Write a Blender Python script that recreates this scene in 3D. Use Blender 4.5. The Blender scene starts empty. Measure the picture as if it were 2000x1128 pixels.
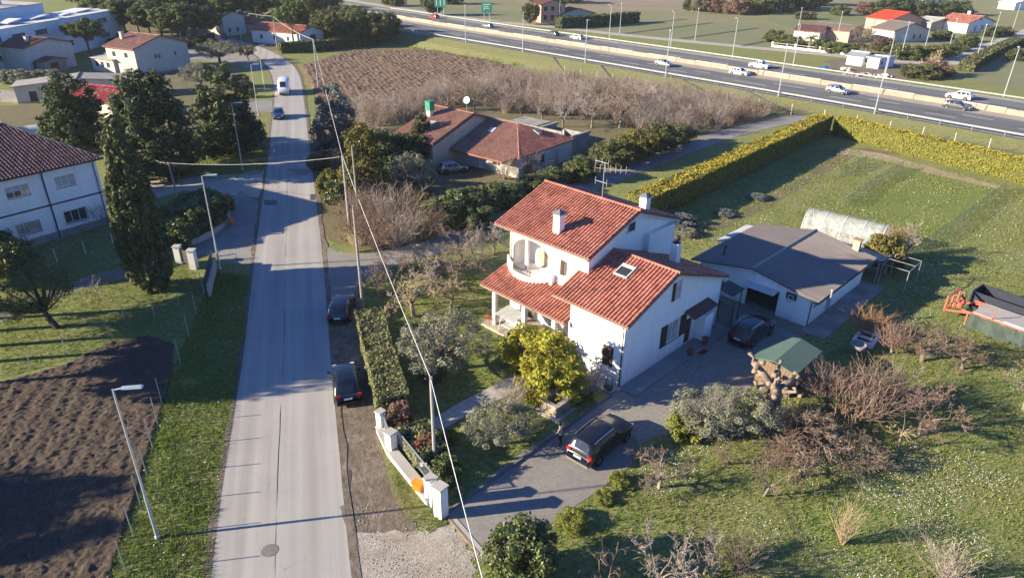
import bpy, bmesh, math, random
import numpy as np
from mathutils import Vector, Matrix

# ------------------------------------------------------------------ camera, sky, sun, exposure
SC = bpy.context.scene
C = SC.collection
FPX, PITCH, ROLL, CAMH = 1345.7, math.radians(26.955), math.radians(-.786), 27.5
_s, _c, _cr, _sr = math.sin(PITCH), math.cos(PITCH), math.cos(ROLL), math.sin(ROLL)
cam_d = bpy.data.cameras.new('drone_camera')
cam_d.sensor_width = 36.0
cam_d.lens = FPX / 2000 * 36.0
cam_d.clip_start, cam_d.clip_end = 0.5, 9000
cam = bpy.data.objects.new('drone_camera', cam_d)
C.objects.link(cam)
_X, _U, _F = Vector((1, 0, 0)), Vector((0, _s, _c)), Vector((0, _c, -_s))
_R2, _U2 = _cr * _X - _sr * _U, _sr * _X + _cr * _U
_m = Matrix((_R2, _U2, -_F)).transposed().to_4x4()
_m.translation = (0, 0, CAMH)
cam.matrix_world = _m
SC.camera = cam

SUN_EL, SUN_AZ = math.radians(18.4), math.radians(10.3)     # light travels towards +X, a little +Y
w = bpy.data.worlds.new('World'); SC.world = w; w.use_nodes = True
nt = w.node_tree; nt.nodes.clear()
sky = nt.nodes.new('ShaderNodeTexSky'); sky.sky_type = 'NISHITA'; sky.sun_disc = False
sky.sun_elevation = SUN_EL
sky.sun_rotation = math.atan2(-math.cos(SUN_AZ), -math.sin(SUN_AZ))
sky.air_density, sky.dust_density, sky.ozone_density = 1.0, 0.3, 5.0
bg = nt.nodes.new('ShaderNodeBackground'); bg.inputs[1].default_value = 0.053
wo = nt.nodes.new('ShaderNodeOutputWorld')
tint = nt.nodes.new('ShaderNodeMix'); tint.data_type = 'RGBA'; tint.blend_type = 'MULTIPLY'; tint.inputs[0].default_value = 1.0; tint.inputs[7].default_value = (.74, 1.0, 1.45, 1)   # clear deep-blue winter sky
nt.links.new(sky.outputs[0], tint.inputs[6]); nt.links.new(tint.outputs[2], bg.inputs[0]); nt.links.new(bg.outputs[0], wo.inputs[0])
sun_d = bpy.data.lights.new('sun', 'SUN'); sun_d.energy = 5.0; sun_d.angle = math.radians(.53)
sun_d.color = (1.0, .86, .62)
sun = bpy.data.objects.new('sun', sun_d); C.objects.link(sun)
_d = Vector((math.cos(SUN_AZ) * math.cos(SUN_EL), math.sin(SUN_AZ) * math.cos(SUN_EL), -math.sin(SUN_EL)))
sun.rotation_euler = _d.to_track_quat('-Z', 'Y').to_euler(); sun.location = (-60, -10, 60)
SC.view_settings.view_transform = 'Standard'; SC.view_settings.look = 'None'
SC.view_settings.gamma = 1.0; SC.view_settings.use_curve_mapping = False
SC.view_settings.exposure = 1.7
SC.cycles.volume_bounces = 0; SC.cycles.max_bounces = 5; SC.cycles.diffuse_bounces = 3; SC.cycles.glossy_bounces = 2
SC.cycles.transmission_bounces = 3; SC.cycles.transparent_max_bounces = 6

# ------------------------------------------------------------------ helpers
rnd = random.Random(11)
def at(px, py, z=0.0):
    """survey helper: where the line of sight through a photo pixel meets the level z"""
    u2, v2 = (px - 1000) / FPX, -(py - 564) / FPX
    u, v = u2 * _cr + v2 * _sr, -u2 * _sr + v2 * _cr
    d = (u, _c + v * _s, -_s + v * _c)
    t = (z - CAMH) / d[2]
    return (d[0] * t, d[1] * t)
def at3(px, py, z=0.0):
    p = at(px, py, z); return (p[0], p[1], z)
def ats(*pts, z=0.0):
    return [at(p[0], p[1], z) for p in pts]

class MB:
    def __init__(s): s.v = []; s.f = []
    def add(s, vs, fs):
        n = len(s.v); s.v += [tuple(p) for p in vs]; s.f += [tuple(i + n for i in f) for f in fs]; return s
    def hexa(s, p):
        return s.add(p, [(3, 2, 1, 0), (4, 5, 6, 7), (0, 1, 5, 4), (1, 2, 6, 5), (2, 3, 7, 6), (3, 0, 4, 7)])
    def box(s, x0, x1, y0, y1, z0, z1):
        return s.hexa([(x0, y0, z0), (x1, y0, z0), (x1, y1, z0), (x0, y1, z0), (x0, y0, z1), (x1, y0, z1), (x1, y1, z1), (x0, y1, z1)])
    def obox(s, c, sz, rz=0):
        ca, sa = math.cos(rz), math.sin(rz); hx, hy = sz[0] / 2, sz[1] / 2; p = []
        for z in (c[2], c[2] + sz[2]):
            for x, y in ((-hx, -hy), (hx, -hy), (hx, hy), (-hx, hy)):
                p.append((c[0] + x * ca - y * sa, c[1] + x * sa + y * ca, z))
        return s.hexa(p)
    def beam(s, p, q, w, h=None, up=(0, 0, 1)):
        h = h or w; p, q = Vector(p), Vector(q); d = (q - p).normalized(); u = Vector(up)
        if abs(d.dot(u)) > .98: u = Vector((1, 0, 0))
        r = d.cross(u).normalized() * w / 2; k = r.cross(d).normalized() * h / 2
        return s.hexa([p - r - k, p + r - k, q + r - k, q - r - k, p - r + k, p + r + k, q + r + k, q - r + k])
    def tube(s, pts, rs, n=6, cap=True):
        pts = [Vector(p) for p in pts]
        if not hasattr(rs, '__len__'): rs = [rs] * len(pts)
        b = len(s.v); u = None
        for i, p in enumerate(pts):
            d = (pts[min(i + 1, len(pts) - 1)] - pts[max(i - 1, 0)]).normalized()
            if u is None:
                u = d.cross(Vector((0, 0, 1)) if abs(d.z) < .9 else Vector((1, 0, 0))).normalized()
            else:
                u = (u - d * u.dot(d)).normalized()
            v = d.cross(u)
            for k in range(n):
                a = 2 * math.pi * k / n
                s.v.append(tuple(p + (u * math.cos(a) + v * math.sin(a)) * rs[i]))
        for i in range(len(pts) - 1):
            for k in range(n):
                a, c = b + i * n + k, b + i * n + (k + 1) % n
                s.f.append((a, c, c + n, a + n))
        if cap:
            s.f.append(tuple(b + k for k in range(n - 1, -1, -1)))
            s.f.append(tuple(b + (len(pts) - 1) * n + k for k in range(n)))
        return s
    def prism(s, poly, z0, z1):
        n = len(poly)
        if sum(poly[i][0] * poly[(i + 1) % n][1] - poly[(i + 1) % n][0] * poly[i][1] for i in range(n)) < 0: poly = poly[::-1]
        vs = [(p[0], p[1], z0) for p in poly] + [(p[0], p[1], z1) for p in poly]
        fs = [tuple(range(n - 1, -1, -1)), tuple(range(n, 2 * n))] + [(i, (i + 1) % n, (i + 1) % n + n, i + n) for i in range(n)]
        return s.add(vs, fs)
    def poly(s, pts): return s.add(pts, [tuple(range(len(pts)))])
    def lathe(s, prof, c=(0, 0, 0), n=10):
        b = len(s.v)
        for r, z in prof:
            for k in range(n):
                a = 2 * math.pi * k / n
                s.v.append((c[0] + r * math.cos(a), c[1] + r * math.sin(a), c[2] + z))
        for i in range(len(prof) - 1):
            for k in range(n):
                s.f.append((b + i * n + k, b + i * n + (k + 1) % n, b + (i + 1) * n + (k + 1) % n, b + (i + 1) * n + k))
        s.f.append(tuple(b + k for k in range(n - 1, -1, -1)))
        s.f.append(tuple(b + (len(prof) - 1) * n + k for k in range(n)))
        return s
    def mesh(s, name):
        me = bpy.data.meshes.new(name); me.from_pydata(s.v, [], s.f); return me
    def build(s, name, mat, parent=None, smooth=False):
        me = s.mesh(name)
        if smooth: me.shade_smooth()
        return link(name, me, mat, parent)

def link(name, me, mat=None, parent=None):
    if mat is not None and not me.materials: me.materials.append(mat)
    o = bpy.data.objects.new(name, me); C.objects.link(o)
    if parent is not None: o.parent = parent
    return o
def tag(o, label=None, cat=None, group=None, kind=None):
    if label: o['label'] = label
    if cat: o['category'] = cat
    if group: o['group'] = group
    if kind: o['kind'] = kind
    return o
def thing(name, label, cat, loc=(0, 0, 0), rz=0.0, group=None, scale=None):
    o = bpy.data.objects.new(name, None); C.objects.link(o); o.empty_display_size = .3
    o.location = loc if len(loc) == 3 else (loc[0], loc[1], 0); o.rotation_euler = (0, 0, rz)
    if scale: o.scale = scale
    return tag(o, label, cat, group)
def copy_tree(o, parent=None):
    c = o.copy(); C.objects.link(c); c.parent = parent
    for ch in list(o.children): copy_tree(ch, c)
    return c

# ------------------------------------------------------------------ materials
def _nodes(name):
    m = bpy.data.materials.new(name); m.use_nodes = True; t = m.node_tree
    return m, t, t.nodes['Principled BSDF']
def _n(t, kind, **kw):
    nd = t.nodes.new(kind)
    for k, v in kw.items(): setattr(nd, k, v)
    return nd
def _mix(t, fac, a, b, blend='MIX'):
    mx = t.nodes.new('ShaderNodeMix'); mx.data_type = 'RGBA'; mx.blend_type = blend
    for sk, val in ((mx.inputs[0], fac), (mx.inputs[6], a), (mx.inputs[7], b)):
        if hasattr(val, 'links') or hasattr(val, 'is_linked'): t.links.new(val, sk)
        elif isinstance(val, (int, float)): sk.default_value = val
        else: sk.default_value = tuple(val) + ((1,) if len(val) == 3 else ())
    return mx.outputs[2]
def _noise(t, co, scale, detail=4, rough=.6, dist=0.0, lo=.35, hi=.65):
    nz = _n(t, 'ShaderNodeTexNoise'); nz.inputs['Scale'].default_value = scale; nz.inputs['Detail'].default_value = detail
    nz.inputs['Roughness'].default_value = rough; nz.inputs['Distortion'].default_value = dist
    t.links.new(co, nz.inputs['Vector'])
    mr = _n(t, 'ShaderNodeMapRange'); mr.inputs[1].default_value = lo; mr.inputs[2].default_value = hi
    t.links.new(nz.outputs[0], mr.inputs[0])
    return mr.outputs[0], nz.outputs[0]
def _rotscale(t, co, rot, sc):
    a = _n(t, 'ShaderNodeMapping'); a.inputs['Rotation'].default_value = (0, 0, rot); t.links.new(co, a.inputs[0])
    b = _n(t, 'ShaderNodeMapping'); b.inputs['Scale'].default_value = sc; t.links.new(a.outputs[0], b.inputs[0])
    return b.outputs[0]
def _bump(t, b, h, strength, dist=.05):
    bp = _n(t, 'ShaderNodeBump'); bp.inputs['Strength'].default_value = strength; bp.inputs['Distance'].default_value = dist
    t.links.new(h, bp.inputs['Height']); t.links.new(bp.outputs[0], b.inputs['Normal'])
def M(name, col, rough=.75, col2=None, scale=3.0, bump=0.0, bscale=30.0, metal=0.0, spec=.3, fine=.12, bdist=.02):
    """plain surface: two tones mixed by noise, fine speckle, optional relief"""
    m, t, b = _nodes(name)
    co = _n(t, 'ShaderNodeTexCoord').outputs['Object']
    col2 = col2 or tuple(min(1, c * .78) for c in col)
    f1, _ = _noise(t, co, scale)
    f2, raw = _noise(t, co, bscale, 3)
    c = _mix(t, f1, col, col2)
    c = _mix(t, f2, c, _mix(t, fine, c, (0, 0, 0)))
    t.links.new(c, b.inputs['Base Color'])
    b.inputs['Roughness'].default_value = rough; b.inputs['Metallic'].default_value = metal
    b.inputs['Specular IOR Level'].default_value = spec
    if bump: _bump(t, b, raw, bump, bdist)
    return m
def MI(name, cols, rough=.8, spec=.2, trans=0.0, noise=.25, nscale=1.5):
    """pieces of one mesh: each loose island takes its own tone from the list"""
    m, t, b = _nodes(name)
    g = _n(t, 'ShaderNodeNewGeometry')
    r = _n(t, 'ShaderNodeValToRGB'); r.color_ramp.interpolation = 'LINEAR'
    e = r.color_ramp.elements
    while len(e) < len(cols): e.new(.5)
    for i, c in enumerate(cols):
        e[i].position = i / max(1, len(cols) - 1); e[i].color = tuple(c) + (1,)
    t.links.new(g.outputs['Random Per Island'], r.inputs[0])
    co = _n(t, 'ShaderNodeTexCoord').outputs['Object']
    f, _ = _noise(t, co, nscale)
    c = _mix(t, f, r.outputs[0], _mix(t, noise, r.outputs[0], (0, 0, 0)))
    t.links.new(c, b.inputs['Base Color'])
    b.inputs['Roughness'].default_value = rough; b.inputs['Specular IOR Level'].default_value = spec
    if trans:
        tr = _n(t, 'ShaderNodeBsdfTranslucent'); t.links.new(c, tr.inputs[0])
        mx = _n(t, 'ShaderNodeMixShader'); mx.inputs[0].default_value = trans
        t.links.new(b.outputs[0], mx.inputs[1]); t.links.new(tr.outputs[0], mx.inputs[2])
        t.links.new(mx.outputs[0], t.nodes['Material Output'].inputs[0])
    return m
def ground_mat(name, cols, scales=(.05, .4, 3.0), bump=.5, bscale=12.0, rough=.95, bdist=.06, speck=None, stretch=None):
    """open ground: four tones blended by noise of three sizes; optional light speckle (flowers, stones)"""
    m, t, b = _nodes(name)
    co = _n(t, 'ShaderNodeTexCoord').outputs['Object']
    if stretch:
        co2 = _rotscale(t, co, stretch[1], stretch[0])
    else: co2 = co
    f1, _ = _noise(t, co, scales[0], 3); f2, _ = _noise(t, co2, scales[1], 4, .65, .3); f3, r3 = _noise(t, co2, scales[2], 5, .7)
    c = _mix(t, f2, _mix(t, f1, cols[0], cols[1]), cols[2])
    c = _mix(t, f3, c, cols[3])
    if speck:
        f4, _ = _noise(t, co, speck[1], 2, .5, 0, speck[2], speck[2] + .04); f5, _ = _noise(t, co, .25, 3, .6, 0, .42, .62)
        ml = _n(t, 'ShaderNodeMath', operation='MULTIPLY'); t.links.new(f4, ml.inputs[0]); t.links.new(f5, ml.inputs[1])
        c = _mix(t, ml.outputs[0], c, speck[0])
    t.links.new(c, b.inputs['Base Color']); b.inputs['Roughness'].default_value = rough; b.inputs['Specular IOR Level'].default_value = .1
    _, rb = _noise(t, co2, bscale, 5, .7)
    if bump: _bump(t, b, rb, bump, bdist)
    return m
def asphalt_mat(name, col, col2, streak=None, rough=.85):
    """worn asphalt: patches, long tyre streaks along the carriageway, fine grain"""
    m, t, b = _nodes(name)
    co = _n(t, 'ShaderNodeTexCoord').outputs['Object']
    f1, _ = _noise(t, co, .25, 4); f3, r3 = _noise(t, co, 25, 3)
    c = _mix(t, f1, col, col2)
    if streak is not None:
        f2, _ = _noise(t, _rotscale(t, co, streak, (1.1, .02, 1)), 1.0, 4, .6, 0, .3, .7)
        c = _mix(t, f2, _mix(t, .08, c, (0, 0, 0)), _mix(t, .13, c, (1, 1, 1)))
    c = _mix(t, f3, c, _mix(t, .12, c, (0, 0, 0)))
    # hairline cracks
    vo = _n(t, 'ShaderNodeTexVoronoi', feature='DISTANCE_TO_EDGE'); vo.inputs['Scale'].default_value = .35
    nz = _n(t, 'ShaderNodeTexNoise'); nz.inputs['Scale'].default_value = .8
    t.links.new(co, nz.inputs['Vector']); va = _n(t, 'ShaderNodeVectorMath', operation='ADD')
    t.links.new(co, va.inputs[0]); t.links.new(nz.outputs[1], va.inputs[1]); t.links.new(va.outputs[0], vo.inputs['Vector'])
    mr = _n(t, 'ShaderNodeMapRange'); mr.inputs[1].default_value = .0; mr.inputs[2].default_value = .008; mr.inputs[3].default_value = .22; mr.inputs[4].default_value = 0
    t.links.new(vo.outputs['Distance'], mr.inputs[0])
    fz, _ = _noise(t, co, .12, 3, .6, 0, .48, .6)
    ml = _n(t, 'ShaderNodeMath', operation='MULTIPLY'); t.links.new(mr.outputs[0], ml.inputs[0]); t.links.new(fz, ml.inputs[1])
    c = _mix(t, ml.outputs[0], c, (.02, .02, .02))
    t.links.new(c, b.inputs['Base Color']); b.inputs['Roughness'].default_value = rough; b.inputs['Specular IOR Level'].default_value = .25
    _bump(t, b, r3, .25, .01)
    return m
def paver_mat(name, col, col2, mortar, sc=(4, 4), rot=0.0):
    m, t, b = _nodes(name)
    co = _n(t, 'ShaderNodeTexCoord').outputs['Object']
    mp = _n(t, 'ShaderNodeMapping'); mp.inputs['Rotation'].default_value = (0, 0, rot); t.links.new(co, mp.inputs[0])
    br = _n(t, 'ShaderNodeTexBrick'); br.inputs['Scale'].default_value = sc[0]; br.inputs['Mortar Size'].default_value = .035
    br.inputs['Color1'].default_value = tuple(col) + (1,); br.inputs['Color2'].default_value = tuple(col2) + (1,); br.inputs['Mortar'].default_value = tuple(mortar) + (1,)
    br.inputs['Brick Width'].default_value = .9; br.inputs['Row Height'].default_value = .55
    t.links.new(mp.outputs[0], br.inputs['Vector'])
    f1, _ = _noise(t, co, .3, 5, .65, .4)
    c = _mix(t, f1, br.outputs[0], _mix(t, .45, br.outputs[0], mortar))
    t.links.new(c, b.inputs['Base Color']); b.inputs['Roughness'].default_value = .9; b.inputs['Specular IOR Level'].default_value = .2
    _bump(t, b, br.outputs['Fac'], -.4, .015)
    return m
def wall_mat(name, col, dirt=(.42, .39, .34)):
    """painted render with faint rain streaks, patchy tone and a splashed foot"""
    m, t, b = _nodes(name); co = _n(t, 'ShaderNodeTexCoord').outputs['Object']
    f1, _ = _noise(t, co, .7, 5, .6, .2); f2, _ = _noise(t, _rotscale(t, co, 0, (2.6, 2.6, .22)), 1.0, 5, .65, 0, .5, .8); f3, r3 = _noise(t, co, 40, 3)
    c = _mix(t, f1, col, tuple(v * .93 for v in col))
    g = _n(t, 'ShaderNodeMath', operation='MULTIPLY'); t.links.new(f2, g.inputs[0]); g.inputs[1].default_value = .30
    c = _mix(t, g.outputs[0], c, dirt)
    sp = _n(t, 'ShaderNodeSeparateXYZ'); t.links.new(co, sp.inputs[0]); mr = _n(t, 'ShaderNodeMapRange'); mr.inputs[1].default_value = .75; mr.inputs[2].default_value = .05; t.links.new(sp.outputs[2], mr.inputs[0])
    fn, _ = _noise(t, co, 2.2, 4, .7, 0, .3, .75); ml = _n(t, 'ShaderNodeMath', operation='MULTIPLY'); t.links.new(mr.outputs[0], ml.inputs[0]); t.links.new(fn, ml.inputs[1])
    ml2 = _n(t, 'ShaderNodeMath', operation='MULTIPLY'); t.links.new(ml.outputs[0], ml2.inputs[0]); ml2.inputs[1].default_value = .6
    c = _mix(t, ml2.outputs[0], c, tuple(v * .75 for v in dirt))
    t.links.new(c, b.inputs['Base Color']); b.inputs['Roughness'].default_value = .9; b.inputs['Specular IOR Level'].default_value = .2; _bump(t, b, r3, .2, .01)
    return m
def glass_mat(name, col=(.03, .04, .05), rough=.06):
    m, t, b = _nodes(name)
    co = _n(t, 'ShaderNodeTexCoord').outputs['Object']
    f1, _ = _noise(t, co, 1.5, 2)
    t.links.new(_mix(t, f1, col, tuple(c * 1.6 + .01 for c in col)), b.inputs['Base Color'])
    b.inputs['Roughness'].default_value = rough; b.inputs['Specular IOR Level'].default_value = .7
    return m

# ------------------------------------------------------------------ noise and polygon tools
def vnoise(x, y, seed=0):
    xi, yi = np.floor(x).astype(np.int64), np.floor(y).astype(np.int64); fx, fy = x - xi, y - yi
    def h(a, b):
        n = (a * 374761393 + b * 668265263 + seed * 974634777) & 0xffffffff
        n = ((n ^ (n >> 13)) * 1274126177) & 0xffffffff
        return ((n ^ (n >> 16)) & 0xffff) / 65535.0
    u, v = fx * fx * (3 - 2 * fx), fy * fy * (3 - 2 * fy)
    return (h(xi, yi) * (1 - u) + h(xi + 1, yi) * u) * (1 - v) + (h(xi, yi + 1) * (1 - u) + h(xi + 1, yi + 1) * u) * v
def inpoly(x, y, poly):
    r = np.zeros(len(x), bool); n = len(poly)
    for i in range(n):
        (x0, y0), (x1, y1) = poly[i], poly[(i + 1) % n]
        if y0 == y1: continue
        k = ((y0 > y) != (y1 > y)) & (x < (x1 - x0) * (y - y0) / (y1 - y0) + x0)
        r ^= k
    return r
def resample(pts, step):
    out = [pts[0]]
    for i in range(len(pts) - 1):
        a, b = pts[i], pts[i + 1]; L = math.hypot(b[0] - a[0], b[1] - a[1]); n = max(1, int(L / step))
        for k in range(1, n + 1): out.append((a[0] + (b[0] - a[0]) * k / n, a[1] + (b[1] - a[1]) * k / n))
    return out
def smooth_line(pts, it=2):
    for _ in range(it):
        q = [pts[0]]
        for i in range(len(pts) - 1):
            a, b = pts[i], pts[i + 1]
            q += [(a[0] * .75 + b[0] * .25, a[1] * .75 + b[1] * .25), (a[0] * .25 + b[0] * .75, a[1] * .25 + b[1] * .75)]
        pts = q + [pts[-1]]
    return pts
def offset_line(pts, d):
    out = []
    for i, p in enumerate(pts):
        a, b = pts[max(0, i - 1)], pts[min(len(pts) - 1, i + 1)]; dx, dy = b[0] - a[0], b[1] - a[1]; L = math.hypot(dx, dy) or 1
        out.append((p[0] - dy / L * d, p[1] + dx / L * d))
    return out
def lerp_line(a, b, t):
    return [(p[0] * (1 - t) + q[0] * t, p[1] * (1 - t) + q[1] * t) for p, q in zip(a, b)]
def evenly(pts, n):
    L = [0]
    for i in range(len(pts) - 1): L.append(L[-1] + math.hypot(pts[i + 1][0] - pts[i][0], pts[i + 1][1] - pts[i][1]))
    xs = np.linspace(0, L[-1], n)
    return list(zip(np.interp(xs, L, [p[0] for p in pts]), np.interp(xs, L, [p[1] for p in pts])))
def strip(mb, A, B, z=.03, skirt=.1, jitter=0.0, r=rnd):
    A = [(p[0] + r.uniform(-jitter, jitter), p[1]) for p in A]; B = [(p[0] + r.uniform(-jitter, jitter), p[1]) for p in B]
    n = len(A); b = len(mb.v); zf = z if callable(z) else (lambda x, y: z)
    for L in (A, B): mb.v += [(p[0], p[1], zf(*p)) for p in L]
    if skirt: 
        for L in (A, B): mb.v += [(p[0], p[1], zf(*p) - skirt) for p in L]
    for i in range(n - 1):
        mb.f.append((b + i, b + n + i, b + n + i + 1, b + i + 1))
        if skirt:
            mb.f.append((b + 2 * n + i, b + i, b + i + 1, b + 2 * n + i + 1)); mb.f.append((b + n + i, b + 3 * n + i, b + 3 * n + i + 1, b + n + i + 1))
    return mb
def sheet(name, poly, mat, z, jitter=.12, step=.6, kind='structure'):
    """flat ground patch with an uneven outline"""
    pts = resample(poly + [poly[0]], step)[:-1]
    r = random.Random(name); pts = [(p[0] + r.uniform(-jitter, jitter), p[1] + r.uniform(-jitter, jitter)) for p in pts]
    bm = bmesh.new(); vs = [bm.verts.new((p[0], p[1], z)) for p in pts]; f = bm.faces.new(vs)
    if f.normal.z < 0: f.normal_flip()
    bmesh.ops.recalc_face_normals(bm, faces=bm.faces[:]); bmesh.ops.triangulate(bm, faces=bm.faces[:])
    for f in bm.faces:
        if f.normal.z < 0: f.normal_flip()
    me = bpy.data.meshes.new(name); bm.to_mesh(me); bm.free()
    o = link(name, me, mat)
    if kind: o['kind'] = kind
    return o

# ------------------------------------------------------------------ ground materials
GRASS = ground_mat('lawn', [(.095, .168, .024), (.16, .165, .05), (.06, .12, .015), (.25, .225, .11)], (.13, .42, 2.6), .8, 7)
G_FIELD = ground_mat('pasture', [(.165, .17, .085), (.20, .185, .10), (.13, .155, .06), (.21, .19, .115)], (.012, .05, .6), .5, 3, bdist=.1)
G_CROP = ground_mat('young_crop', [(.17, .175, .10), (.13, .16, .06), (.19, .185, .115), (.15, .16, .08)], (.01, .06, .8), .4, 3, stretch=((.15, 1, 1), .6))
G_BROWN = ground_mat('tilled_far', [(.22, .175, .13), (.25, .20, .15), (.19, .155, .11), (.23, .19, .135)], (.02, .08, .8), .6, 3, stretch=((.2, 1, 1), .5))
G_VERGE = ground_mat('rough_verge', [(.095, .145, .03), (.15, .145, .06), (.075, .12, .025), (.21, .18, .10)], (.1, .5, 3.0), .8, 8)
G_DRY = ground_mat('dry_scrub_ground', [(.17, .14, .09), (.13, .12, .06), (.20, .165, .11), (.11, .10, .05)], (.08, .5, 3.0), .8, 6)
G_DIRT = ground_mat('dirt', [(.18, .145, .115), (.13, .105, .08), (.25, .21, .175), (.10, .08, .06)], (.3, .9, 3.0), .6, 10, stretch=((1, .55, 1), -.28))
G_GRAVEL = ground_mat('pale_gravel', [(.34, .31, .27), (.22, .18, .14), (.40, .37, .33), (.26, .22, .17)], (.35, 1.1, 7.0), .6, 22, speck=((.6, .58, .54), 26, .56))
G_SOIL = ground_mat('ploughed_soil', [(.064, .049, .039), (.077, .059, .046), (.052, .041, .034), (.105, .082, .064)], (.1, 1.0, 6.0), .9, 14)
G_SOILFAR = ground_mat('ploughed_red_soil', [(.135, .092, .068), (.16, .11, .08), (.11, .077, .056), (.185, .135, .10)], (.05, .4, 2.0), .9, 6)
A_ROAD = asphalt_mat('old_asphalt', (.305, .285, .262), (.275, .258, .24), streak=math.radians(-16))
A_ROAD2 = asphalt_mat('old_asphalt_patch', (.295, .275, .25), (.265, .247, .228), streak=math.radians(-16))
A_LANE = asphalt_mat('lane_asphalt', (.25, .235, .22), (.20, .19, .175))
A_HWY = asphalt_mat('highway_asphalt', (.06, .06, .063), (.075, .074, .076), streak=math.radians(-42.5))
CONC = M('concrete', (.42, .40, .37), .9, (.33, .315, .29), .6, .3, 20)
CONC_D = M('weathered_concrete', (.30, .285, .265), .9, (.20, .19, .175), .8, .4, 16)
PAVE = paver_mat('grey_pavers', (.27, .25, .235), (.22, .205, .19), (.14, .13, .12), (4.2, 4.2), math.radians(20))
COURT = ground_mat('courtyard_concrete', [(.27, .255, .235), (.22, .205, .19), (.30, .28, .25), (.17, .16, .145)], (.15, .6, 5), .25, 25, .9, .01)
MEDIAN = M('median_sand', (.36, .31, .25), .95, (.30, .26, .21), .3, .3, 12)
PAINT = M('road_paint', (.72, .72, .70), .7, (.5, .5, .48), 2.0)

ground = link('ground', MB().poly([(-3500, -60, 0), (3500, -60, 0), (3500, 6500, 0), (-3500, 6500, 0)]).mesh('ground'), GRASS); ground['kind'] = 'structure'

# far fields beyond and beside the highway
sheet('far_fields', ats((-900, -30), (-400, -85), (3000, -60), (2600, 60), (1640, 108), (1000, 50), (640, 2), (0, -20)), G_FIELD, .004, 0, 60)
sheet('crop_field', ats((1010, 50), (1300, 78), (1660, 108), (1640, 86), (1560, 66), (1500, 45), (1240, 45), (1190, 35), (1110, 48)), G_CROP, .008, 0, 30)
sheet('tilled_field', ats((1010, 8), (1480, 12), (1640, -6), (1100, -14), (1000, -10)), G_BROWN, .012, 0, 40)
sheet('tilled_strip', ats((1130, 12), (1480, 14), (1500, 20), (1150, 22)), G_BROWN, .010, 0, 30)
sheet('right_field', ats((1868, 150), (1960, 172), (2150, 215), (2200, 120), (2010, 100), (1905, 128)), G_CROP, .012, .2, 8)
sheet('green_field', ats((1500, 25), (1600, 18), (1780, 28), (1700, 50), (1560, 60), (1500, 42)), G_CROP, .012, 0, 30)
sheet('bright_field', ats((780, 8), (1000, 22), (1040, 36), (1000, 46), (860, 28), (760, 14)), G_CROP, .010, 0, 30)

# ------------------------------------------------------------------ highway on its embankment
def hz_at(x, y): return float(np.interp(x, [-60, 80], [2.9, 1.0]))
def rail_pt(px, py):
    z = 2.0
    for _ in range(6):
        p = at(px, py, z); z = hz_at(*p)
    return p
_rl = [rail_pt(*p) for p in ((700, 45), (790, 62), (1000, 97), (1250, 140), (1500, 183), (1750, 227), (2000, 272))]
_d0 = (_rl[0][0] - _rl[2][0], _rl[0][1] - _rl[2][1]); _l = math.hypot(*_d0); _d0 = (_d0[0] / _l, _d0[1] / _l)
_d1 = (_rl[-1][0] - _rl[-3][0], _rl[-1][1] - _rl[-3][1]); _l = math.hypot(*_d1); _d1 = (_d1[0] / _l, _d1[1] / _l)
_rl = [(_rl[0][0] + _d0[0] * 700, _rl[0][1] + _d0[1] * 700 + 60), (_rl[0][0] + _d0[0] * 250, _rl[0][1] + _d0[1] * 250 + 8)] + _rl + [(_rl[-1][0] + _d1[0] * 90, _rl[-1][1] + _d1[1] * 90)]
RAIL = resample(smooth_line(_rl, 2), 4.0)
HN = len(RAIL)
HO = lambda d: offset_line(RAIL, d)
HZ = [hz_at(*p) for p in RAIL]
def hstrip(mb, d0, d1, z0, z1=None):
    A, B = HO(d0), HO(d1); b = len(mb.v); z1 = z0 if z1 is None else z1
    fz = lambda z, i: (HZ[i] + z) if z > -50 else -.02
    mb.v += [(p[0], p[1], fz(z0, i)) for i, p in enumerate(A)] + [(p[0], p[1], fz(z1, i)) for i, p in enumerate(B)]
    mb.f += [(b + i, b + i + 1, b + HN + i + 1, b + HN + i) for i in range(HN - 1)]
    return mb
mb = MB(); hstrip(mb, -7.5, -4.5, -99, -1.0); hstrip(mb, -4.5, -.6, -1.0, -.02); hstrip(mb, -.6, 33.2, -.02); hstrip(mb, 33.2, 40, -.02, -99)
tag(mb.build('highway_embankment', G_VERGE), kind='structure')
mb = MB(); hstrip(mb, -.3, 14.2, .02); hstrip(mb, 18.0, 31.6, .02); tag(mb.build('highway', A_HWY), kind='structure')
tag(hstrip(MB(), 14.2, 18.0, .03).build('highway_median', MEDIAN), kind='structure')
tag(hstrip(MB(), 31.6, 33.0, .06).build('highway_shoulder', CONC), kind='structure')
mb = MB(); hstrip(mb, .55, .75, .024); hstrip(mb, 13.75, 13.95, .024); hstrip(mb, 18.3, 18.5, .024); hstrip(mb, 31.0, 31.2, .024)
def dash(mb, d, i0, n):
    A, B = HO(d), HO(d + .22); j = min(i0 + n, HN - 1)
    for i in range(i0, j):
        mb.poly([(A[i][0], A[i][1], HZ[i] + .024), (A[i + 1][0], A[i + 1][1], HZ[i + 1] + .024), (B[i + 1][0], B[i + 1][1], HZ[i + 1] + .024), (B[i][0], B[i][1], HZ[i] + .024)])
for d, ph in ((3.6, 0), (7.1, 1), (10.5, 2), (21.6, 0), (25.2, 1)):
    for i in range(ph, HN - 2, 3): dash(mb, d, i, 1)
tag(mb.build('lane_markings', PAINT), kind='structure')

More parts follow.
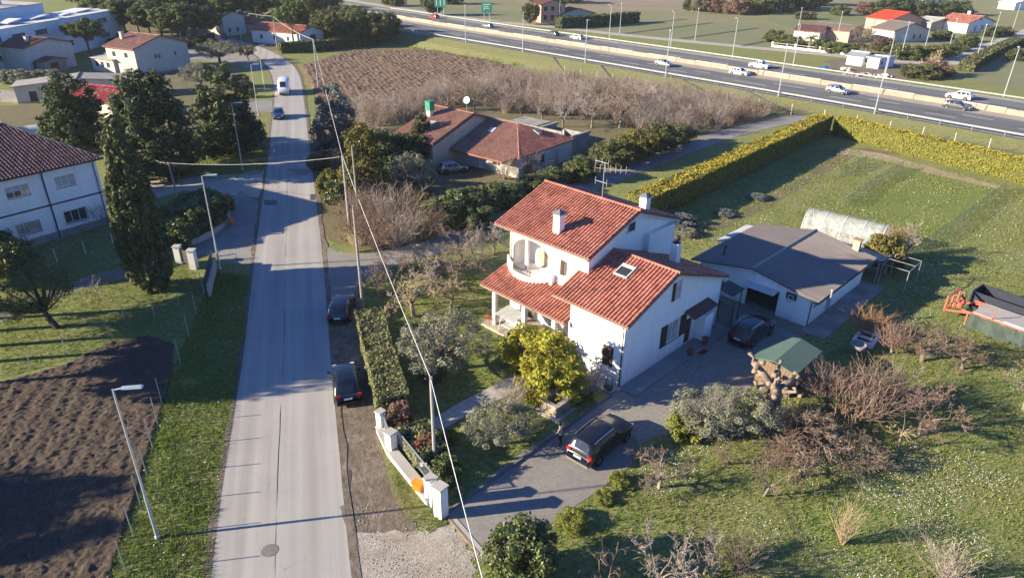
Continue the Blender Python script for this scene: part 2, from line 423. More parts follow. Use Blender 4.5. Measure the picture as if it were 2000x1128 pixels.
# service road and country road beyond the highway
svc = smooth_line(ats((640, -6), (850, 28), (1000, 46), (1087, 54), (1250, 72), (1500, 96), (1672, 112), (1760, 122), (1850, 124)), 2)
tag(strip(MB(), *[evenly(offset_line(svc, d), 60) for d in (2.4, -2.4)], z=.03).build('service_road', M('pale_asphalt', (.36, .34, .315), .9, (.30, .285, .265), .3)), kind='structure')
ctr = smooth_line(ats((1840, 124), (1880, 112), (1940, 92), (2010, 62), (2100, 30)), 2)
tag(strip(MB(), *[evenly(offset_line(ctr, d), 40) for d in (3.2, -3.2)], z=.035).build('country_road', M('pale_asphalt_b', (.38, .36, .335), .9, (.31, .295, .275), .3)), kind='structure')
sheet('builders_yard', ats((1610, 118), (1700, 112), (1800, 118), (1860, 124), (1820, 150), (1760, 160), (1700, 150), (1630, 140)), G_DIRT, .012, .4, 3)

# ------------------------------------------------------------------ main road, lane, aprons
RL_ = ats((400, 1215), (412, 1128), (428, 985), (452, 840), (478, 680), (490, 560), (505, 440), (520, 340), (527, 282), (531, 240), (536, 200), (536, 165), (527, 135), (506, 112), (478, 94), (440, 80), (380, 70))
RR_ = ats((700, 1215), (687, 1128), (678, 1040), (660, 850), (645, 690), (636, 560), (623, 430), (611, 340), (604, 282), (599, 240), (594, 200), (589, 157), (577, 131), (550, 110), (515, 94), (470, 80), (400, 66))
NR = 130
EL, ER = evenly(smooth_line(RL_), NR), evenly(smooth_line(RR_), NR)
SEAM = lerp_line(EL, ER, .455); SEAM2 = lerp_line(EL, ER, .460)
road = strip(MB(), ER, SEAM2, .035, .12, .035).build('main_road', A_ROAD); tag(road, kind='structure')
tag(strip(MB(), SEAM, EL, .035, .12, .035).build('main_road_lane', A_ROAD2), kind='structure')
tag(strip(MB(), offset_line(SEAM2, .02), offset_line(SEAM, -.02), .028, 0).build('road_joint', M('bitumen_joint', (.05, .05, .05))), kind='structure')
sheet('tar_repair', ats((664, 990), (680, 1040), (690, 1128), (697, 1128), (684, 1036), (671, 985)), M('tar', (.16, .15, .14), .8), .038, .05, .3)
for nm, E_, d0, d1 in (('road_edge_dirt', EL, -.02, .34), ('road_edge_dirt', ER, .02, -.42)):
    r_ = random.Random(nm + str(d1)); A_ = offset_line(E_, d0); B_ = offset_line(E_, d1); B_ = [(b[0] + r_.gauss(0, .10), b[1]) for b in B_]
    tag(strip(MB(), A_, B_, .039, 0).build(nm, G_DIRT), kind='structure')
for k, q in enumerate((((560, 330), (600, 331), (602, 343), (560, 342)),)):
    sheet('asphalt_repair', ats(*q), M('repair_asphalt_%d' % k, (.245, .232, .218), .9, (.225, .213, .2), .8), .0415, .04, .4)
sheet('drain_grate', ats((606, 380), (616, 380), (616, 391), (606, 391)), M('cast_iron', (.08, .08, .085), .6), .045, .01, .5)
sheet('asphalt_patch', ats((515, 391), (541, 391), (541, 401), (517, 401)), M('dark_patch', (.15, .145, .14), .9), .04, .03, .4)
mb = MB(); p = at(527, 1075); mb.lathe([(.42, 0), (.42, .012)], (p[0], p[1], .036), 18); tag(mb.build('manhole_cover', M('manhole_iron', (.19, .175, .16), .8)), kind='structure')

LANE = smooth_line(ats((636, 512), (700, 515), (790, 500), (880, 466), (960, 432), (1060, 395), (1180, 350), (1250, 322), (1330, 292), (1430, 258), (1550, 232), (1640, 214)), 2)
tag(strip(MB(), *[evenly(offset_line(LANE, d), 90) for d in (1.9, -1.9)], z=.03, jitter=.08).build('side_lane', A_LANE), kind='structure')
sheet('lane_mouth', ats((624, 440), (632, 478), (660, 492), (720, 497), (760, 493), (780, 508), (740, 530), (706, 548), (690, 575), (640, 590), (636, 560)), A_LANE, .026, .06, .5)
sheet('left_apron', ats((497, 500), (488, 518), (430, 512), (420, 498), (344, 496), (342, 484), (402, 468), (440, 440), (452, 425), (448, 395), (470, 372), (506, 396), (512, 420)), A_LANE, .026, .05, .6)
sheet('concrete_track', ats((521, 335), (516, 362), (505, 385), (460, 382), (420, 380), (360, 372), (300, 388), (240, 400), (225, 370), (300, 352), (400, 345), (470, 340), (500, 332)), M('pale_track', (.42, .385, .33), .95, (.34, .31, .27), .4, .3, 12), .022, .1, .6)
sheet('upper_apron', ats((537, 196), (534, 220), (500, 218), (470, 214), (430, 220), (430, 205), (480, 202), (510, 196)), A_LANE, .022, .1, .8)
sheet('far_yard', ats((520, 130), (500, 112), (470, 96), (420, 98), (390, 92), (330, 96), (310, 112), (400, 118), (470, 128), (500, 140)), A_LANE, .012, .3, 2)
sheet('left_track', ats((0, 175), (0, 200), (130, 200), (220, 190), (230, 178), (120, 188)), M('old_track', (.30, .27, .23), .95), .012, .2, 1.5)
sheet('garden_drive', ats((-60, 650), (0, 632), (60, 600), (140, 572), (200, 555), (262, 540), (300, 520), (345, 500), (352, 486), (330, 490), (250, 518), (170, 540), (100, 562), (40, 590), (0, 605), (-60, 625)), M('drive_asphalt', (.24, .22, .20), .95, (.18, .165, .15), .5, .4, 14), .016, .05, .5)

# right-hand verge, gravel, driveway and paths
sheet('dirt_verge', ats((640, 585), (700, 575), (712, 640), (735, 740), (752, 830), (770, 900), (830, 985), (850, 1010), (800, 1040), (740, 1060), (690, 1135), (676, 1040), (660, 850), (645, 690)), G_DIRT, .012, .08, .5)
sheet('gravel_apron', ats((690, 1215), (688, 1128), (681, 1060), (700, 1035), (730, 1045), (770, 1030), (800, 1042), (850, 1030), (885, 1012), (930, 1080), (930, 1130), (900, 1215)), G_GRAVEL, .018, .3, .35)
sheet('grass_verge_strip', ats((735, 815), (752, 860), (790, 915), (830, 965), (868, 1006), (875, 1020), (840, 1040), (795, 1010), (762, 950), (745, 880)), G_VERGE, .022, .12, .4)
sheet('mud_patch', ats((668, 920), (686, 918), (684, 950), (674, 962)), M('wet_mud', (.10, .075, .06), .5), .024, .05, .3)
sheet('driveway', ats((872, 1000), (905, 972), (1000, 897), (1090, 838), (1165, 792), (1212, 762), (1250, 760), (1330, 770), (1330, 830), (1240, 870), (1235, 905), (1180, 950), (1105, 1000), (1040, 1050), (985, 1095), (945, 1098), (910, 1050)), PAVE, .016, .04, .4)
sheet('courtyard', ats((1165, 792), (1212, 757), (1396, 612), (1440, 578), (1580, 640), (1560, 668), (1500, 720), (1460, 760), (1420, 800), (1340, 838), (1240, 862), (1190, 820)), COURT, .020, .06, .5)
V_TH, V_O = math.radians(45.62), (7.59, 39.29)
def vw(a, b): return (V_O[0] + a * math.cos(V_TH) - b * math.sin(V_TH), V_O[1] + a * math.sin(V_TH) + b * math.cos(V_TH))
mb = MB(); mb.prism([vw(-.2, -1.35), vw(12.9, -1.35), vw(12.9, -.01), vw(-.2, -.01)], 0, .12); tag(mb.build('house_pavement', M('grey_screed', (.27, .265, .26), .9, (.2, .2, .195), .5, .2, 18)), kind='structure')
mb = MB(); mb.prism([vw(-1.15, -.2), vw(-.01, -.2), vw(-.01, 5.0), vw(-1.15, 5.0)], 0, .10); tag(mb.build('front_pavement', CONC), kind='structure')
mb = MB(); mb.prism(ats((820, 833), (868, 838), (930, 800), (1040, 752), (1062, 735), (1010, 730), (900, 785)), 0, .05); tag(mb.build('garden_path', paver_mat('path_slabs', (.40, .38, .35), (.35, .33, .31), (.25, .23, .2), (1.1, 1.1), math.radians(40))), kind='structure')
G_TH, G_O = math.radians(45.21), (23.54, 48.04)
def gw(a, b): return (G_O[0] + a * math.cos(G_TH) - b * math.sin(G_TH), G_O[1] + a * math.sin(G_TH) + b * math.cos(G_TH))
mb = MB(); mb.prism([gw(-.8, -1.9), gw(12.0, -1.9), gw(12.0, -.01), gw(-.8, -.01)], 0, .08); tag(mb.build('garage_pavement', CONC_D), kind='structure')
mb = MB(); mb.prism([gw(-1.6, -.6), gw(-.01, -.6), gw(-.01, 9.2), gw(-1.6, 9.2)], 0, .06); tag(mb.build('garage_threshold', paver_mat('rough_slabs', (.27, .24, .20), (.20, .18, .15), (.1, .09, .08), (2.2, 2.2), 0)), kind='structure')
sheet('bare_path', ats((1250, 480), (1330, 470), (1420, 445), (1510, 400), (1600, 345), (1680, 300), (1760, 300), (1690, 290), (1640, 290), (1580, 340), (1490, 390), (1400, 432), (1330, 455), (1260, 462)), G_DRY, .008, .3, 1)
sheet('bare_strip', ats((1640, 288), (1720, 300), (1850, 335), (1960, 365), (1960, 372), (1840, 345), (1720, 312), (1640, 300)), M('pale_earth', (.36, .28, .2), .95, (.28, .22, .15), .4), .012, .25, 1)
sheet('thicket_floor', ats((620, 210), (700, 205), (790, 190), (870, 160), (960, 145), (1060, 148), (1250, 165), (1480, 205), (1530, 228), (1450, 250), (1330, 290), (1180, 345), (1040, 395), (900, 455), (800, 495), (700, 490), (640, 470), (612, 380), (606, 290)), G_DRY, .006, .5, 2)
sheet('rough_ground', ats((0, 206), (130, 203), (240, 192), (330, 180), (440, 178), (500, 190), (505, 225), (480, 262), (390, 300), (300, 310), (180, 300), (60, 262), (0, 245)), G_DRY, .006, .5, 2)
sheet('yard_ground', ats((40, 150), (190, 146), (260, 150), (380, 135), (470, 140), (480, 165), (400, 178), (240, 188), (60, 176)), ground_mat('mixed_yard', [(.17, .15, .11), (.11, .12, .05), (.22, .19, .15), (.08, .09, .04)], (.06, .3, 2.0), .6, 6), .008, .5, 2)
sheet('wood_floor', ats((500, 0), (760, 55), (780, 75), (640, 100), (560, 100), (300, 90), (250, 60), (200, 20), (250, -10)), G_DRY, .006, .5, 5)

for k, (a, b) in enumerate((((1220, 66), (1390, 45)), ((1330, 76), (1480, 55)), ((1450, 90), (1590, 62)), ((1250, 46), (1340, 38)))):
    p, q = at(*a), at(*b); tag(MB().beam((*p, .02), (*q, .02), 1.6, .1).build('field_ditch', M('ditch_%d' % k, (.07, .075, .04), .95)), kind='structure')
_k0, _k1 = at(874, 1000), at(1205, 764); tag(MB().beam((*_k0, .06), (*_k1, .06), .14, .14).build('drive_kerb', M('kerb_stone', (.16, .155, .15), .9)), kind='structure')
sheet('vegetable_plot', ats((1652, 408), (1762, 332), (1958, 368), (1810, 485), (1745, 470)), ground_mat('plot_grass', [(.085, .165, .018), (.12, .18, .028), (.065, .13, .014), (.20, .19, .08)], (.15, .6, 3.0), .8, 7), .006, .3, .8)
# ploughed fields with real clods
def clod_field(name, poly, cell, amp, mat, furrow=None, seed=0, fs=.45):
    xs, ys = [p[0] for p in poly], [p[1] for p in poly]
    gx, gy = np.arange(min(xs), max(xs), cell), np.arange(min(ys), max(ys), cell); X, Y = np.meshgrid(gx, gy)
    x, y = X.ravel(), Y.ravel()
    h = np.abs(vnoise(x / fs, y / fs, seed) - .5) * 1.6 + (vnoise(x / fs * 2.1 + 7, y / fs * 2.1, seed + 1) - .3) * .7 + (vnoise(x / 2.5, y / 2.5, seed + 3) - .5) * .6
    if furrow is not None:
        u = x * math.cos(furrow) + y * math.sin(furrow)
        h += .22 * np.sin(u * 2 * math.pi / 1.1 + 2.5 * vnoise(x / 4, y / 4, seed + 2))
    z = .05 + amp * np.clip(h, -.4, 2) + amp * .75 * (np.random.RandomState(seed + 4).rand(len(x)) - .5); ins = inpoly(x, y, poly)
    edge = ins.reshape(X.shape); z = np.where(ins, z, .0)
    ny, nx = X.shape
    keep = edge[:-1, :-1] | edge[1:, :-1] | edge[:-1, 1:] | edge[1:, 1:]
    j, i = np.nonzero(keep); a = j * nx + i
    F = np.stack([a, a + 1, a + nx + 1, a + nx], 1)
    used, inv = np.unique(F.ravel(), return_inverse=True)
    V = np.stack([x + (np.random.RandomState(seed).rand(len(x)) - .5) * cell * .7, y + (np.random.RandomState(seed + 1).rand(len(x)) - .5) * cell * .7, z], 1)[used]
    return link(name, raw_mesh(name, V, inv.reshape(-1, 4)), mat)
def raw_mesh(name, V, F):
    me = bpy.data.meshes.new(name); k = F.shape[1]
    me.vertices.add(len(V)); me.vertices.foreach_set('co', np.ascontiguousarray(V, np.float32).ravel())
    me.loops.add(F.size); me.loops.foreach_set('vertex_index', np.ascontiguousarray(F, np.int32).ravel())
    me.polygons.add(len(F)); me.polygons.foreach_set('loop_start', np.arange(0, F.size, k, dtype=np.int32)); me.polygons.foreach_set('loop_total', np.full(len(F), k, np.int32))
    me.update(calc_edges=True); me.validate()
    return me
tag(clod_field('ploughed_field', ats((-120, 790), (0, 748), (130, 712), (215, 668), (290, 655), (338, 672), (333, 740), (316, 800), (293, 870), (262, 980), (228, 1080), (195, 1215), (-150, 1215)), .105, .10, G_SOIL, math.radians(14), 3, .27), kind='structure')
tag(clod_field('ploughed_field_red', ats((588, 128), (690, 98), (860, 98), (960, 120), (1070, 152), (1010, 170), (900, 185), (800, 195), (720, 222), (660, 225), (620, 190)), .34, .26, G_SOILFAR, math.radians(20), 9, .8), kind='structure')

# ------------------------------------------------------------------ building tools
WHITE = wall_mat('white_render', (.80, .78, .75))
WHITE_B = wall_mat('white_render_old', (.70, .69, .67), (.36, .34, .30))
CREAM = wall_mat('cream_render', (.56, .51, .43), (.32, .29, .25))
BEIGE = wall_mat('beige_render', (.44, .41, .37), (.26, .24, .21))
PINK = M('salmon_render', (.66, .36, .25), .9, (.60, .33, .23), .5)
GREYW = M('grey_wall', (.46, .47, .47), .9, (.36, .37, .37), .6, .3, 14)
BLOCKW = M('pale_factory_wall', (.66, .68, .70), .9, (.56, .58, .60), .25, .2, 12)
TILE = MI('terracotta_tiles', [(.40, .15, .105), (.46, .19, .135), (.42, .16, .115), (.50, .23, .17), (.35, .12, .085), (.44, .18, .13), (.30, .12, .09)], .85, .2, noise=.34, nscale=.9)
TILE_B = MI('old_tiles', [(.31, .165, .125), (.38, .21, .16), (.27, .14, .11), (.34, .19, .145)], .85, .2, noise=.25, nscale=.7)
TILE_D = MI('dark_tiles', [(.14, .062, .056), (.165, .074, .062), (.12, .055, .05), (.15, .08, .072)], .7, .35, noise=.3, nscale=.6)
SLABM = M('roof_underside', (.30, .12, .08), .9)
BROWN = M('brown_shutter', (.075, .045, .035), .6, (.055, .033, .027), 2.0)
SOFFIT = M('soffit', (.62, .60, .57), .9)
GUTTER = M('dark_gutter', (.09, .085, .08), .5, metal=.3)
FRAME_W = M('white_frame', (.74, .74, .72), .5)
FRAME_G = M('grey_frame', (.35, .36, .36), .5)
GLASS = glass_mat('window_glass')
GLASS_C = glass_mat('curtained_glass', (.33, .31, .28), .25)
METAL = M('galvanised_metal', (.45, .47, .49), .45, (.38, .40, .42), 2.0, metal=.55)
DARKM = M('dark_metal', (.06, .06, .065), .5, metal=.3)
STONE = M('rubble_stone', (.40, .33, .26), .95, (.24, .19, .15), 4.0, .8, 9, bdist=.05)

def wall(mb, p0, p1, z0, z1, holes=(), depth=.14, gable=None):
    """upright wall from p0 to p1 (outside on the right-hand side) with real reveals round its openings; gable = extra (u, z) outline above z1"""
    dx, dy = p1[0] - p0[0], p1[1] - p0[1]; L = math.hypot(dx, dy); dx /= L; dy /= L; nx, ny = dy, -dx
    P = lambda u, z, d=0: (p0[0] + dx * u - nx * d, p0[1] + dy * u - ny * d, z)
    us = sorted({0, L} | {h[0] for h in holes} | {h[1] for h in holes}); zs = sorted({z0, z1} | {h[2] for h in holes} | {h[3] for h in holes})
    for i in range(len(us) - 1):
        for j in range(len(zs) - 1):
            uc, zc = (us[i] + us[i + 1]) / 2, (zs[j] + zs[j + 1]) / 2
            if any(h[0] < uc < h[1] and h[2] < zc < h[3] for h in holes): continue
            mb.poly([P(us[i], zs[j]), P(us[i + 1], zs[j]), P(us[i + 1], zs[j + 1]), P(us[i], zs[j + 1])])
    for a, b, c, d in [h[:4] for h in holes]:
        for q in (((a, c), (b, c)), ((b, c), (b, d)), ((b, d), (a, d)), ((a, d), (a, c))):
            mb.poly([P(*q[0]), P(*q[1]), P(*q[1], depth), P(*q[0], depth)])
    if gable: mb.poly([P(0, z1), P(L, z1)] + [P(u, z) for u, z in gable])
    return mb
def opening(root, p0, p1, h, kind='w', depth=.14, frame=None, glass=None, shut=None, proud=0.0):
    """fills one wall opening: window (frame > pane, sill), optional shutters, door or closed shutters"""
    frame, glass, shut = frame or FRAME_W, glass or GLASS, shut or BROWN
    dx, dy = p1[0] - p0[0], p1[1] - p0[1]; L = math.hypot(dx, dy); dx /= L; dy /= L; nx, ny = dy, -dx
    a, b, c, d = h[:4]; dep = -proud if proud else depth
    P = lambda u, z, e: (p0[0] + dx * u - nx * e, p0[1] + dy * u - ny * e, z)
    def slab(mb, u0, u1, z0, z1, e0, e1):
        return mb.hexa([P(u0, z0, e0), P(u1, z0, e0), P(u1, z0, e1), P(u0, z0, e1), P(u0, z1, e0), P(u1, z1, e0), P(u1, z1, e1), P(u0, z1, e1)])
    if kind == 'c':
        m = MB(); n = 2 if b - a > .7 else 1
        for i in range(n):
            u0, u1 = a + (b - a) * i / n + .01, a + (b - a) * (i + 1) / n - .01
            slab(m, u0, u1, c, d, -.045, -.005)
            for k in range(1, 4): slab(m, u0 + .06, u1 - .06, c + (d - c) * k / 4 - .03, c + (d - c) * k / 4 + .03, -.06, -.046)
        return m.build('closed_shutters', shut, root)
    if kind == 'd':
        m = MB(); slab(m, a, b, c, d, dep - .06, dep); slab(m, a + .1, b - .1, c + .15, (c + d) / 2 - .05, dep - .085, dep - .062); slab(m, a + .1, b - .1, (c + d) / 2 + .05, d - .15, dep - .085, dep - .062)
        o = m.build('door', shut, root); m = MB(); slab(m, b - .16, b - .1, (c + d) / 2 - .06, (c + d) / 2 + .02, dep - .13, dep - .087); m.build('door_handle', METAL, o); return o
    t = .06; m = MB(); e0, e1 = dep - .05, dep
    for q in ((a, b, c, c + t), (a, b, d - t, d), (a, a + t, c + t, d - t), (b - t, b, c + t, d - t)): slab(m, *q, e0, e1)
    nm = max(1, int(round((b - a) / .75)))
    for i in range(1, nm): u = a + (b - a) * i / nm; slab(m, u - .035, u + .035, c + t, d - t, e0, e1)
    o = m.build('window', frame, root)
    m = MB(); m.poly([P(a + t, c + t, dep - .025), P(b - t, c + t, dep - .025), P(b - t, d - t, dep - .025), P(a + t, d - t, dep - .025)]); m.build('pane', glass, o)
    m = MB(); slab(m, a - .06, b + .06, c - .06, c, -.06, .02); m.build('sill', CONC, o)
    if 's' in kind:
        w = (b - a) / 2 * .92
        for u0, u1, on in ((a - w - .02, a - .02, 'l' in kind or 'r' not in kind), (b + .02, b + w + .02, 'r' in kind or 'l' not in kind)):
            if on:
                m = MB(); slab(m, u0, u1, c - .03, d + .03, -.05, -.006); 
                for k in range(1, 5): z = c + (d - c) * k / 5; slab(m, u0 + .05, u1 - .05, z - .05, z + .05, -.062, -.051)
                m.build('shutter', shut, root)
    if 'g' in kind:
        m = MB()
        for i in range(int((b - a) / .14) + 1): u = a + i * (b - a) / int((b - a) / .14); m.beam(P(u, c - .05, -.09), P(u, d + .05, -.09), .018)
        for z in (c - .04, (c + d) / 2, d + .04): m.beam(P(a - .03, z, -.09), P(b + .03, z, -.09), .018)
        m.build('window_bars', DARKM, root)
    if 'b' in kind:
        m = MB(); z = c + (d - c) * .48; slab(m, a + t, b - t, z, d - t, dep - .045, dep - .028); m.build('roller_blind', GREYW, o)
    return o
def tiles(mb, o, u, v, W, Lv, inside=None, cw=.28, cl=.38, h=.10, lift=.02):
    """pantiles laid in courses over a roof plane: o = eave corner, u along the eave, v up the slope"""
    o, u, v = Vector(o), Vector(u).normalized(), Vector(v).normalized(); n = u.cross(v).normalized()
    if n.z < 0: n = -n
    nc, nr = max(1, int(W / cw)), max(1, int(Lv / cl)); cw, cl = W / nc, Lv / nr
    prof = [(-.5, 0), (-.33, .02), (-.25, .72), (0, 1), (.25, .72), (.33, .02), (.5, 0)]; K = len(prof)
    for j in range(nr):
        for i in range(nc):
            uc, vc = (i + .5) * cw, (j + .5) * cl
            if inside and not inside(uc, vc): continue
            b = len(mb.v); jt = rnd.uniform(-.006, .006); ju = rnd.uniform(-.008, .008)
            for e, zz in ((-.04, lift + .03), (cl, lift)):
                for t, hh in prof:
                    mb.v.append(tuple(o + u * (uc + ju + t * cw * 1.0) + v * (j * cl + e) + n * (zz + hh * h + jt)))
            for k in range(K - 1): mb.f.append((b + k, b + k + 1, b + k + K + 1, b + k + K))
            mb.f.append((b + 1, b + 2, b + 3, b + 4, b + 5))
    return mb
def slab_poly(mb, pts, th=.16):
    """roof deck: polygon given from above, thickened downwards"""
    n = len(pts); low = [(p[0], p[1], p[2] - th) for p in pts]
    mb.add(list(pts) + low, [tuple(range(n)), tuple(range(2 * n - 1, n - 1, -1))] + [(i, i + n, (i + 1) % n + n, (i + 1) % n) for i in range(n)])
    return mb
def roof_plane(root, corners, mat, tiled=True, cw=.28, cl=.38, h=.10, deck=None, inside=None, name='roof'):
    """corners: eave start, eave end, ridge end, ridge start (any convex quad or triangle in one plane); returns the roof part"""
    o = slab_poly(MB(), corners).build(name, deck or (SLABM if tiled else mat), root)
    if tiled:
        c = [Vector(p) for p in corners]; u = (c[1] - c[0]).normalized(); n = (c[1] - c[0]).cross(c[2] - c[0]).normalized(); v = n.cross(u)
        if v.z < 0: v = -v
        pl = [((p - c[0]).dot(u), (p - c[0]).dot(v)) for p in c]
        u0, u1 = min(p[0] for p in pl), max(p[0] for p in pl); Lv = max(p[1] for p in pl)
        org = c[0] + u * u0; pl2 = [(p[0] - u0, p[1]) for p in pl]
        def ins(a, b):
            r = inpoly(np.array([a]), np.array([b]), pl2)[0]
            return r and (inside is None or inside(a, b))
        t = tiles(MB(), org, u, v, u1 - u0, Lv, ins, cw, cl, h).build('roof_tiles', mat, o, smooth=False); t['kind'] = 'stuff'
    return o
def ridge(root, p, q, mat, r=.11):
    m = MB(); p, q = Vector(p), Vector(q); L = (q - p).length; n = max(1, int(L / .4))
    for i in range(n):
        a, b = p + (q - p) * (i / n), p + (q - p) * ((i + 1.05) / n); m.tube([a, b], [r, r * .92], 7)
    return m.build('ridge_tiles', mat, root)
def gutter(root, p, q, r=.06):
    return MB().tube([p, q], r, 6).build('gutter', GUTTER, root)
def gable_house(name, label, cat, O, th, A, B, ze, s, oh=.45, og=.4, wallm=None, roofm=None, wins=(), tiled=True, cw=.45, cl=.5, group=None, ar=None, frame=None, shut=None, chimneys=(), z0=0):
    """rectangular house: x in 0..A across the roof, y in 0..B along the ridge"""
    wallm, roofm = wallm or WHITE_B, roofm or TILE_B
    t = thing(name, label, cat, (O[0], O[1], z0), math.radians(th), group); ar = A / 2 if ar is None else ar
    zr = ze + s * ar; zf = zr - s * (A - ar)
    sides = {'y0': ((0, 0), (A, 0)), 'x1': ((A, 0), (A, B)), 'y1': ((A, B), (0, B)), 'x0': ((0, B), (0, 0))}
    zt = min(ze, zf); m = MB()
    for k, (p, q) in sides.items():
        hs = [w[1] for w in wins if w[0] == k]
        g = None; top = zt
        if k == 'y0': g = [(A, zf), (ar, zr), (0, ze)]
        if k == 'y1': g = [(A, ze), (A - ar, zr), (0, zf)]
        if k == 'x0' and ze > zt: top = ze
        if k == 'x1' and zf > zt: top = zf
        if g: g = [x for x in g if x[1] > zt + .01]
        low = [h for h in hs if h[3] <= top]
        wall(m, p, q, 0, top, low, .12, g)
    m.build('walls', wallm, t)
    for w in wins:
        p, q = sides[w[0]]; hi = w[1][3] > zt and w[0][0] == 'y'
        opening(t, p, q, w[1], w[2] if len(w) > 2 else 'w', .12, frame, None, shut, proud=.03 if hi else 0)
    e = .06
    roof_plane(t, [(-oh, B + og, ze - s * oh + e), (-oh, -og, ze - s * oh + e), (ar, -og, zr + e), (ar, B + og, zr + e)], roofm, tiled, cw, cl)
    roof_plane(t, [(A + oh, -og, zf - s * oh + e), (A + oh, B + og, zf - s * oh + e), (ar, B + og, zr + e), (ar, -og, zr + e)], roofm, tiled, cw, cl)
    ridge(t, (ar, -og, zr + .1), (ar, B + og, zr + .1), roofm, .13)
    for cx, cy, w, h in chimneys:
        z = zr - s * abs(cx - ar) - .1; c = MB().box(cx - w / 2, cx + w / 2, cy - w / 2, cy + w / 2, z, z + h).build('chimney', wallm, t)
        MB().box(cx - w * .65, cx + w * .65, cy - w * .65, cy + w * .65, z + h, z + h + .1).build('chimney_cap', CONC_D, c)
    return t

# ------------------------------------------------------------------ the villa
def build_villa():
    t = thing('villa', 'large white two-storey villa with red pantile roofs and curved balcony', 'house', (V_O[0], V_O[1], 0), V_TH)
    s = .36
    zl = lambda x: 5.09 + s * (x + .37) if x <= 5.26 else 7.1 - s * (x - 5.26)
    zu = lambda x: 7.46 + s * (x - 1.96) if x <= 7.79 else 9.55 - s * (x - 7.79)
    m = MB()
    hg = [(5.2, 6.9, 1.25, 2.95), (7.8, 8.7, .12, 2.3)]
    wall(m, (0, 0), (12.5, 0), 0, 4.3, hg, .16, [(12.5, zl(12.5) - .1), (5.26, 6.98), (0, zl(0) - .1)])
    wall(m, (0, 4.8), (0, 0), 0, zl(0) - .1)
    wall(m, (2.4, 4.8), (0, 4.8), 0, zl(0) - .1)
    wall(m, (12.5, 0), (12.5, 5.35), 0, zl(12.5) - .1)
    # upper block
    hf = [(13.2 - 12.9, 13.2 - 8.95, 4.25, 6.9), (13.2 - 7.55, 13.2 - 6.75, 5.15, 6.3)]
    wall(m, (2.4, 5.35), (13.4, 5.35), 3.6, zu(13.4) - .12, [], .1, [(5.39, 9.4), (0, zu(2.4) - .1)])
    wall(m, (2.4, 13.2), (2.4, 5.35), 4.05, zu(2.4) - .1, hf, .16)
    wall(m, (13.4, 13.2), (2.4, 13.2), 0, zu(13.4) - .12, [], .1, [(11, zu(2.4) - .1), (5.61, 9.4)])
    wall(m, (13.4, 5.35), (13.4, 13.2), 0, zu(13.4) - .12)
    wall(m, (2.4, 13.2), (2.4, 4.8), 0, 4.05, [(1.2, 2.6, .15, 2.4), (4.2, 5.6, .9, 2.3)], .16)
    m.box(9.3, 12.9, 4.9, 5.345, 4.4, 7.25)
    # loggia: side walls, back wall and arch corners
    for y in (8.95, 12.9): m.poly([(2.4, y, 4.05), (3.9, y, 4.05), (3.9, y, 6.9), (2.4, y, 6.9)])
    m.poly([(2.3, 8.95, 4.215), (3.9, 8.95, 4.215), (3.9, 12.9, 4.215), (2.3, 12.9, 4.215)])
    m.poly([(2.4, 8.95, 6.9), (2.4, 12.9, 6.9), (3.9, 12.9, 6.9), (3.9, 8.95, 6.9)])
    wall(m, (3.9, 12.9), (3.9, 8.95), 4.05, 6.9, [(1.35, 2.55, 4.3, 6.5), (2.65, 3.75, 4.3, 6.5)], .1)
    for sgn, yc in ((1, 8.95), (-1, 12.9)):
        arc = [(2.395, yc + sgn * 1.9 * (1 - math.cos(a)), 6.9 - 1.25 * (1 - math.sin(a))) for a in [i * math.pi / 2 / 8 for i in range(9)]]
        pts = [(2.395, yc, 6.9)] + arc
        m.poly(pts if sgn > 0 else pts[::-1])
    m.build('walls', WHITE, t)
    gp = ((0, 0), (12.5, 0))
    opening(t, *gp, hg[0], 'ws', .16, FRAME_W, GLASS_C); opening(t, *gp, hg[1], 'd', .16)
    opening(t, *gp, (5.6, 6.35, 4.78, 6.15), 'wsl', 0, FRAME_W, GLASS_C, proud=.03)
    opening(t, (0, 4.8), (0, 0), (4.8 - 1.75, 4.8 - .87, 1.25, 2.82), 'c')
    opening(t, (2.4, 5.35), (13.4, 5.35), (4.45, 5.4, 7.95, 8.72), 'w', 0, FRAME_W, GLASS, proud=.03)
    opening(t, (2.4, 13.2), (2.4, 5.35), hf[1], 'wsl', .16, FRAME_W, GLASS_C)
    opening(t, (2.4, 13.2), (2.4, 4.8), (1.2, 2.6, .15, 2.4), 'd', .16); opening(t, (2.4, 13.2), (2.4, 4.8), (4.2, 5.6, .9, 2.3), 'w', .16)
    for h in ((1.35, 2.55, 4.3, 6.5), (2.65, 3.75, 4.3, 6.5)): opening(t, (3.9, 12.9), (3.9, 8.95), h, 'w', .1, FRAME_W, glass_mat('curtain_glass', (.34, .26, .17), .3))
    MB().box(2.62, 2.86, 11.55, 11.8, 4.05, 6.9).build('pillar', WHITE, t)
    # roofs
    L0, L1 = zl(-.37), 7.1
    roof_plane(t, [(-.37, 6.18, L0), (-.37, -.37, L0), (2.395, -.37, zl(2.395)), (2.395, 6.18, zl(2.395))], SLABM, False)
    roof_plane(t, [(2.395, 5.345, zl(2.395)), (2.395, -.37, zl(2.395)), (5.26, -.37, L1), (5.26, 5.345, L1)], SLABM, False)
    m = MB(); k = math.sqrt(1 + s * s)
    tiles(m, (-.37, -.37, L0), (0, 1, 0), (1, 0, s), 6.55, 5.63 * k, lambda a, b: a < 5.6 or b < 2.7 * k)
    tt = m.build('roof_tiles', TILE, t); tt['kind'] = 'stuff'
    roof_plane(t, [(12.88, -.37, zl(12.88)), (12.88, 5.345, zl(12.88)), (5.26, 5.345, L1), (5.26, -.37, L1)], TILE)
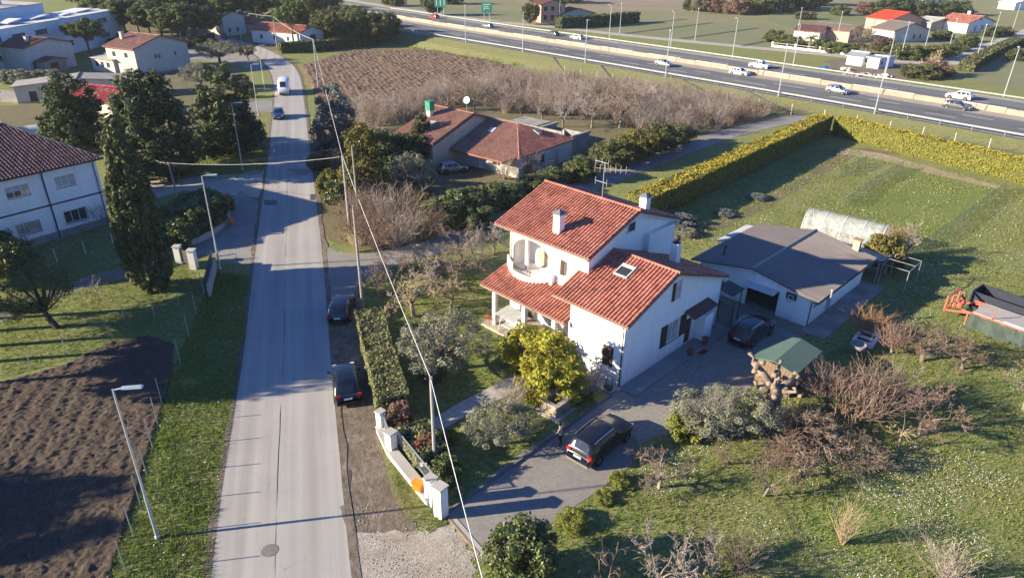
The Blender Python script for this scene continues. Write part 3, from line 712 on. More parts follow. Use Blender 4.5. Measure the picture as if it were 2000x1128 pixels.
    roof_plane(t, [(1.96, 14.56, 7.46), (1.96, 4.98, 7.46), (7.79, 4.98, 9.55), (7.79, 14.56, 9.55)], TILE)
    roof_plane(t, [(13.78, 4.98, zu(13.78)), (13.78, 14.56, zu(13.78)), (7.79, 14.56, 9.55), (7.79, 4.98, 9.55)], TILE)
    ridge(t, (5.26, -.4, 7.16), (5.26, 5.3, 7.16), TILE); ridge(t, (7.79, 4.95, 9.61), (7.79, 14.58, 9.61), TILE)
    zp = lambda x: 3.3 + .30 * (x + .5)
    roof_plane(t, [(-.5, 13.6, 3.3), (-.5, 4.9, 3.3), (2.39, 4.9, zp(2.39)), (2.39, 13.6, zp(2.39))], TILE, name='porch_roof')
    for p, q in (((-.43, -.37, L0 - .1), (-.43, 6.18, L0 - .1)), ((1.9, 4.98, 7.36), (1.9, 14.56, 7.36)), ((-.56, 4.9, 3.2), (-.56, 13.6, 3.2)), ((12.94, -.37, zl(12.88) - .1), (12.94, 5.3, zl(12.88) - .1))): gutter(t, p, q)
    for pts in ([(-.43, .1, L0 - .12), (-.12, .12, L0 - .45), (-.09, .12, .1)], [(1.9, 5.2, 7.3), (2.3, 5.25, 7.0), (2.31, 5.22, 4.5)], [(1.9, 13.3, 7.3), (2.31, 13.1, 7.0), (2.31, 13.1, 4.3)], [(-.56, 12.4, 3.2), (-.35, 12.35, 2.9), (-.35, 12.35, .1)]):
        MB().tube(pts, .05, 6).build('downpipe', GUTTER if pts[0][0] < -.4 else SOFFIT, t)
    # verge boards and boxed soffits
    m = MB()
    for y, za, zb, zc, xa, xb, xc in ((-.33, L0, 7.1, zl(12.88), -.37, 5.26, 12.88), (5.02, 7.46, 9.55, zu(13.78), 1.96, 7.79, 13.78)):
        m.beam((xa, y, za - .2), (xb, y, zb - .2), .05, .12); m.beam((xb, y, zb - .2), (xc, y, zc - .2), .05, .12)
    m.build('verge_board', SOFFIT, t)
    m = MB(); m.prism([(12.5, -.3), (12.86, -.3), (12.86, 5.3), (12.5, 5.3)], zl(12.88) - .42, zl(12.88) - .17); m.prism([(13.4, 5.05), (13.75, 5.05), (13.75, 14.4), (13.4, 14.4)], zu(13.78) - .45, zu(13.78) - .17); m.build('soffit', SOFFIT, t)
    # balcony
    out = [(1.3 + 1.05 * ((y - 11.05) / 2.45) ** 2, y) for y in np.linspace(8.6, 13.5, 15)]
    m = MB(); m.prism(out + [(2.39, 13.5), (2.39, 8.6)], 3.9, 4.22); bal = m.build('balcony', WHITE, t)
    m = MB()
    for i in range(14):
        (x0, y0), (x1, y1) = out[i], out[i + 1]; h = .2 if 9.9 < (y0 + y1) / 2 < 12.2 else .7
        m.hexa([(x0, y0, 4.22), (x0 + .16, y0, 4.22), (x1 + .16, y1, 4.22), (x1, y1, 4.22), (x0, y0, 4.22 + h), (x0 + .16, y0, 4.22 + h), (x1 + .16, y1, 4.22 + h), (x1, y1, 4.22 + h)])
    m.box(2.0, 2.39, 8.4, 8.62, 4.0, 4.95); m.build('parapet', WHITE, bal)
    m = MB()
    ys = np.linspace(9.95, 12.15, 16); X = lambda y: 1.38 + 1.05 * ((y - 11.05) / 2.45) ** 2
    for y in ys: m.beam((X(y), y, 4.37), (X(y), y, 4.88), .02)
    for z in (4.42, 4.88):
        for i in range(15): m.beam((X(ys[i]), ys[i], z), (X(ys[i + 1]), ys[i + 1], z), .03)
    m.build('balcony_railing', DARKM, bal)
    # porch
    MB().box(-1.0, 2.39, 4.81, 13.1, 0, .17).build('porch_floor', M('porch_tiles', (.42, .36, .30), .6, (.36, .31, .26), 1.0), t)
    for y in (12.2, 9.0, 6.0): MB().box(-.42, -.1, y - .16, y + .16, .17, 3.2).build('porch_column', WHITE, t)
    MB().box(-.42, -.12, 4.9, 13.3, 3.0, 3.24).build('porch_beam', M('porch_timber', (.30, .20, .13), .8), t)
    MB().box(-.34, -.16, 6.2, 8.8, .17, 1.0).build('porch_wall', STONE, t)
    # entrance canopy
    c = slab_poly(MB(), [(7.35, -.95, 2.93), (10.65, -.95, 2.93), (10.65, -.01, 3.2), (7.35, -.01, 3.2)], .07).build('entrance_canopy', M('brown_sheet_roof', (.11, .045, .04), .6, (.09, .038, .034), 1.5), t)
    for x in (7.5, 10.5): MB().beam((x, -.02, 2.4), (x, -.85, 2.85), .05).build('bracket', BROWN, c)
    MB().box(9.35, 10.55, -.75, -.02, .12, 2.3).build('meter_cupboard', WHITE, t)
    slab_poly(MB(), [(12.6, -1.1, 3.0), (14.4, -1.1, 3.0), (14.4, .8, 3.3), (12.6, .8, 3.3)], .1).build('side_awning', M('dark_green_sheet', (.035, .05, .045), .6), t)
    m = MB(); m.tube([(14.2, -1.0, 0), (14.2, -1.0, 2.95)], .05, 6); m.build('awning_post', DARKM, t)
    # chimneys
    def chim(x, y, z0, z1, w, cap):
        c = MB().box(x - w / 2, x + w / 2, y - w / 2, y + w / 2, z0, z1).build('chimney', WHITE, t)
        if cap == 'p':
            m = MB(); h = w * .72
            m.add([(x - h, y - h, z1 + .12), (x + h, y - h, z1 + .12), (x + h, y + h, z1 + .12), (x - h, y + h, z1 + .12), (x, y, z1 + .42)], [(0, 1, 4), (1, 2, 4), (2, 3, 4), (3, 0, 4), (3, 2, 1, 0)])
            for sx in (-1, 1):
                for sy in (-1, 1): m.box(x + sx * w * .42 - .04, x + sx * w * .42 + .04, y + sy * w * .42 - .04, y + sy * w * .42 + .04, z1, z1 + .13)
            m.build('chimney_cap', M('lead_cap', (.20, .23, .23), .5, metal=.4), c)
        else:
            m = MB(); m.lathe([(w * .5, 0), (w * .5, .06), (.12, .07), (.12, .2), (.24, .26), (.27, .42), (.18, .58), (.02, .62)], (x, y, z1), 10); m.build('chimney_cowl', DARKM, c)
    chim(3.3, 9.05, 7.7, 9.35, .62, 'p'); chim(10.15, 6.2, 8.5, 9.75, .62, 'p'); chim(9.45, 2.6, 5.3, 7.25, .6, 'b')
    # skylight
    o = Vector((3.05, 2.45, zl(3.05) + .1)); uu = Vector((0, 1, 0)); vv = Vector((1, 0, s)).normalized(); nn = Vector((-s, 0, 1)).normalized()
    m = MB(); W, Hh = 1.15, 1.25
    for a0, a1, b0, b1 in ((0, W, 0, .12), (0, W, Hh - .3, Hh), (0, .1, .12, Hh - .3), (W - .1, W, .12, Hh - .3)):
        pts = [o + uu * a + vv * b for a, b in ((a0, b0), (a1, b0), (a1, b1), (a0, b1))]; m.hexa([p for p in pts] + [p + nn * .12 for p in pts])
    sk = m.build('skylight', M('skylight_frame', (.42, .44, .43), .5), t)
    m = MB(); m.poly([o + uu * a + vv * b + nn * .07 for a, b in ((.1, .12), (W - .1, .12), (W - .1, Hh - .3), (.1, Hh - .3))]); m.build('pane', glass_mat('skylight_glass', (.02, .02, .025)), sk)
    # aerial
    m = MB(); ax, ay = 7.79, 8.6
    m.tube([(ax, ay, 9.5), (ax, ay, 12.5)], .03, 5)
    for z, L, n, dd in ((12.45, 1.2, 3, (0, 1)), (12.0, 2.4, 7, (.5, -.85)), (10.9, 1.1, 2, (0, 1))):
        a, b = Vector((ax - dd[0] * L * .3, ay - dd[1] * L * .3, z)), Vector((ax + dd[0] * L * .7, ay + dd[1] * L * .7, z)); m.beam(a, b, .035)
        for i in range(n): p = a + (b - a) * (i / max(1, n - 1)); m.beam(p + Vector((0, 0, -.3)), p + Vector((0, 0, .3)), .02)
    m.build('tv_aerial', METAL, t)
    MB().box(8.95, 9.1, -.14, -.01, 2.0, 2.25).build('wall_lamp', DARKM, t)
build_villa()

# ------------------------------------------------------------------ garage
SHEET_G = MI('grey_corrugated_roof', [(.19, .165, .16), (.21, .18, .175), (.17, .15, .145)], .7, .3, noise=.2, nscale=.5)
SHEET_FLAT = M('grey_roofing_felt', (.16, .135, .13), .8, (.135, .115, .11), .4, .15, 25)
def build_garage():
    t = thing('garage', 'low white garage with grey corrugated roof and raised up-and-over door', 'garage', (*gw(0, 9.9), 0), G_TH - math.pi / 2)
    A, B, zr, s, ar = 9.9, 11.3, 3.6, .175, 4.94
    zx = lambda x: zr - s * abs(x - ar)
    m = MB(); dr = (4.55, 7.32, .0, 2.25); sidew = [(.9, 1.7, 1.5, 2.1), (3.6, 4.5, .08, 2.1), (5.6, 6.3, 1.5, 2.1)]
    wall(m, (0, 0), (A, 0), 0, 2.6, [dr], .2, [(A, zx(A)), (ar, zr), (0, zx(0))])
    wall(m, (A, 0), (A, B), 0, zx(A), sidew, .12); wall(m, (A, B), (0, B), 0, 2.6, [], .1, [(A, zx(0)), (A - ar, zr), (0, zx(A))]); wall(m, (0, B), (0, 0), 0, zx(0))
    m.build('walls', WHITE, t)
    # interior, so the open doorway shows depth
    m = MB(); m.poly([(3.4, .22, .01), (8.4, .22, .01), (8.4, 7, .01), (3.4, 7, .01)]); m.poly([(3.4, 7, 0), (8.4, 7, 0), (8.4, 7, 2.5), (3.4, 7, 2.5)]); m.poly([(3.4, .22, 0), (3.4, 7, 0), (3.4, 7, 2.5), (3.4, .22, 2.5)]); m.poly([(8.4, .22, 0), (8.4, 7, 0), (8.4, 7, 2.5), (8.4, .22, 2.5)])
    m.build('interior', M('garage_interior', (.16, .14, .12), .95), t)
    m = MB(); m.hexa([(4.6, -.95, 2.12), (7.27, -.95, 2.12), (7.27, .6, 2.30), (4.6, .6, 2.30), (4.6, -.96, 2.17), (7.27, -.96, 2.17), (7.27, .6, 2.35), (4.6, .6, 2.35)])
    d = m.build('up_and_over_door', M('garage_door', (.60, .62, .64), .6, (.56, .58, .60), 3), t)
    MB().box(5.87, 5.97, -1.0, -.965, 2.10, 2.16).build('door_handle', DARKM, d)
    opening(t, (A, 0), (A, B), sidew[0], 'w', .12); opening(t, (A, 0), (A, B), sidew[1], 'd', .12, shut=FRAME_G); opening(t, (A, 0), (A, B), sidew[2], 'w', .12)
    e = .06
    roof_plane(t, [(-.72, B + .35, zx(-.72) + e), (-.72, -.47, zx(-.72) + e), (ar, -.47, zr + e), (ar, B + .35, zr + e)], SHEET_FLAT, False, deck=SHEET_FLAT)
    r = roof_plane(t, [(A + .72, -.47, zx(A + .72) + e), (A + .72, B + .35, zx(A + .72) + e), (ar, B + .35, zr + e), (ar, -.47, zr + e)], SHEET_G, True, .26, 99, .05, deck=SHEET_FLAT)
    MB().tube([(ar, -.5, zr + .1), (ar, B + .36, zr + .1)], .11, 8).build('ridge_cap', M('ridge_metal', (.22, .25, .25), .5, metal=.3), t)
    gutter(t, (A + .78, -.47, zx(A + .7) - .05), (A + .78, B + .35, zx(A + .7) - .05), .07)
    MB().tube([(A + .78, -.3, 2.5), (A + .12, -.02, 2.25), (A + .07, .06, 0.1)], .045, 6).build('downpipe', GUTTER, t)
    m = MB(); m.tube([(A + 1.0, 1.2, 1.6), (A + 1.0, 1.2, 3.2)], .07, 8); m.lathe([(.1, 0), (.13, .08), (.1, .18)], (A + 1.0, 1.2, 3.15), 8); m.build('flue_pipe', METAL, t)
    m = MB(); m.tube([(1.15, 1.8, 2.9), (1.15, 1.8, 3.75)], .06, 8); m.lathe([(.12, 0), (.16, .1), (.1, .16)], (1.15, 1.8, 3.7), 8); m.box(1.0, 1.3, 1.6, 2.0, 2.98, 3.05); m.build('vent_pipe', DARKM, t)
    c = MB().box(8.6, 9.15, 11.0, 11.5, 2.5, 4.0).build('chimney', M('old_brick_stack', (.42, .34, .27), .95, (.34, .27, .21), 3), t)
    MB().box(8.5, 9.25, 10.9, 11.6, 4.0, 4.08).build('chimney_cap', M('tile_cap', (.38, .22, .14), .9), c)
    m = MB(); m.box(-.5, -.2, 8.0, 8.3, 2.6, 2.8); 
    slab_poly(MB(), [(-1.75, 5.5, 2.35), (-.75, 5.5, 2.5), (-.75, 11.3, 2.5), (-1.75, 11.3, 2.35)], .06).build('side_canopy', M('pale_canopy', (.45, .46, .46), .7), t)
    for y in (5.8, 11.0): MB().tube([(-1.6, y, 0), (-1.6, y, 2.3)], .05, 6).build('canopy_post', METAL, t)
    MB().lathe([(.08, 0), (.1, .1), (.04, .2)], (4.9, -.12, 2.95), 8).build('wall_lamp', FRAME_W, t)
    # basketball board on the front wall
    b = thing('basketball_hoop', 'dark basketball board with white ring mark beside the garage doorway', 'basketball hoop', (*gw(-.06, 1.55), 2.0), G_TH - math.pi / 2)
    m = MB(); m.prism([(-.42, -.05), (.42, -.05), (.42, .0), (-.42, .0)], -.05, .5); m.build('backboard', DARKM, b)
    m = MB()
    for q in (((-.2, .0), (.2, .0)), ((-.2, .32), (.2, .32)), ((-.2, 0), (-.2, .32)), ((.2, 0), (.2, .32))): m.beam((q[0][0], -.065, q[0][1]), (q[1][0], -.065, q[1][1]), .05)
    m.build('target_square', FRAME_W, b)
    m = MB(); m.tube([(.22 * math.cos(a), -.3 + .22 * math.sin(a), -.02) for a in np.linspace(0, 2 * math.pi, 13)], .015, 5); m.build('ring', M('hoop_orange', (.4, .1, .03), .5), b)
    m = MB()
    for k in range(10):
        a = k * .628; m.tube([(.22 * math.cos(a), -.3 + .22 * math.sin(a), -.03), (.13 * math.cos(a + .3), -.3 + .13 * math.sin(a + .3), -.4)], .008, 3)
    o = m.build('net', FRAME_W, b); o['kind'] = 'stuff'
build_garage()

# ------------------------------------------------------------------ white house left of the road
def build_left_house():
    O, th = (-42.66, 68.24), math.radians(54.78)
    t = thing('white_house', 'two-storey white house with dark hipped roof and purple downpipe, beside the cypress', 'house', (*O, 0), th)
    X0, D, ze = -18.0, 16.5, 7.05
    m = MB(); hs = [(-4.18, -2.3, 4.9, 6.05), (-4.24, -2.1, 1.24, 2.45), (-8.5, -6.5, 5.0, 6.12), (-8.6, -6.5, 1.29, 2.4), (-13.0, -11.0, 5.0, 6.12), (-13.0, -11.0, 1.29, 2.4)]
    hs = [(a - X0, b - X0, c, d) for a, b, c, d in hs]
    wall(m, (X0, 0), (0, 0), 0, ze, hs, .16); wall(m, (0, 0), (0, D), 0, ze, [(3, 4.4, 5, 6.1), (8, 9.4, 5, 6.1), (3, 4.4, 1.3, 2.4)], .16); wall(m, (0, D), (X0, D), 0, ze); wall(m, (X0, D), (X0, 0), 0, ze)
    m.build('walls', WHITE, t)
    for i, h in enumerate(hs): opening(t, (X0, 0), (0, 0), h, ('wb', 'wg', 'wb', 'wg', 'wb', 'wg')[i], .16, FRAME_W, GLASS_C if i in (0, 3) else GLASS)
    for h in ((3, 4.4, 5, 6.1), (8, 9.4, 5, 6.1), (3, 4.4, 1.3, 2.4)): opening(t, (0, 0), (0, D), h, 'w', .16)
    MB().box(X0 + .01, .03, -.05, .03, .0, .75).build('plinth', CONC_D, t)
    BEL = M('purple_paint', (.06, .035, .10), .7)
    MB().box(X0 + .02, .02, -.035, .02, 3.42, 3.58).build('belt_course', BEL, t)
    MB().tube([(-5.17, -.5, 6.95), (-5.17, -.1, 6.6), (-5.17, -.09, .1)], .07, 6).build('downpipe', M('purple_pipe', (.05, .045, .16), .5), t)
    MB().tube([(-.35, -.5, 6.95), (-.35, -.1, 6.6), (-.35, -.09, .1)], .05, 6).build('downpipe', GUTTER, t)
    oe = .56; z0 = ze + .02; c = [(X0 - oe, -oe, z0), (oe, -oe, z0), (oe, D + oe, z0), (X0 - oe, D + oe, z0)]; a1, a2 = (-4.26, D / 2, 10.1), (X0 + 4.3, D / 2, 10.1)
    roof_plane(t, [c[0], c[1], a1, a2], TILE_D, True, .34, .42, .06); roof_plane(t, [c[1], c[2], a1], TILE_D, True, .34, .42, .06)
    roof_plane(t, [c[2], c[3], a2, a1], TILE_B, False); roof_plane(t, [c[3], c[0], a2], TILE_B, False)
    ridge(t, a1, a2, TILE_B, .14); ridge(t, c[1], a1, M('mortared_hip', (.36, .30, .26), .9), .10); ridge(t, c[2], a1, TILE_B, .12)
    gutter(t, (X0, -.62, z0 - .05), (oe, -.62, z0 - .05), .08); gutter(t, (.62, -.5, z0 - .05), (.62, D, z0 - .05), .08)
    MB().box(-9, -8.3, 10.5, 11.2, 8.8, 10.8).build('chimney', WHITE_B, t)
build_left_house()

# ------------------------------------------------------------------ tiled farmhouse behind the villa
def build_farmhouse():
    O, th = (.64, 85.38), math.radians(50.86)
    t = thing('farmhouse', 'single-storey farmhouse with weathered pink-red tile roofs behind the thicket', 'house', (*O, 0), th)
    ze, zr, ax, ay, A = 2.83, 5.06, 6.19, 5.28, 12.1; s = (zr - ze) / (ax + .3)
    # main hipped wing
    m = MB(); wh = [(1.6, 2.7, 0, 2.2), (4.6, 5.6, .9, 2.1), (7.4, 8.6, 0, 2.3)]
    wall(m, (0, 0), (A - .3, 0), 0, ze - .05, wh, .15); wall(m, (A - .3, 0), (A - .3, 11), 0, ze - .05); wall(m, (0, 10.5), (0, 0), 0, ze + .05, [(3.6, 4.5, 0, 2.1), (6.2, 7.4, .9, 2.0)], .15)
    m.build('walls', M('shed_grey_render', (.50, .48, .45), .95, (.38, .37, .35), .5, .3, 10), t)
    for h in wh: opening(t, (0, 0), (A - .3, 0), h, 'd' if h[2] == 0 else 'w', .15, shut=FRAME_G)
    opening(t, (0, 10.5), (0, 0), (3.6, 4.5, 0, 2.1), 'd', .15, shut=FRAME_W); opening(t, (0, 10.5), (0, 0), (6.2, 7.4, .9, 2.0), 'w', .15)
    av = -1.83; zv = ze - s * (-.3 - av)
    apex, rl = (ax, ay, zr), (ax, 12.0, zr)
    roof_plane(t, [(-.3, 12.0, ze), (-.3, -.3, ze), apex, rl], TILE_B, True, .3, .4)
    roof_plane(t, [(av, 12.0, zv), (av, 1.3, zv), (-.3, .2, ze), (-.3, 12.0, ze)], TILE_B, True, .3, .4)
    roof_plane(t, [(-.3, -.3, ze), (A, -.3, ze), apex], TILE, True, .34, .42, .1)
    roof_plane(t, [(A, -.3, ze), (A, 12, ze), rl, apex], TILE_B, True, .45, .5)
    ridge(t, apex, rl, TILE, .12); ridge(t, (-.3, -.3, ze + .05), apex, TILE, .12)
    for a, b in (((2.6, 6.5), (.9, .8)), ): pass
    n = Vector((-s, 0, 1)).normalized()
    for x, y, w, h, mt in ((3.2, 7.3, .7, .9, FRAME_W),):
        z = ze + s * (x + .3) + .12; MB().hexa([(x, y, z), (x + h, y, z + s * h), (x + h, y + w, z + s * h), (x, y + w, z), (x, y, z + .12), (x + h, y, z + s * h + .12), (x + h, y + w, z + s * h + .12), (x, y + w, z + .12)]).build('roof_hatch', mt, t)
    MB().hexa([(7.0, 2.2, 3.95), (7.0, 3.2, 4.38), (7.8, 3.2, 4.38), (7.8, 2.2, 3.95), (7.0, 2.2, 4.1), (7.0, 3.2, 4.53), (7.8, 3.2, 4.53), (7.8, 2.2, 4.1)]).build('skylight', FRAME_G, t)
    # taller wing
    x0, y0, y1, e1, zr1, xr = -4.9, 10.46, 17.2, 3.75, 6.22, 2.6; s1 = (zr1 - e1) / (xr - x0)
    m = MB(); wall(m, (x0, y0), (10, y0), 0, 3.6, [], .1, [(14.9, zr1 - s1 * 7.4), (xr - x0, zr1), (0, e1)]); wall(m, (x0, y1), (x0, y0), 0, e1, [(2.5, 3.6, .9, 2.1)], .15); wall(m, (10, y1), (x0, y1), 0, 3.6, [], .1, [(14.9, e1), (10 - xr, zr1), (0, zr1 - s1 * 7.4)])
    m.build('walls', M('ochre_render', (.50, .42, .33), .95, (.40, .34, .27), .5, .3, 10), t); opening(t, (x0, y1), (x0, y0), (2.5, 3.6, .9, 2.1), 'w', .15)
    roof_plane(t, [(x0 - .4, y1 + .4, e1 - s1 * .4 + .08), (x0 - .4, y0 - .45, e1 - s1 * .4 + .08), (xr, y0 - .45, zr1 + .08), (xr, y1 + .4, zr1 + .08)], TILE_B, True, .3, .4)
    roof_plane(t, [(10.4, y0 - .45, zr1 - s1 * 7.8 + .08), (10.4, y1 + .4, zr1 - s1 * 7.8 + .08), (xr, y1 + .4, zr1 + .08), (xr, y0 - .45, zr1 + .08)], TILE_B, True, .45, .5)
    ridge(t, (xr, y0 - .45, zr1 + .12), (xr, y1 + .4, zr1 + .12), TILE, .12)
    m = MB(); m.box(-.2, .5, 15.6, 16.3, 4.9, 6.3); c = m.build('chimney', CREAM, t)
    m = MB(); m.box(-.3, .6, 15.5, 16.4, 6.3, 7.5); m.box(-.36, .66, 15.44, 16.46, 7.5, 7.58); m.build('chimney_wrap', M('green_sheeting', (.03, .25, .16), .6, (.025, .19, .12), 2), c)
    x = -2.2; z = e1 + s1 * (x - x0) + .14; MB().hexa([(x, 13.6, z), (x + 1.3, 13.6, z + s1 * 1.3), (x + 1.3, 14.6, z + s1 * 1.3), (x, 14.6, z), (x, 13.6, z + .1), (x + 1.3, 13.6, z + s1 * 1.3 + .1), (x + 1.3, 14.6, z + s1 * 1.3 + .1), (x, 14.6, z + .1)]).build('skylight', M('teal_glass_frame', (.28, .36, .34), .4), t)
    MB().beam((x0 - .4, y0 - .44, e1 - .25), (xr, y0 - .44, zr1 - .12), .06, .3).build('verge_board', GUTTER, t)
    m = MB(); m.tube([(4.2, 12.8, 5.4), (4.2, 12.8, 7.4)], .04, 5); d = m.build('dish_mast', METAL, t)
    m = MB(); c0 = Vector((4.1, 12.7, 7.5)); ax_ = Vector((-.9, -.3, .35)).normalized(); u = ax_.cross(Vector((0, 0, 1))).normalized(); v = ax_.cross(u)
    rings = [(0.02, 0), (.3, .04), (.5, .12)]
    for r, k in rings: m.v += [tuple(c0 + ax_ * k + (u * math.cos(a) + v * math.sin(a)) * r) for a in [i * math.pi / 6 for i in range(12)]]
    m.f += [(i + 12 * j, (i + 1) % 12 + 12 * j, (i + 1) % 12 + 12 * (j + 1), i + 12 * (j + 1)) for j in range(2) for i in range(12)]
    m.build('satellite_dish', FRAME_W, d)
    # unfinished concrete annex
    a = thing('unfinished_annex', 'roofless grey concrete annex with beams and posts beside the farmhouse', 'outbuilding', (*O, 0), th)
    for nm, q in (('wall_panel', (12.0, 16.8, .6, .8, 0, 2.6)), ('wall_panel', (16.8, 17.0, .6, 6.5, 0, 2.5)), ('wall_panel', (12.4, 17, 6.5, 6.7, 0, 2.9)), ('concrete_beam', (11.9, 17.2, .5, .85, 2.62, 2.95)), ('concrete_beam', (12.0, 12.3, 2.0, 14.5, 3.1, 3.45)), ('concrete_beam', (12.3, 17.4, 6.4, 6.75, 2.92, 3.2)), ('concrete_post', (12.0, 12.3, 1.6, 1.9, 0, 3.8)), ('concrete_post', (12.0, 12.3, 8.0, 8.3, 0, 3.1)), ('concrete_post', (12.0, 12.3, 14.2, 14.5, 0, 3.1)), ('roof_slab', (13.2, 17.6, 8.0, 13.0, 2.8, 2.98)), ('concrete_post', (17.2, 17.5, 12.5, 12.8, 0, 2.8))):
        MB().box(*q).build(nm, CONC_D, a)
build_farmhouse()

# ------------------------------------------------------------------ houses in the background
FW = lambda side, us, c, d, w=1.1, k='w': [(side, (u, u + w, c, d), k) for u in us]
gable_house('beige_house', 'beige two-storey house with brown gable roof left of the road bend', 'house', at(272, 148), 62.6, 13.5, 9.5, 5.5, .30, wallm=BEIGE, roofm=TILE_B,
            wins=FW('y0', (4.6, 5.5, 9.6), 2.9, 3.9, .8) + FW('x0', (2.0, 6.0), 3.4, 4.5), chimneys=((3.5, 8, .7, 1.6),), cw=.5, cl=.6)
gable_house('terrace_annex', 'low cream annex with roof terrace beside the beige house', 'house', at(226, 143), 62.6, 7, 7.5, 2.8, .06, wallm=CREAM, roofm=M('terrace_deck', (.4, .37, .33), .9), tiled=False, wins=FW('x0', (1, 3, 5), .9, 2.1))
f = thing('factory', 'long pale flat-roofed factory with two rows of windows', 'factory', (*at(95, 117), 0), math.radians(89))
m = MB(); L, D, Hh = 62, 11, 8.4
rows = [(x, x + 4.6, z, z + 1.3) for x in (8, 16, 24, 33, 42, 50) for z in (1.9, 5.6)]
wall(m, (-26, 0), (36, 0), 0, Hh, rows, .2); wall(m, (36, 0), (36, D), 0, Hh); wall(m, (36, D), (-26, D), 0, Hh); wall(m, (-26, D), (-26, 0), 0, Hh); m.build('walls', BLOCKW, f)
for r in rows: opening(f, (-26, 0), (36, 0), r, 'w', .2)
m = MB(); slab_poly(m, [(-26.1, -.1, Hh + .01), (36.1, -.1, Hh + .01), (36.1, D, Hh + .01), (-26.1, D, Hh + .01)], .2); m.build('roof', M('pale_roof_felt', (.52, .53, .54), .9, (.45, .46, .47), .1), f)
for x, y, sx, sy, h in ((4, 4, 7, 4, .8), (14, 3, 4, 3, .5), (22, 4, 8, 5, .6), (-6, 3, 5, 3, 1.0)): slab_poly(MB(), [(x, y, Hh + h * .5), (x + sx, y, Hh + h), (x + sx, y + sy, Hh + h), (x, y + sy, Hh + h * .5)], .25).build('rooflight', FRAME_W, f)
f2 = thing('factory_hall', 'taller pale hall with pinkish roof behind the factory', 'factory', (*at(95, 117), 0), math.radians(89))
m = MB(); wall(m, (-24, 11.1), (20, 11.1), 0, 11); wall(m, (20, 11.1), (20, 44), 0, 11); wall(m, (-24, 44), (-24, 11.1), 0, 11); m.build('walls', BLOCKW, f2)
slab_poly(MB(), [(-24.2, 11.05, 11), (20.2, 11.05, 11), (20.2, 44, 12.4), (-24.2, 44, 12.4)], .3).build('roof', M('pink_roof', (.50, .42, .40), .9, (.44, .38, .36), .1), f2)
m = MB(); m.tube([(8, 16, 11), (8, 16, 13.3), (7.2, 16, 13.9), (5.5, 16, 13.9)], .4, 8); m.build('roof_duct', FRAME_W, f2); MB().box(10, 12, 16, 18, 11.1, 12.8).build('vent_box', FRAME_W, f2)
gable_house('dark_roof_house', 'grey house with dark tiled roof in front of the factory', 'house', at(62, 143), 68, 11, 9, 5.2, .25, wallm=GREYW, roofm=TILE_D, wins=FW('y0', (.8, 2.2, 3.6), .6, 2.2, .8), cw=.5, cl=.6, chimneys=((3, 3, .7, 1.2),))
gable_house('porch_shed', 'dark-roofed open porch beside the grey house', 'shed', at(92, 143), 66, 5, 4, 2.4, .2, wallm=CONC_D, roofm=TILE_D, cw=.5, cl=.6, wins=FW('y0', (1.2,), 0, 2.0, 2.0, 'd'))
gable_house('old_barn', 'low old barn with grey fibre-cement roof along the track', 'barn', at(36, 203), 25, 20, 6, 3.0, .08, wallm=BEIGE, roofm=M('fibre_cement', (.30, .28, .26), .9, (.22, .21, .2), .8, .3, 6), tiled=False, wins=FW('y0', (2, 7, 13), .2, 2.0, 1.2, 'd'))
gable_house('lean_to_shed', 'small white lean-to shed beside the old barn', 'shed', at(95, 202), 30, 3.5, 3, 2.1, .1, wallm=WHITE_B, roofm=CONC_D, tiled=False, wins=FW('y0', (1.2,), 0, 1.8, .9, 'd'))
gable_house('red_roof_cottage', 'cottage with bright red tile roof between the dark conifers', 'house', at(222, 232), 72, 8, 9, 2.8, .35, wallm=CREAM, roofm=MI('red_white_tiles', [(.38, .05, .05), (.42, .06, .05), (.35, .045, .045), (.5, .35, .32)], .7), cw=.5, cl=.6, wins=FW('y0', (1.5, 5), 1, 2.2))
gable_house('grey_gable_house', 'white-walled house with red roof and grey gable before the wood', 'house', at(588, 92), 63, 9.5, 18, 3.6, .28, wallm=WHITE_B, roofm=TILE, cw=.5, cl=.6, wins=FW('y0', (4.0,), 1.2, 2.8, 2.4) + FW('x0', (3, 8, 13), 1.2, 2.4))
gable_house('cream_villa', 'cream house half hidden under the umbrella pines', 'house', at(440, 72), 60, 8, 8, 5.6, .3, wallm=CREAM, roofm=TILE_B, cw=.6, cl=.7, wins=FW('y0', (1.5, 4.5), 1, 2.3) + FW('x0', (1.5, 4.5), 3.4, 4.8))
gable_house('red_roof_annex', 'low red-roofed annex behind the grey-gabled house', 'house', at(520, 68), 66, 7, 12, 3, .3, wallm=WHITE_B, roofm=TILE, cw=.6, cl=.7)
gable_house('salmon_house', 'salmon-pink two-storey house with brown roof beyond the highway', 'house', at(1056, 45), 20, 9.5, 11, 6.2, .3, wallm=PINK, roofm=TILE_D, cw=.6, cl=.7, wins=FW('y0', (1.2, 4, 6.8), 1, 2.6, 1.2, 'c') + FW('y0', (1.2, 4, 6.8), 4, 5.4, 1.2, 'c') + FW('x0', (2, 6), 4, 5.3))
gable_house('salmon_annex', 'low dark-roofed wing attached to the salmon-pink house', 'house', at(1098, 44), 20, 13, 8, 3.0, .25, wallm=GREYW, roofm=TILE_D, cw=.6, cl=.7, wins=FW('y0', (2, 6, 9), 1, 2.3))
gable_house('small_brown_house', 'small house with brown roof near the palm', 'house', at(1598, 82), 48, 9, 8, 2.9, .3, wallm=WHITE_B, roofm=TILE_D, cw=.6, cl=.7, wins=FW('y0', (2, 5.5), 1, 2.2))
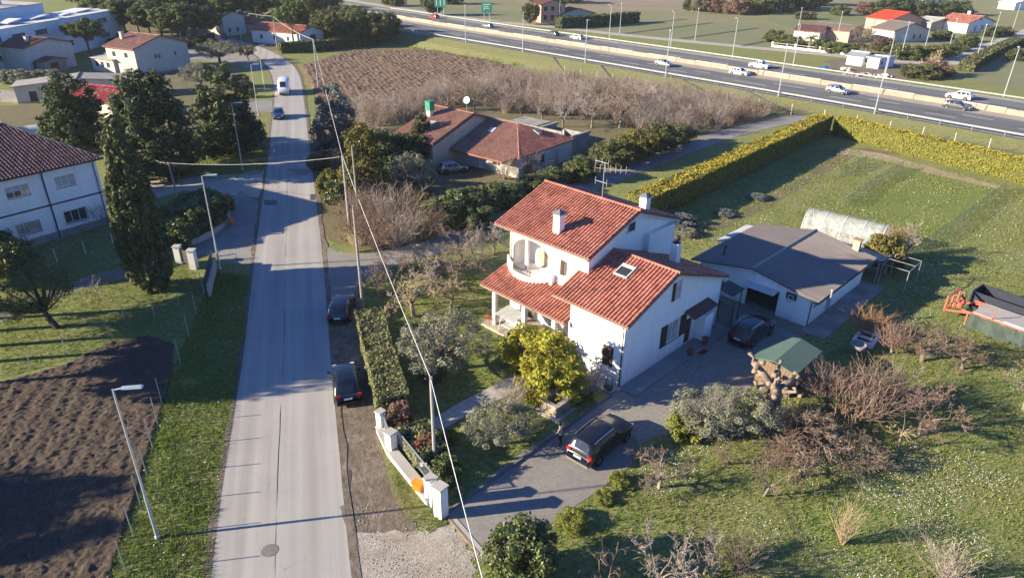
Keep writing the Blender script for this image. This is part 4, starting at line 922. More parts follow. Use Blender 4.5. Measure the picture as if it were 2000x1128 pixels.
gable_house('orange_house', 'long house with orange walls and grey-brown roof behind the bare tree', 'house', at(1655, 84), 42, 9, 12, 3.4, .28, wallm=PINK, roofm=MI('grey_brown_tiles', [(.20, .16, .135), (.23, .18, .15), (.18, .145, .125)]), cw=.6, cl=.7, wins=FW('y0', (2, 5.5), 1, 2.4, 1.2))
gable_house('cream_wing_house', 'cream house with grey-brown roof and pale garage door', 'house', at(1742, 84), 20, 14, 9, 3.6, .28, wallm=CREAM, roofm=MI('grey_tiles', [(.19, .165, .145), (.22, .185, .16)]), cw=.6, cl=.7, wins=FW('y0', (3.5,), 0, 2.3, 3.0, 'd') + FW('y0', (8, 10.5), .9, 2.3, 1.0), shut=FRAME_W)
gable_house('red_hip_house', 'house with bright red roof behind the grey-brown roofs', 'house', at(1735, 62), 20, 15, 11, 3.8, .3, wallm=PINK, roofm=MI('bright_red_tiles', [(.42, .06, .035), (.47, .075, .045), (.40, .055, .03)]), cw=.6, cl=.7)
gable_house('grey_barn', 'long grey barn with pale roof right of the red roofs', 'barn', at(1815, 62), 24, 12, 7, 3.0, .2, wallm=CONC_D, roofm=M('pale_barn_roof', (.36, .35, .33), .9), tiled=False)
gable_house('white_far_house', 'white house with red roof and round window at the right edge of the fields', 'house', at(1886, 66), 28, 15, 11, 3.4, .26, wallm=WHITE, roofm=TILE, cw=.6, cl=.7, wins=FW('y0', (4, 8), .9, 2.4, 1.4) + FW('y0', (6.2,), 4.0, 4.9, .9), chimneys=((9, 6, .9, 1.6),))
gable_house('distant_white_house', 'distant white two-storey house with red roof near the top right', 'house', at(1797, 26), 24, 14, 11, 6.0, .28, wallm=WHITE, roofm=TILE, tiled=True, cw=.8, cl=.9, wins=FW('y0', (2, 6, 10), 1, 2.4, 1.2) + FW('y0', (2, 6, 10), 4, 5.2, 1.2))
gable_house('distant_shed', 'small white shed far off at the right edge', 'shed', at(1980, 20), 24, 9, 8, 3.2, .15, wallm=WHITE, roofm=FRAME_W, tiled=False)
gable_house('white_hut', 'white plastic garden hut in the builders yard', 'hut', at(1682, 130), 40, 4.5, 4.0, 2.3, .35, wallm=WHITE, roofm=METAL, tiled=False, wins=FW('y0', (1.2,), .8, 1.8, 1.8))
gable_house('white_container', 'white site container next to the garden hut', 'container', at(1714, 135), 35, 7.0, 3.0, 2.5, .03, wallm=WHITE, roofm=METAL, tiled=False, wins=FW('y0', (1.0,), .9, 1.8, 1.0))

# ------------------------------------------------------------------ vegetation tools
def leaf_mesh(name, P, N, size, aspect=.55, seed=0, droop=0.0):
    """one small rhombic leaf face per point"""
    r = np.random.RandomState(seed); n = len(P)
    N = N / (np.linalg.norm(N, axis=1, keepdims=True) + 1e-9)
    a = r.normal(size=(n, 3)); a[:, 2] -= droop; U = a - N * (a * N).sum(1, keepdims=True); U /= np.linalg.norm(U, axis=1, keepdims=True) + 1e-9
    V = np.cross(N, U); s = (size * r.uniform(.6, 1.35, n))[:, None]
    Q = np.stack([P - U * s, P - V * s * aspect, P + U * s, P + V * s * aspect], 1).reshape(-1, 3)
    return raw_mesh(name, Q, np.arange(4 * n).reshape(-1, 4))
def twig_mesh(name, segs):
    """tapered three-sided twigs from (p, q, r0, r1) rows"""
    S = np.array([(*p, *q, a, b) for p, q, a, b in segs], float); P, Q = S[:, :3], S[:, 3:6]; n = len(S)
    D = Q - P; D /= np.linalg.norm(D, axis=1, keepdims=True) + 1e-9
    ref = np.where(np.abs(D[:, 2:3]) < .9, [[0, 0, 1.]], [[1., 0, 0]]); U = np.cross(D, ref); U /= np.linalg.norm(U, axis=1, keepdims=True) + 1e-9; V = np.cross(D, U)
    ring = [U * math.cos(a) + V * math.sin(a) for a in (0, 2.094, 4.189)]
    vs = np.stack([P + k * S[:, 6:7] for k in ring] + [Q + k * S[:, 7:8] for k in ring], 1).reshape(-1, 3)
    b = (np.arange(n) * 6)[:, None]
    F = np.concatenate([b + np.array([[0, 1, 4, 3]]), b + np.array([[1, 2, 5, 4]]), b + np.array([[2, 0, 3, 5]])], 0)
    return raw_mesh(name, vs, F)
def clumps(env, k, rc, r):
    """clump centres filling an envelope (rejection) biased to its outside"""
    out = []
    while len(out) < k:
        p = np.array([r.uniform(-1, 1), r.uniform(-1, 1), r.uniform(0, 1)])
        e = env(p)
        if e < 1 and (e > .25 or r.rand() < .35): out.append(p)
    return np.array(out)
def crown_cloud(cs, rc, n, r, flat=1.0, up=.25):
    """leaf points and normals over the outer shell of every clump"""
    k = len(cs); idx = r.randint(0, k, n); d = r.normal(size=(n, 3)); d /= np.linalg.norm(d, axis=1, keepdims=True)
    rr = rc * r.uniform(.65, 1.3, k)[idx] * (r.uniform(.35, 1.0, n) ** .6)
    P = cs[idx] + d * rr[:, None] * np.array([1, 1, flat]); N = d + np.array([0, 0, up]) + r.normal(size=(n, 3)) * .45
    return P, N
VEG = {}
def grow(segs, limbs, p, d, L, rad, lev, r, kink, nkid, spread, upb, ratio, twig_from):
    p = np.array(p, float); n = 3
    for i in range(n):
        d = d + r.normal(size=3) * kink; d[2] += upb; d /= np.linalg.norm(d)
        q = p + d * L / n; r1 = rad * (1 - .14 * (i + 1))
        (segs if lev <= twig_from else limbs).append((tuple(p), tuple(q), max(.0026, rad * (1 - .14 * i)), max(.0024, r1))); p = q
        if lev > 0 and i < n - 1 and r.rand() < .75:
            e = d + r.normal(size=3) * spread; e /= np.linalg.norm(e)
            grow(segs, limbs, p, e, L * ratio * r.uniform(.6, 1), r1 * .55, lev - 1, r, kink, nkid, spread, upb, ratio, twig_from)
    if lev > 0:
        for _ in range(nkid if r.rand() < .7 else nkid - 1):
            e = d + r.normal(size=3) * spread; e /= np.linalg.norm(e)
            grow(segs, limbs, p, e, L * ratio * r.uniform(.75, 1.15), r1 * .68, lev - 1, r, kink, nkid, spread, upb, ratio, twig_from)
def veg_meshes(kind, var):
    """trunk mesh and crown mesh of one plant, about one unit tall; cached so that copies share them"""
    key = (kind, var)
    if key in VEG: return VEG[key]
    r = np.random.RandomState(hash_seed(kind) + var * 17); tr = MB(); limbs = []; segs = []
    if kind in ('spread', 'gnarly', 'vase', 'bush', 'sapling', 'fan'):
        if kind == 'bush' or kind == 'fan':
            for i in range(38 if kind == 'bush' else 52):
                a, t = r.uniform(0, 6.28), abs(r.normal()) * (.42 if kind == 'bush' else .2) + .05; d = np.array([math.cos(a) * t, math.sin(a) * t, 1.])
                grow(segs, limbs, (math.cos(a) * .04, math.sin(a) * .04, 0), d / np.linalg.norm(d), r.uniform(.42, .62) * (1 if kind == 'bush' else 1.3), .0065 if kind == 'bush' else .0055, 2 if kind == 'bush' else 1, r, .09, 2, .38 if kind == 'bush' else .2, .05, .6, 9)
            tr.tube([(0, 0, -.02), (0, 0, .08)], [.05, .03], 6)
        else:
            th = {'spread': .24, 'gnarly': .26, 'vase': .2, 'sapling': .35}[kind]; rad = {'spread': .021, 'gnarly': .027, 'vase': .024, 'sapling': .011}[kind]
            lean = r.normal(size=2) * .03
            tr.tube([(0, 0, -.03), (lean[0] * .5, lean[1] * .5, th * .5), (lean[0], lean[1], th)], [rad * 1.25, rad, rad * .92], 7)
            nl = {'spread': 5, 'gnarly': 5, 'vase': 6, 'sapling': 3}[kind]
            for i in range(nl):
                a = 6.283 * (i + r.uniform(-.3, .3)) / nl; t = {'spread': .95, 'gnarly': 1.3, 'vase': 1.0, 'sapling': .6}[kind] * r.uniform(.6, 1.1); d = np.array([math.cos(a) * t, math.sin(a) * t, 1.]); d /= np.linalg.norm(d)
                if kind == 'vase':
                    p = np.array([lean[0], lean[1], th]); L = r.uniform(.26, .36); q = p + d * L; q[2] = p[2] + L * .35; limbs.append((tuple(p), tuple((p + q) / 2 + np.array([0, 0, -.02])), rad * .6, rad * .5)); limbs.append((tuple((p + q) / 2 + np.array([0, 0, -.02])), tuple(q), rad * .5, rad * .4))
                    for j in range(16):
                        f = r.uniform(.3, 1.15); b = p + (q - p) * f + r.normal(size=3) * .03; u = np.array([d[0] * .35, d[1] * .35, 1.]) + r.normal(size=3) * .28; u /= np.linalg.norm(u)
                        grow(segs, limbs, b, u, r.uniform(.28, .5), .005, 1, r, .07, 2, .4, .06, .6, 9)
                else:
                    grow(segs, limbs, (lean[0], lean[1], th - .01), d, {'spread': .3, 'gnarly': .27, 'sapling': .3}[kind], rad * .62, 5 if kind != 'sapling' else 3, r, .17 if kind == 'spread' else .3, 2, .5 if kind == 'spread' else .65, .05 if kind == 'spread' else .01, .64, 3)
        for p, q, a, b in limbs: tr.tube([p, q], [a, b], 5, False)
        VEG[key] = (tr.mesh(kind + '_trunk'), twig_mesh(kind + '_twigs', segs)); return VEG[key]
    def trunk_to(h, rad, cs=None, nl=8, base=.3):
        tr.tube([(0, 0, -.03), (r.normal() * .01, r.normal() * .01, h * .5), (0, 0, h)], [rad * 1.3, rad, rad * .5], 7)
        if cs is not None:
            for c in cs[r.choice(len(cs), min(nl, len(cs)), False)]:
                b = np.array([0, 0, max(.05, min(h * .95, c[2] * base + h * (1 - base) * .6))]); m_ = (b + c) / 2 + np.array([0, 0, -.02]); tr.tube([tuple(b), tuple(m_), tuple(c)], [rad * .45, rad * .3, rad * .12], 5, False)
    if kind == 'cedar':
        env = lambda p: math.hypot(p[0], p[1]) / (.43 * (1.02 - p[2]) ** .42 * min(1, .6 + p[2] * 2.2) + .012) if p[2] > .06 else 9
        cs = clumps(env, 260, .05, r); P, N = crown_cloud(cs, .07, 16000, r, .8); trunk_to(.9, .018, cs, 12); me = leaf_mesh('cedar_foliage', P, N, .0205, .5, var)
    elif kind == 'cypress':
        env = lambda p: math.hypot(p[0], p[1]) / (.15 * (np.interp(p[2], [0, .1, .3, .6, .85, 1], [.5, .85, 1, .78, .40, .03]))) if p[2] > .01 else 9
        cs = []
        while len(cs) < 800:
            p = np.array([r.uniform(-.16, .16), r.uniform(-.16, .16), r.uniform(0, 1)])
            if .62 < env(p) < .92: cs.append(p)
        cs = np.array(cs); P, N = crown_cloud(cs, .016, 30000, r, 1.7, .6); trunk_to(.8, .012); me = leaf_mesh('cypress_foliage', P, N, .0105, .5, var)
    elif kind == 'pine':
        env = lambda p: (math.hypot(p[0], p[1]) / .46) ** 2 + ((p[2] - .66) / (.31 if p[2] > .66 else .12)) ** 2
        cs = clumps(env, 120, .06, r); P, N = crown_cloud(cs, .08, 9000, r, .7, .5); trunk_to(.72, .022, cs, 14, .05); me = leaf_mesh('pine_foliage', P, N, .022, .45, var)
    elif kind == 'tallpine':
        env = lambda p: (math.hypot(p[0], p[1]) / .30) ** 2 + ((p[2] - .70) / .30) ** 2
        cs = clumps(env, 110, .06, r); P, N = crown_cloud(cs, .08, 13000, r, .8, .4); trunk_to(.85, .014, cs, 12, .1); me = leaf_mesh('tall_pine_foliage', P, N, .026, .45, var)
    elif kind == 'round':
        env = lambda p: (math.hypot(p[0], p[1]) / .44) ** 2 + ((p[2] - .55) / .45) ** 2
        cs = clumps(env, 150, .07, r); P, N = crown_cloud(cs, .088, 11000, r); trunk_to(.6, .025, cs, 10); me = leaf_mesh('round_foliage', P, N, .022, .6, var)
    elif kind == 'spruce':
        env = lambda p: math.hypot(p[0], p[1]) / (.40 * (1.03 - p[2]) ** .5 * min(1, .7 + p[2]) + .01)
        cs = clumps(env, 200, .06, r); P, N = crown_cloud(cs, .072, 12000, r, .7); trunk_to(.9, .02, cs, 8); me = leaf_mesh('spruce_foliage', P, N, .0195, .5, var)
    elif kind == 'olive':
        env = lambda p: (math.hypot(p[0], p[1]) / .62) ** 2 + ((p[2] - .66) / .36) ** 2
        cs = clumps(env, 75, .1, r); P, N = crown_cloud(cs, .115, 10000, r, .9, .3); trunk_to(.45, .038, cs, 26, .1); me = leaf_mesh('olive_foliage', P, N, .021, .32, var)
    elif kind == 'shrub':
        env = lambda p: (math.hypot(p[0], p[1]) / .55) ** 2 + ((p[2] - .45) / .52) ** 2
        cs = clumps(env, 70, .12, r); P, N = crown_cloud(cs, .14, 6500, r); P = P[(k := P[:, 2] > 0)]; N = N[k]; trunk_to(.5, .03, cs, 6); me = leaf_mesh('shrub_foliage', P, N, .036, .6, var)
    elif kind == 'palm':
        segs_p = []; Pn = []; Nn = []
        for i in range(26):
            a = r.uniform(0, 6.283); e = r.uniform(-.3, 1.1); p = np.array([0, 0, .5])
            d = np.array([math.cos(a) * math.cos(e), math.sin(a) * math.cos(e), math.sin(e)])
            for j in range(9):
                q = p + d * .06; d = d + np.array([0, 0, -.11]); d /= np.linalg.norm(d)
                for sg in (-1, 1):
                    for _ in range(4): Pn.append(p + (q - p) * r.rand() + np.cross(d, [0, 0, 1]) * sg * .04); Nn.append(np.array([0, 0, 1.]) + r.normal(size=3) * .4)
                p = q
        trunk_to(.52, .06); me = leaf_mesh('palm_fronds', np.array(Pn), np.array(Nn), .04, .22, var)
    VEG[key] = (tr.mesh(kind + '_trunk'), me); return VEG[key]
def hash_seed(s): return sum(ord(c) * (i + 3) for i, c in enumerate(s)) % 9973

BARK = M('bark', (.16, .125, .10), .95, (.11, .09, .07), 5, .6, 14)
BARK_G = M('grey_bark', (.30, .27, .24), .95, (.22, .20, .18), 5, .5, 14)
BARK_T = M('twig_bark', (.20, .17, .14), .95, (.14, .12, .10), 5, .5, 14)
BARK_D = M('dark_bark', (.07, .055, .045), .95, (.05, .04, .035), 5, .5, 14)
TWIG = {'grey': MI('grey_twigs', [(.35, .295, .265), (.28, .235, .21), (.42, .36, .325)], .9),
        'red': MI('reddish_twigs', [(.215, .14, .115), (.175, .115, .09), (.27, .19, .155)], .9),
        'brown': MI('brown_twigs', [(.20, .15, .11), (.26, .20, .15), (.17, .13, .10)], .9),
        'orange': MI('orange_twigs', [(.33, .18, .09), (.27, .15, .08), (.38, .23, .12)], .9),
        'straw': MI('straw_stalks', [(.50, .39, .24), (.42, .33, .20), (.56, .45, .29)], .9)}
LEAF = {'dark': MI('dark_conifer', [(0.0385, 0.0595, 0.0245), (0.07, 0.091, 0.0385), (0.0963, 0.1155, 0.0525), (0.0525, 0.0735, 0.0315)], .8, trans=.12),
        'cypress': MI('cypress_green', [(0.0656, 0.0844, 0.03), (0.1031, 0.1162, 0.0488), (0.0788, 0.0975, 0.0375), (0.1313, 0.1406, 0.0638)], .8, trans=.1),
        'pine': MI('pine_green', [(0.07, 0.105, 0.028), (0.105, 0.14, 0.042), (0.14, 0.161, 0.056), (0.056, 0.084, 0.028)], .8, trans=.15),
        'blue': MI('blue_spruce', [(0.1265, 0.1495, 0.1437), (0.1725, 0.1955, 0.1898), (0.0978, 0.1207, 0.115), (0.1495, 0.1667, 0.1495)], .8, trans=.1),
        'bronze': MI('bronze_conifer', [(0.15, 0.135, 0.03), (0.0825, 0.0975, 0.027), (0.21, 0.165, 0.0375), (0.0675, 0.0825, 0.03)], .8, trans=.15),
        'gold': MI('golden_thuja', [(0.345, 0.3105, 0.0403), (0.253, 0.2645, 0.0345), (0.414, 0.368, 0.0575), (0.1955, 0.2185, 0.0287)], .8, trans=.25),
        'olive': MI('olive_leaf', [(0.1812, 0.1875, 0.125), (0.2375, 0.2375, 0.175), (0.1375, 0.15, 0.0938), (0.2875, 0.2812, 0.2125)], .7, trans=.15),
        'laurel': MI('laurel_leaf', [(0.0508, 0.0841, 0.0232), (0.087, 0.116, 0.0319), (0.1305, 0.145, 0.0435), (0.0653, 0.0986, 0.029)], .5, .4, trans=.15),
        'green': MI('fresh_green', [(0.144, 0.216, 0.036), (0.192, 0.252, 0.048), (0.108, 0.168, 0.03), (0.24, 0.264, 0.072)], .7, trans=.3),
        'box': MI('box_green', [(0.175, 0.2, 0.0375), (0.225, 0.2375, 0.05), (0.125, 0.1562, 0.0312), (0.275, 0.275, 0.0625)], .6, trans=.25),
        'mix': MI('mixed_hedge', [(0.1552, 0.1863, 0.0776), (0.2639, 0.2484, 0.0931), (0.2018, 0.2018, 0.1165), (0.1087, 0.1397, 0.0544), (0.3415, 0.295, 0.132)], .7, trans=.2),
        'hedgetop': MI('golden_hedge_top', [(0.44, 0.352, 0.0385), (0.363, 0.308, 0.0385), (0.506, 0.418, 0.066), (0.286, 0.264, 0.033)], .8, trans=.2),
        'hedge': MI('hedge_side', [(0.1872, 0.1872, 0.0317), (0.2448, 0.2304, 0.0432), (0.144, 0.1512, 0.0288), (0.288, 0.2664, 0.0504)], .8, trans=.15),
        'scrub': MI('evergreen_scrub', [(0.0675, 0.0825, 0.03), (0.105, 0.12, 0.045), (0.15, 0.15, 0.0675), (0.0825, 0.0975, 0.042)], .8, trans=.15),
        'redleaf': MI('red_photinia', [(.22, .05, .04), (.16, .045, .04), (.28, .08, .06), (.12, .07, .04)], .6, trans=.2),
        'autumn': MI('pinkish_leaf', [(.20, .12, .09), (.16, .10, .08), (.24, .16, .12)], .8, trans=.2)}
KIND_R = {'cedar': .40, 'cypress': .15, 'pine': .46, 'tallpine': .30, 'round': .44, 'spruce': .42, 'olive': .62, 'shrub': .55, 'palm': .45, 'spread': .5, 'gnarly': .5, 'vase': .42, 'bush': .4, 'sapling': .3, 'fan': .35}
def plant(name, label, px, h, rad, kind, mat, var=0, cat=None, group=None, bark=None, rz=None, lean=None, world=None):
    """places one tree or shrub: h metres tall, rad metres in radius"""
    x, y = world or at(*px); r = random.Random(int(x * 71 + y * 37) & 0xffff)
    t = thing(name, label, cat or ('shrub' if kind in ('shrub', 'bush', 'fan') else 'tree'), (x, y, 0), r.uniform(0, 6.28) if rz is None else rz, group)
    sx = rad / KIND_R[kind]; t.scale = (sx, sx, h)
    if lean: t.rotation_euler = (lean[0], lean[1], t.rotation_euler[2])
    a, b = veg_meshes(kind, var)
    bare = kind in ('spread', 'gnarly', 'vase', 'bush', 'sapling', 'fan')
    for me, nm, m in ((a, 'trunk', bark or (BARK_T if bare else BARK)), (b, 'crown', (TWIG if bare else LEAF)[mat])):
        o = bpy.data.objects.new(nm, me); C.objects.link(o); o.parent = t
        if not me.materials: me.materials.append(m)
        o.material_slots[0].link = 'OBJECT'; o.material_slots[0].material = m
    return t
def hedge(name, label, line, w, h, top, side, leaf=.11, dens=55, cat='hedge', group=None, seed=1, core=(.03, .035, .015), bumpy=.18):
    """clipped hedge along a ground line: dark inner mass, leafy sides and leafy top"""
    line = [tuple(p) for p in resample(line, .5)]; t = thing(name, label, cat, (*line[0], 0)); ox, oy = line[0]
    r = np.random.RandomState(seed); n = len(line); A, B = offset_line(line, w / 2 - .14), offset_line(line, -w / 2 + .14); m = MB()
    m.v += [(p[0] - ox, p[1] - oy, z) for L in (A, B) for z in (0, h - .14) for p in L]
    q = lambda k, i: k * n + i
    for i in range(n - 1): m.f += [(q(0, i), q(0, i + 1), q(1, i + 1), q(1, i)), (q(1, i), q(1, i + 1), q(3, i + 1), q(3, i)), (q(2, i + 1), q(2, i), q(3, i), q(3, i + 1))]
    m.f += [(q(0, 0), q(1, 0), q(3, 0), q(2, 0)), (q(0, n - 1), q(2, n - 1), q(3, n - 1), q(1, n - 1))]
    m.build('inner_branches', M(name + '_core', core, .95), t)
    L = np.array(line); D = np.gradient(L, axis=0); D /= np.linalg.norm(D, axis=1, keepdims=True) + 1e-9; Nn = np.stack([-D[:, 1], D[:, 0]], 1); Ltot = .5 * n
    def put(cnt, f):
        u = r.uniform(0, n - 1.001, cnt); i = u.astype(int); fr = (u - i)[:, None]; c = L[i] * (1 - fr) + L[i + 1] * fr; nn = Nn[i]
        return f(c, nn, cnt, u)
    lump = lambda u, v, sd: bumpy * (vnoise(u / 2.2, v / 1.1, sd) - .5) * 2 + bumpy * .6 * (vnoise(u / .7, v / .6, sd + 1) - .5) * 2
    def topf(c, nn, k, u):
        v = r.uniform(-w / 2, w / 2, k); z = h + lump(u, v, seed) - r.uniform(0, .16, k); P = np.column_stack([c + nn * v[:, None], z]); N = np.column_stack([r.normal(size=(k, 2)) * .5, np.ones(k)]); return P, N
    def sidef(c, nn, k, u):
        sg = np.where(r.rand(k) < .5, 1, -1); z = r.uniform(0, 1, k) ** .9 * h; v = sg * (w / 2 + lump(u, z * 2 + sg * 9, seed + 5) * .8 - r.uniform(0, .12, k)); P = np.column_stack([c + nn * v[:, None], z]); N = np.column_stack([nn * sg[:, None], np.full(k, .25)]) + r.normal(size=(k, 3)) * .45; return P, N
    def endf(cnt):
        P, N = [], []
        for e, sg in ((0, -1), (n - 1, 1)):
            v = r.uniform(-w / 2, w / 2, cnt); z = r.uniform(0, h, cnt); P.append(np.column_stack([L[e] + D[e] * sg * (.02 + r.uniform(-.1, .1, cnt))[:, None] + Nn[e] * v[:, None], z])); N.append(np.column_stack([np.tile(D[e] * sg, (cnt, 1)), np.full(cnt, .2)]) + r.normal(size=(cnt, 3)) * .4)
        return np.concatenate(P), np.concatenate(N)
    off = np.array([ox, oy, 0])
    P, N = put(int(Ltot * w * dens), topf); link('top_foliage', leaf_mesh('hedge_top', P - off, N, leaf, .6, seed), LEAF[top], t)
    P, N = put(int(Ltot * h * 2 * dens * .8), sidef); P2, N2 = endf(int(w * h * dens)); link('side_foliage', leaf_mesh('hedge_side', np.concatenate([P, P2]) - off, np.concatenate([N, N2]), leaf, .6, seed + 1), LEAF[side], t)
    return t
def scatter_pts(poly, dens, seed, patch=None, avoid=()):
    xs, ys = [p[0] for p in poly], [p[1] for p in poly]; r = np.random.RandomState(seed)
    n = int((max(xs) - min(xs)) * (max(ys) - min(ys)) * dens); x = r.uniform(min(xs), max(xs), n); y = r.uniform(min(ys), max(ys), n)
    k = inpoly(x, y, poly)
    for a in avoid: k &= ~inpoly(x, y, a)
    if patch: k &= vnoise(x / patch[0], y / patch[0], seed) * .7 + vnoise(x / patch[0] * 3.1, y / patch[0] * 3.1, seed + 3) * .3 > patch[1] + r.uniform(-.12, .12, n)
    return x[k], y[k], r
def grass(name, label, poly, dens, h, mat, seed, patch=None, avoid=(), wid=.025):
    """leaning blades in tufts"""
    x, y, r = scatter_pts(poly, dens, seed, patch, avoid); n = len(x); a = r.uniform(0, 6.283, n); hh = h * r.uniform(.4, 1.5, n) * (.5 + vnoise(x / 1.3, y / 1.3, seed + 7)); w_ = wid * r.uniform(.7, 1.6, n)
    lx, ly = r.normal(size=n) * hh * .55, r.normal(size=n) * hh * .55
    V = np.stack([np.stack([x - np.cos(a) * w_, y - np.sin(a) * w_, np.zeros(n)], 1), np.stack([x + np.cos(a) * w_, y + np.sin(a) * w_, np.zeros(n)], 1), np.stack([x + lx, y + ly, hh], 1)], 1).reshape(-1, 3)
    return tag(link(name, raw_mesh(name, V, np.arange(3 * n).reshape(-1, 3)), mat), label, 'grass', kind='stuff')

ORD = ['first', 'second', 'third', 'fourth', 'fifth', 'sixth', 'seventh', 'eighth', 'ninth', 'tenth', 'eleventh', 'twelfth', 'thirteenth', 'fourteenth', 'fifteenth', 'sixteenth', 'seventeenth', 'eighteenth', 'nineteenth', 'twentieth', 'twenty-first', 'twenty-second', 'twenty-third', 'twenty-fourth']
def from_left(rows):
    o = sorted(range(len(rows)), key=lambda i: rows[i][0]); r = [''] * len(rows)
    for k, i in enumerate(o): r[i] = ', %s from the left' % ORD[k]
    return r
# ------------------------------------------------------------------ trees and shrubs, left of the road
plant('cypress_tree', 'tall dark column-shaped cypress beside the white house', (300, 562), 15.5, 2.2, 'cypress', 'cypress', 0)
plant('cedar_tree', 'broad dark cedar nearest the old barn, left of three', (160, 290), 10.4, 4.6, 'cedar', 'dark', 0, bark=BARK_D)
plant('cedar_tree', 'broad dark cedar behind the cypress, middle of three', (312, 345), 13.0, 5.6, 'cedar', 'dark', 1, bark=BARK_D)
plant('cedar_tree', 'dark cedar with visible trunk by the road, right of three', (450, 300), 12.0, 4.9, 'cedar', 'dark', 2, bark=BARK_D)
plant('olive_tree', 'grey-green olive between the cedars and the beige house', (395, 175), 5.0, 4.2, 'olive', 'olive', 0)
plant('olive_tree', 'large grey-green olive at the corner of the beige house', (430, 125), 5.5, 5.0, 'olive', 'olive', 1)
plant('olive_tree', 'small olive beside the road bend', (485, 118), 3.6, 2.4, 'olive', 'scrub', 2)
plant('bare_tree', 'small pale bare tree on the lawn under the cedars', (374, 312), 4.2, 2.6, 'spread', 'grey', 0)
plant('garden_tree', 'dark leaning evergreen tree on the lawn at the left edge', (112, 640), 5.2, 3.4, 'olive', 'laurel', 2, bark=BARK_D, lean=(0, -.35), rz=0)
plant('evergreen_shrub', 'glossy evergreen shrub at the left edge below the white house', (20, 545), 3.6, 2.6, 'round', 'laurel', 1)
plant('bare_sapling', 'thin bare sapling on the lawn beside the garden drive', (193, 584), 2.4, .9, 'sapling', 'grey', 0, cat='tree')
plant('bare_shrub', 'rounded bare shrub against the white house wall', (200, 438), 2.6, 1.6, 'bush', 'brown', 0)
plant('tall_shrub', 'pale round shrub at the left edge in front of the white house', (2, 500), 3.0, 1.5, 'shrub', 'laurel', 1)
ROWS = ((352, 478, 2.6, 2.0), (378, 455, 2.9, 2.2), (405, 440, 3.0, 2.2), (428, 420, 2.6, 1.7), (345, 440, 2.4, 2.0), (372, 425, 2.6, 2.0), (398, 410, 2.4, 1.9))
LB = from_left(ROWS)
for i, (px, py, h, rd) in enumerate(ROWS):
    plant('laurel_shrub', 'dark laurel bush in the clump inside the curved kerb wall' + LB[i], (px, py), h, rd, 'shrub', 'laurel', i % 2, group='laurels inside the curved kerb wall')
for i, (px, py, lb) in enumerate(((30, 160, 'left end'), (60, 163, 'middle'), (95, 160, 'right end'))):
    plant('garden_shrub', 'low olive-green shrub in front of the factory, %s of the row' % lb, (px, py), 2.4, 3.2, 'shrub', 'olive', i % 2)
plant('umbrella_pine', 'lone umbrella pine in front of the factory windows', (177, 112), 9.2, 4.6, 'pine', 'pine', 0)
for i, (px, py, h, rd, lb) in enumerate(((228, 62, 12, 6.5, 'leftmost of the pines behind the factory'), (272, 66, 12.5, 6.0, 'second pine from the left behind the beige house'), (318, 76, 12, 5.5, 'third pine from the left behind the beige house'), (350, 78, 12.5, 6.0, 'fourth pine from the left behind the beige house'), (385, 76, 12, 6.0, 'fifth pine from the left, above the far yard'), (425, 62, 13, 6, 'sixth pine, left of the cream house'))):
    plant('tall_pine', 'tall dark pine with bare lower trunk, ' + lb, (px, py), h, rd, 'tallpine', 'pine' if i % 2 else 'dark', i % 2)
for i, (px, py, h, rd, lb) in enumerate(((480, 62, 12.5, 5.0, 'above the cream house'), (574, 92, 11.8, 5.0, 'in front of the red-roofed annex, trunk forked'))):
    plant('umbrella_pine', 'umbrella pine ' + lb, (px, py), h, rd, 'pine', 'pine', 1)
ROWS = ((500, 20, 12, 6), (540, 30, 11, 6), (590, 38, 12, 6.5), (615, 52, 11, 6), (640, 30, 10, 6), (430, 25, 13, 7), (370, 34, 12, 7), (300, 38, 12, 7), (240, 40, 12, 7), (335, 50, 11, 6), (180, 18, 12, 7), (140, 4, 12, 8), (405, 45, 11, 6), (270, 48, 10, 6), (455, 40, 10, 5))
LB = from_left(ROWS)
for i, (px, py, h, rd) in enumerate(ROWS):
    plant('wood_tree', 'dark tree in the wood at the top left' + LB[i], (px, py), h, rd, 'round', 'dark' if i % 3 else 'scrub', i % 2, group='trees of the far wood')
ROWS = ((640, 80, 8.5, 4.6), (672, 84, 9, 4.8), (705, 88, 9.5, 5), (740, 88, 9.2, 4.6), (760, 80, 8, 4), (690, 70, 9, 5), (655, 65, 8, 4.5))
LB = from_left(ROWS)
for i, (px, py, h, rd) in enumerate(ROWS):
    plant('holm_oak', 'dense evergreen oak in the clump beside the highway bank' + LB[i], (px, py), h, rd, 'round', 'scrub', i % 2, group='evergreen oaks by the highway bank')
hedge('boundary_hedge', 'long dark clipped hedge between the white house and the ploughed field', ats((548, 104), (640, 98), (718, 88)), 3.0, 2.6, 'laurel', 'laurel', .28, 14, seed=4)
hedge('garden_hedge', 'low dark hedge behind the lawn under the cedars', ats((395, 302), (450, 290), (515, 270)), 1.4, 1.2, 'laurel', 'laurel', .16, 30, seed=6)
for i, (px, py, h, rd, lb) in enumerate(((478, 178, 2.2, 1.8, 'grey-green shrub beside the upper apron'), (470, 170, 2.5, 2.0, 'round shrub by the lamp near the bend'), (488, 190, 1.6, 1.4, 'low bright shrub on the verge strip near the van'))):
    plant('roadside_shrub', lb, (px, py), h, rd, 'shrub', 'scrub' if i < 2 else 'green', i % 2)

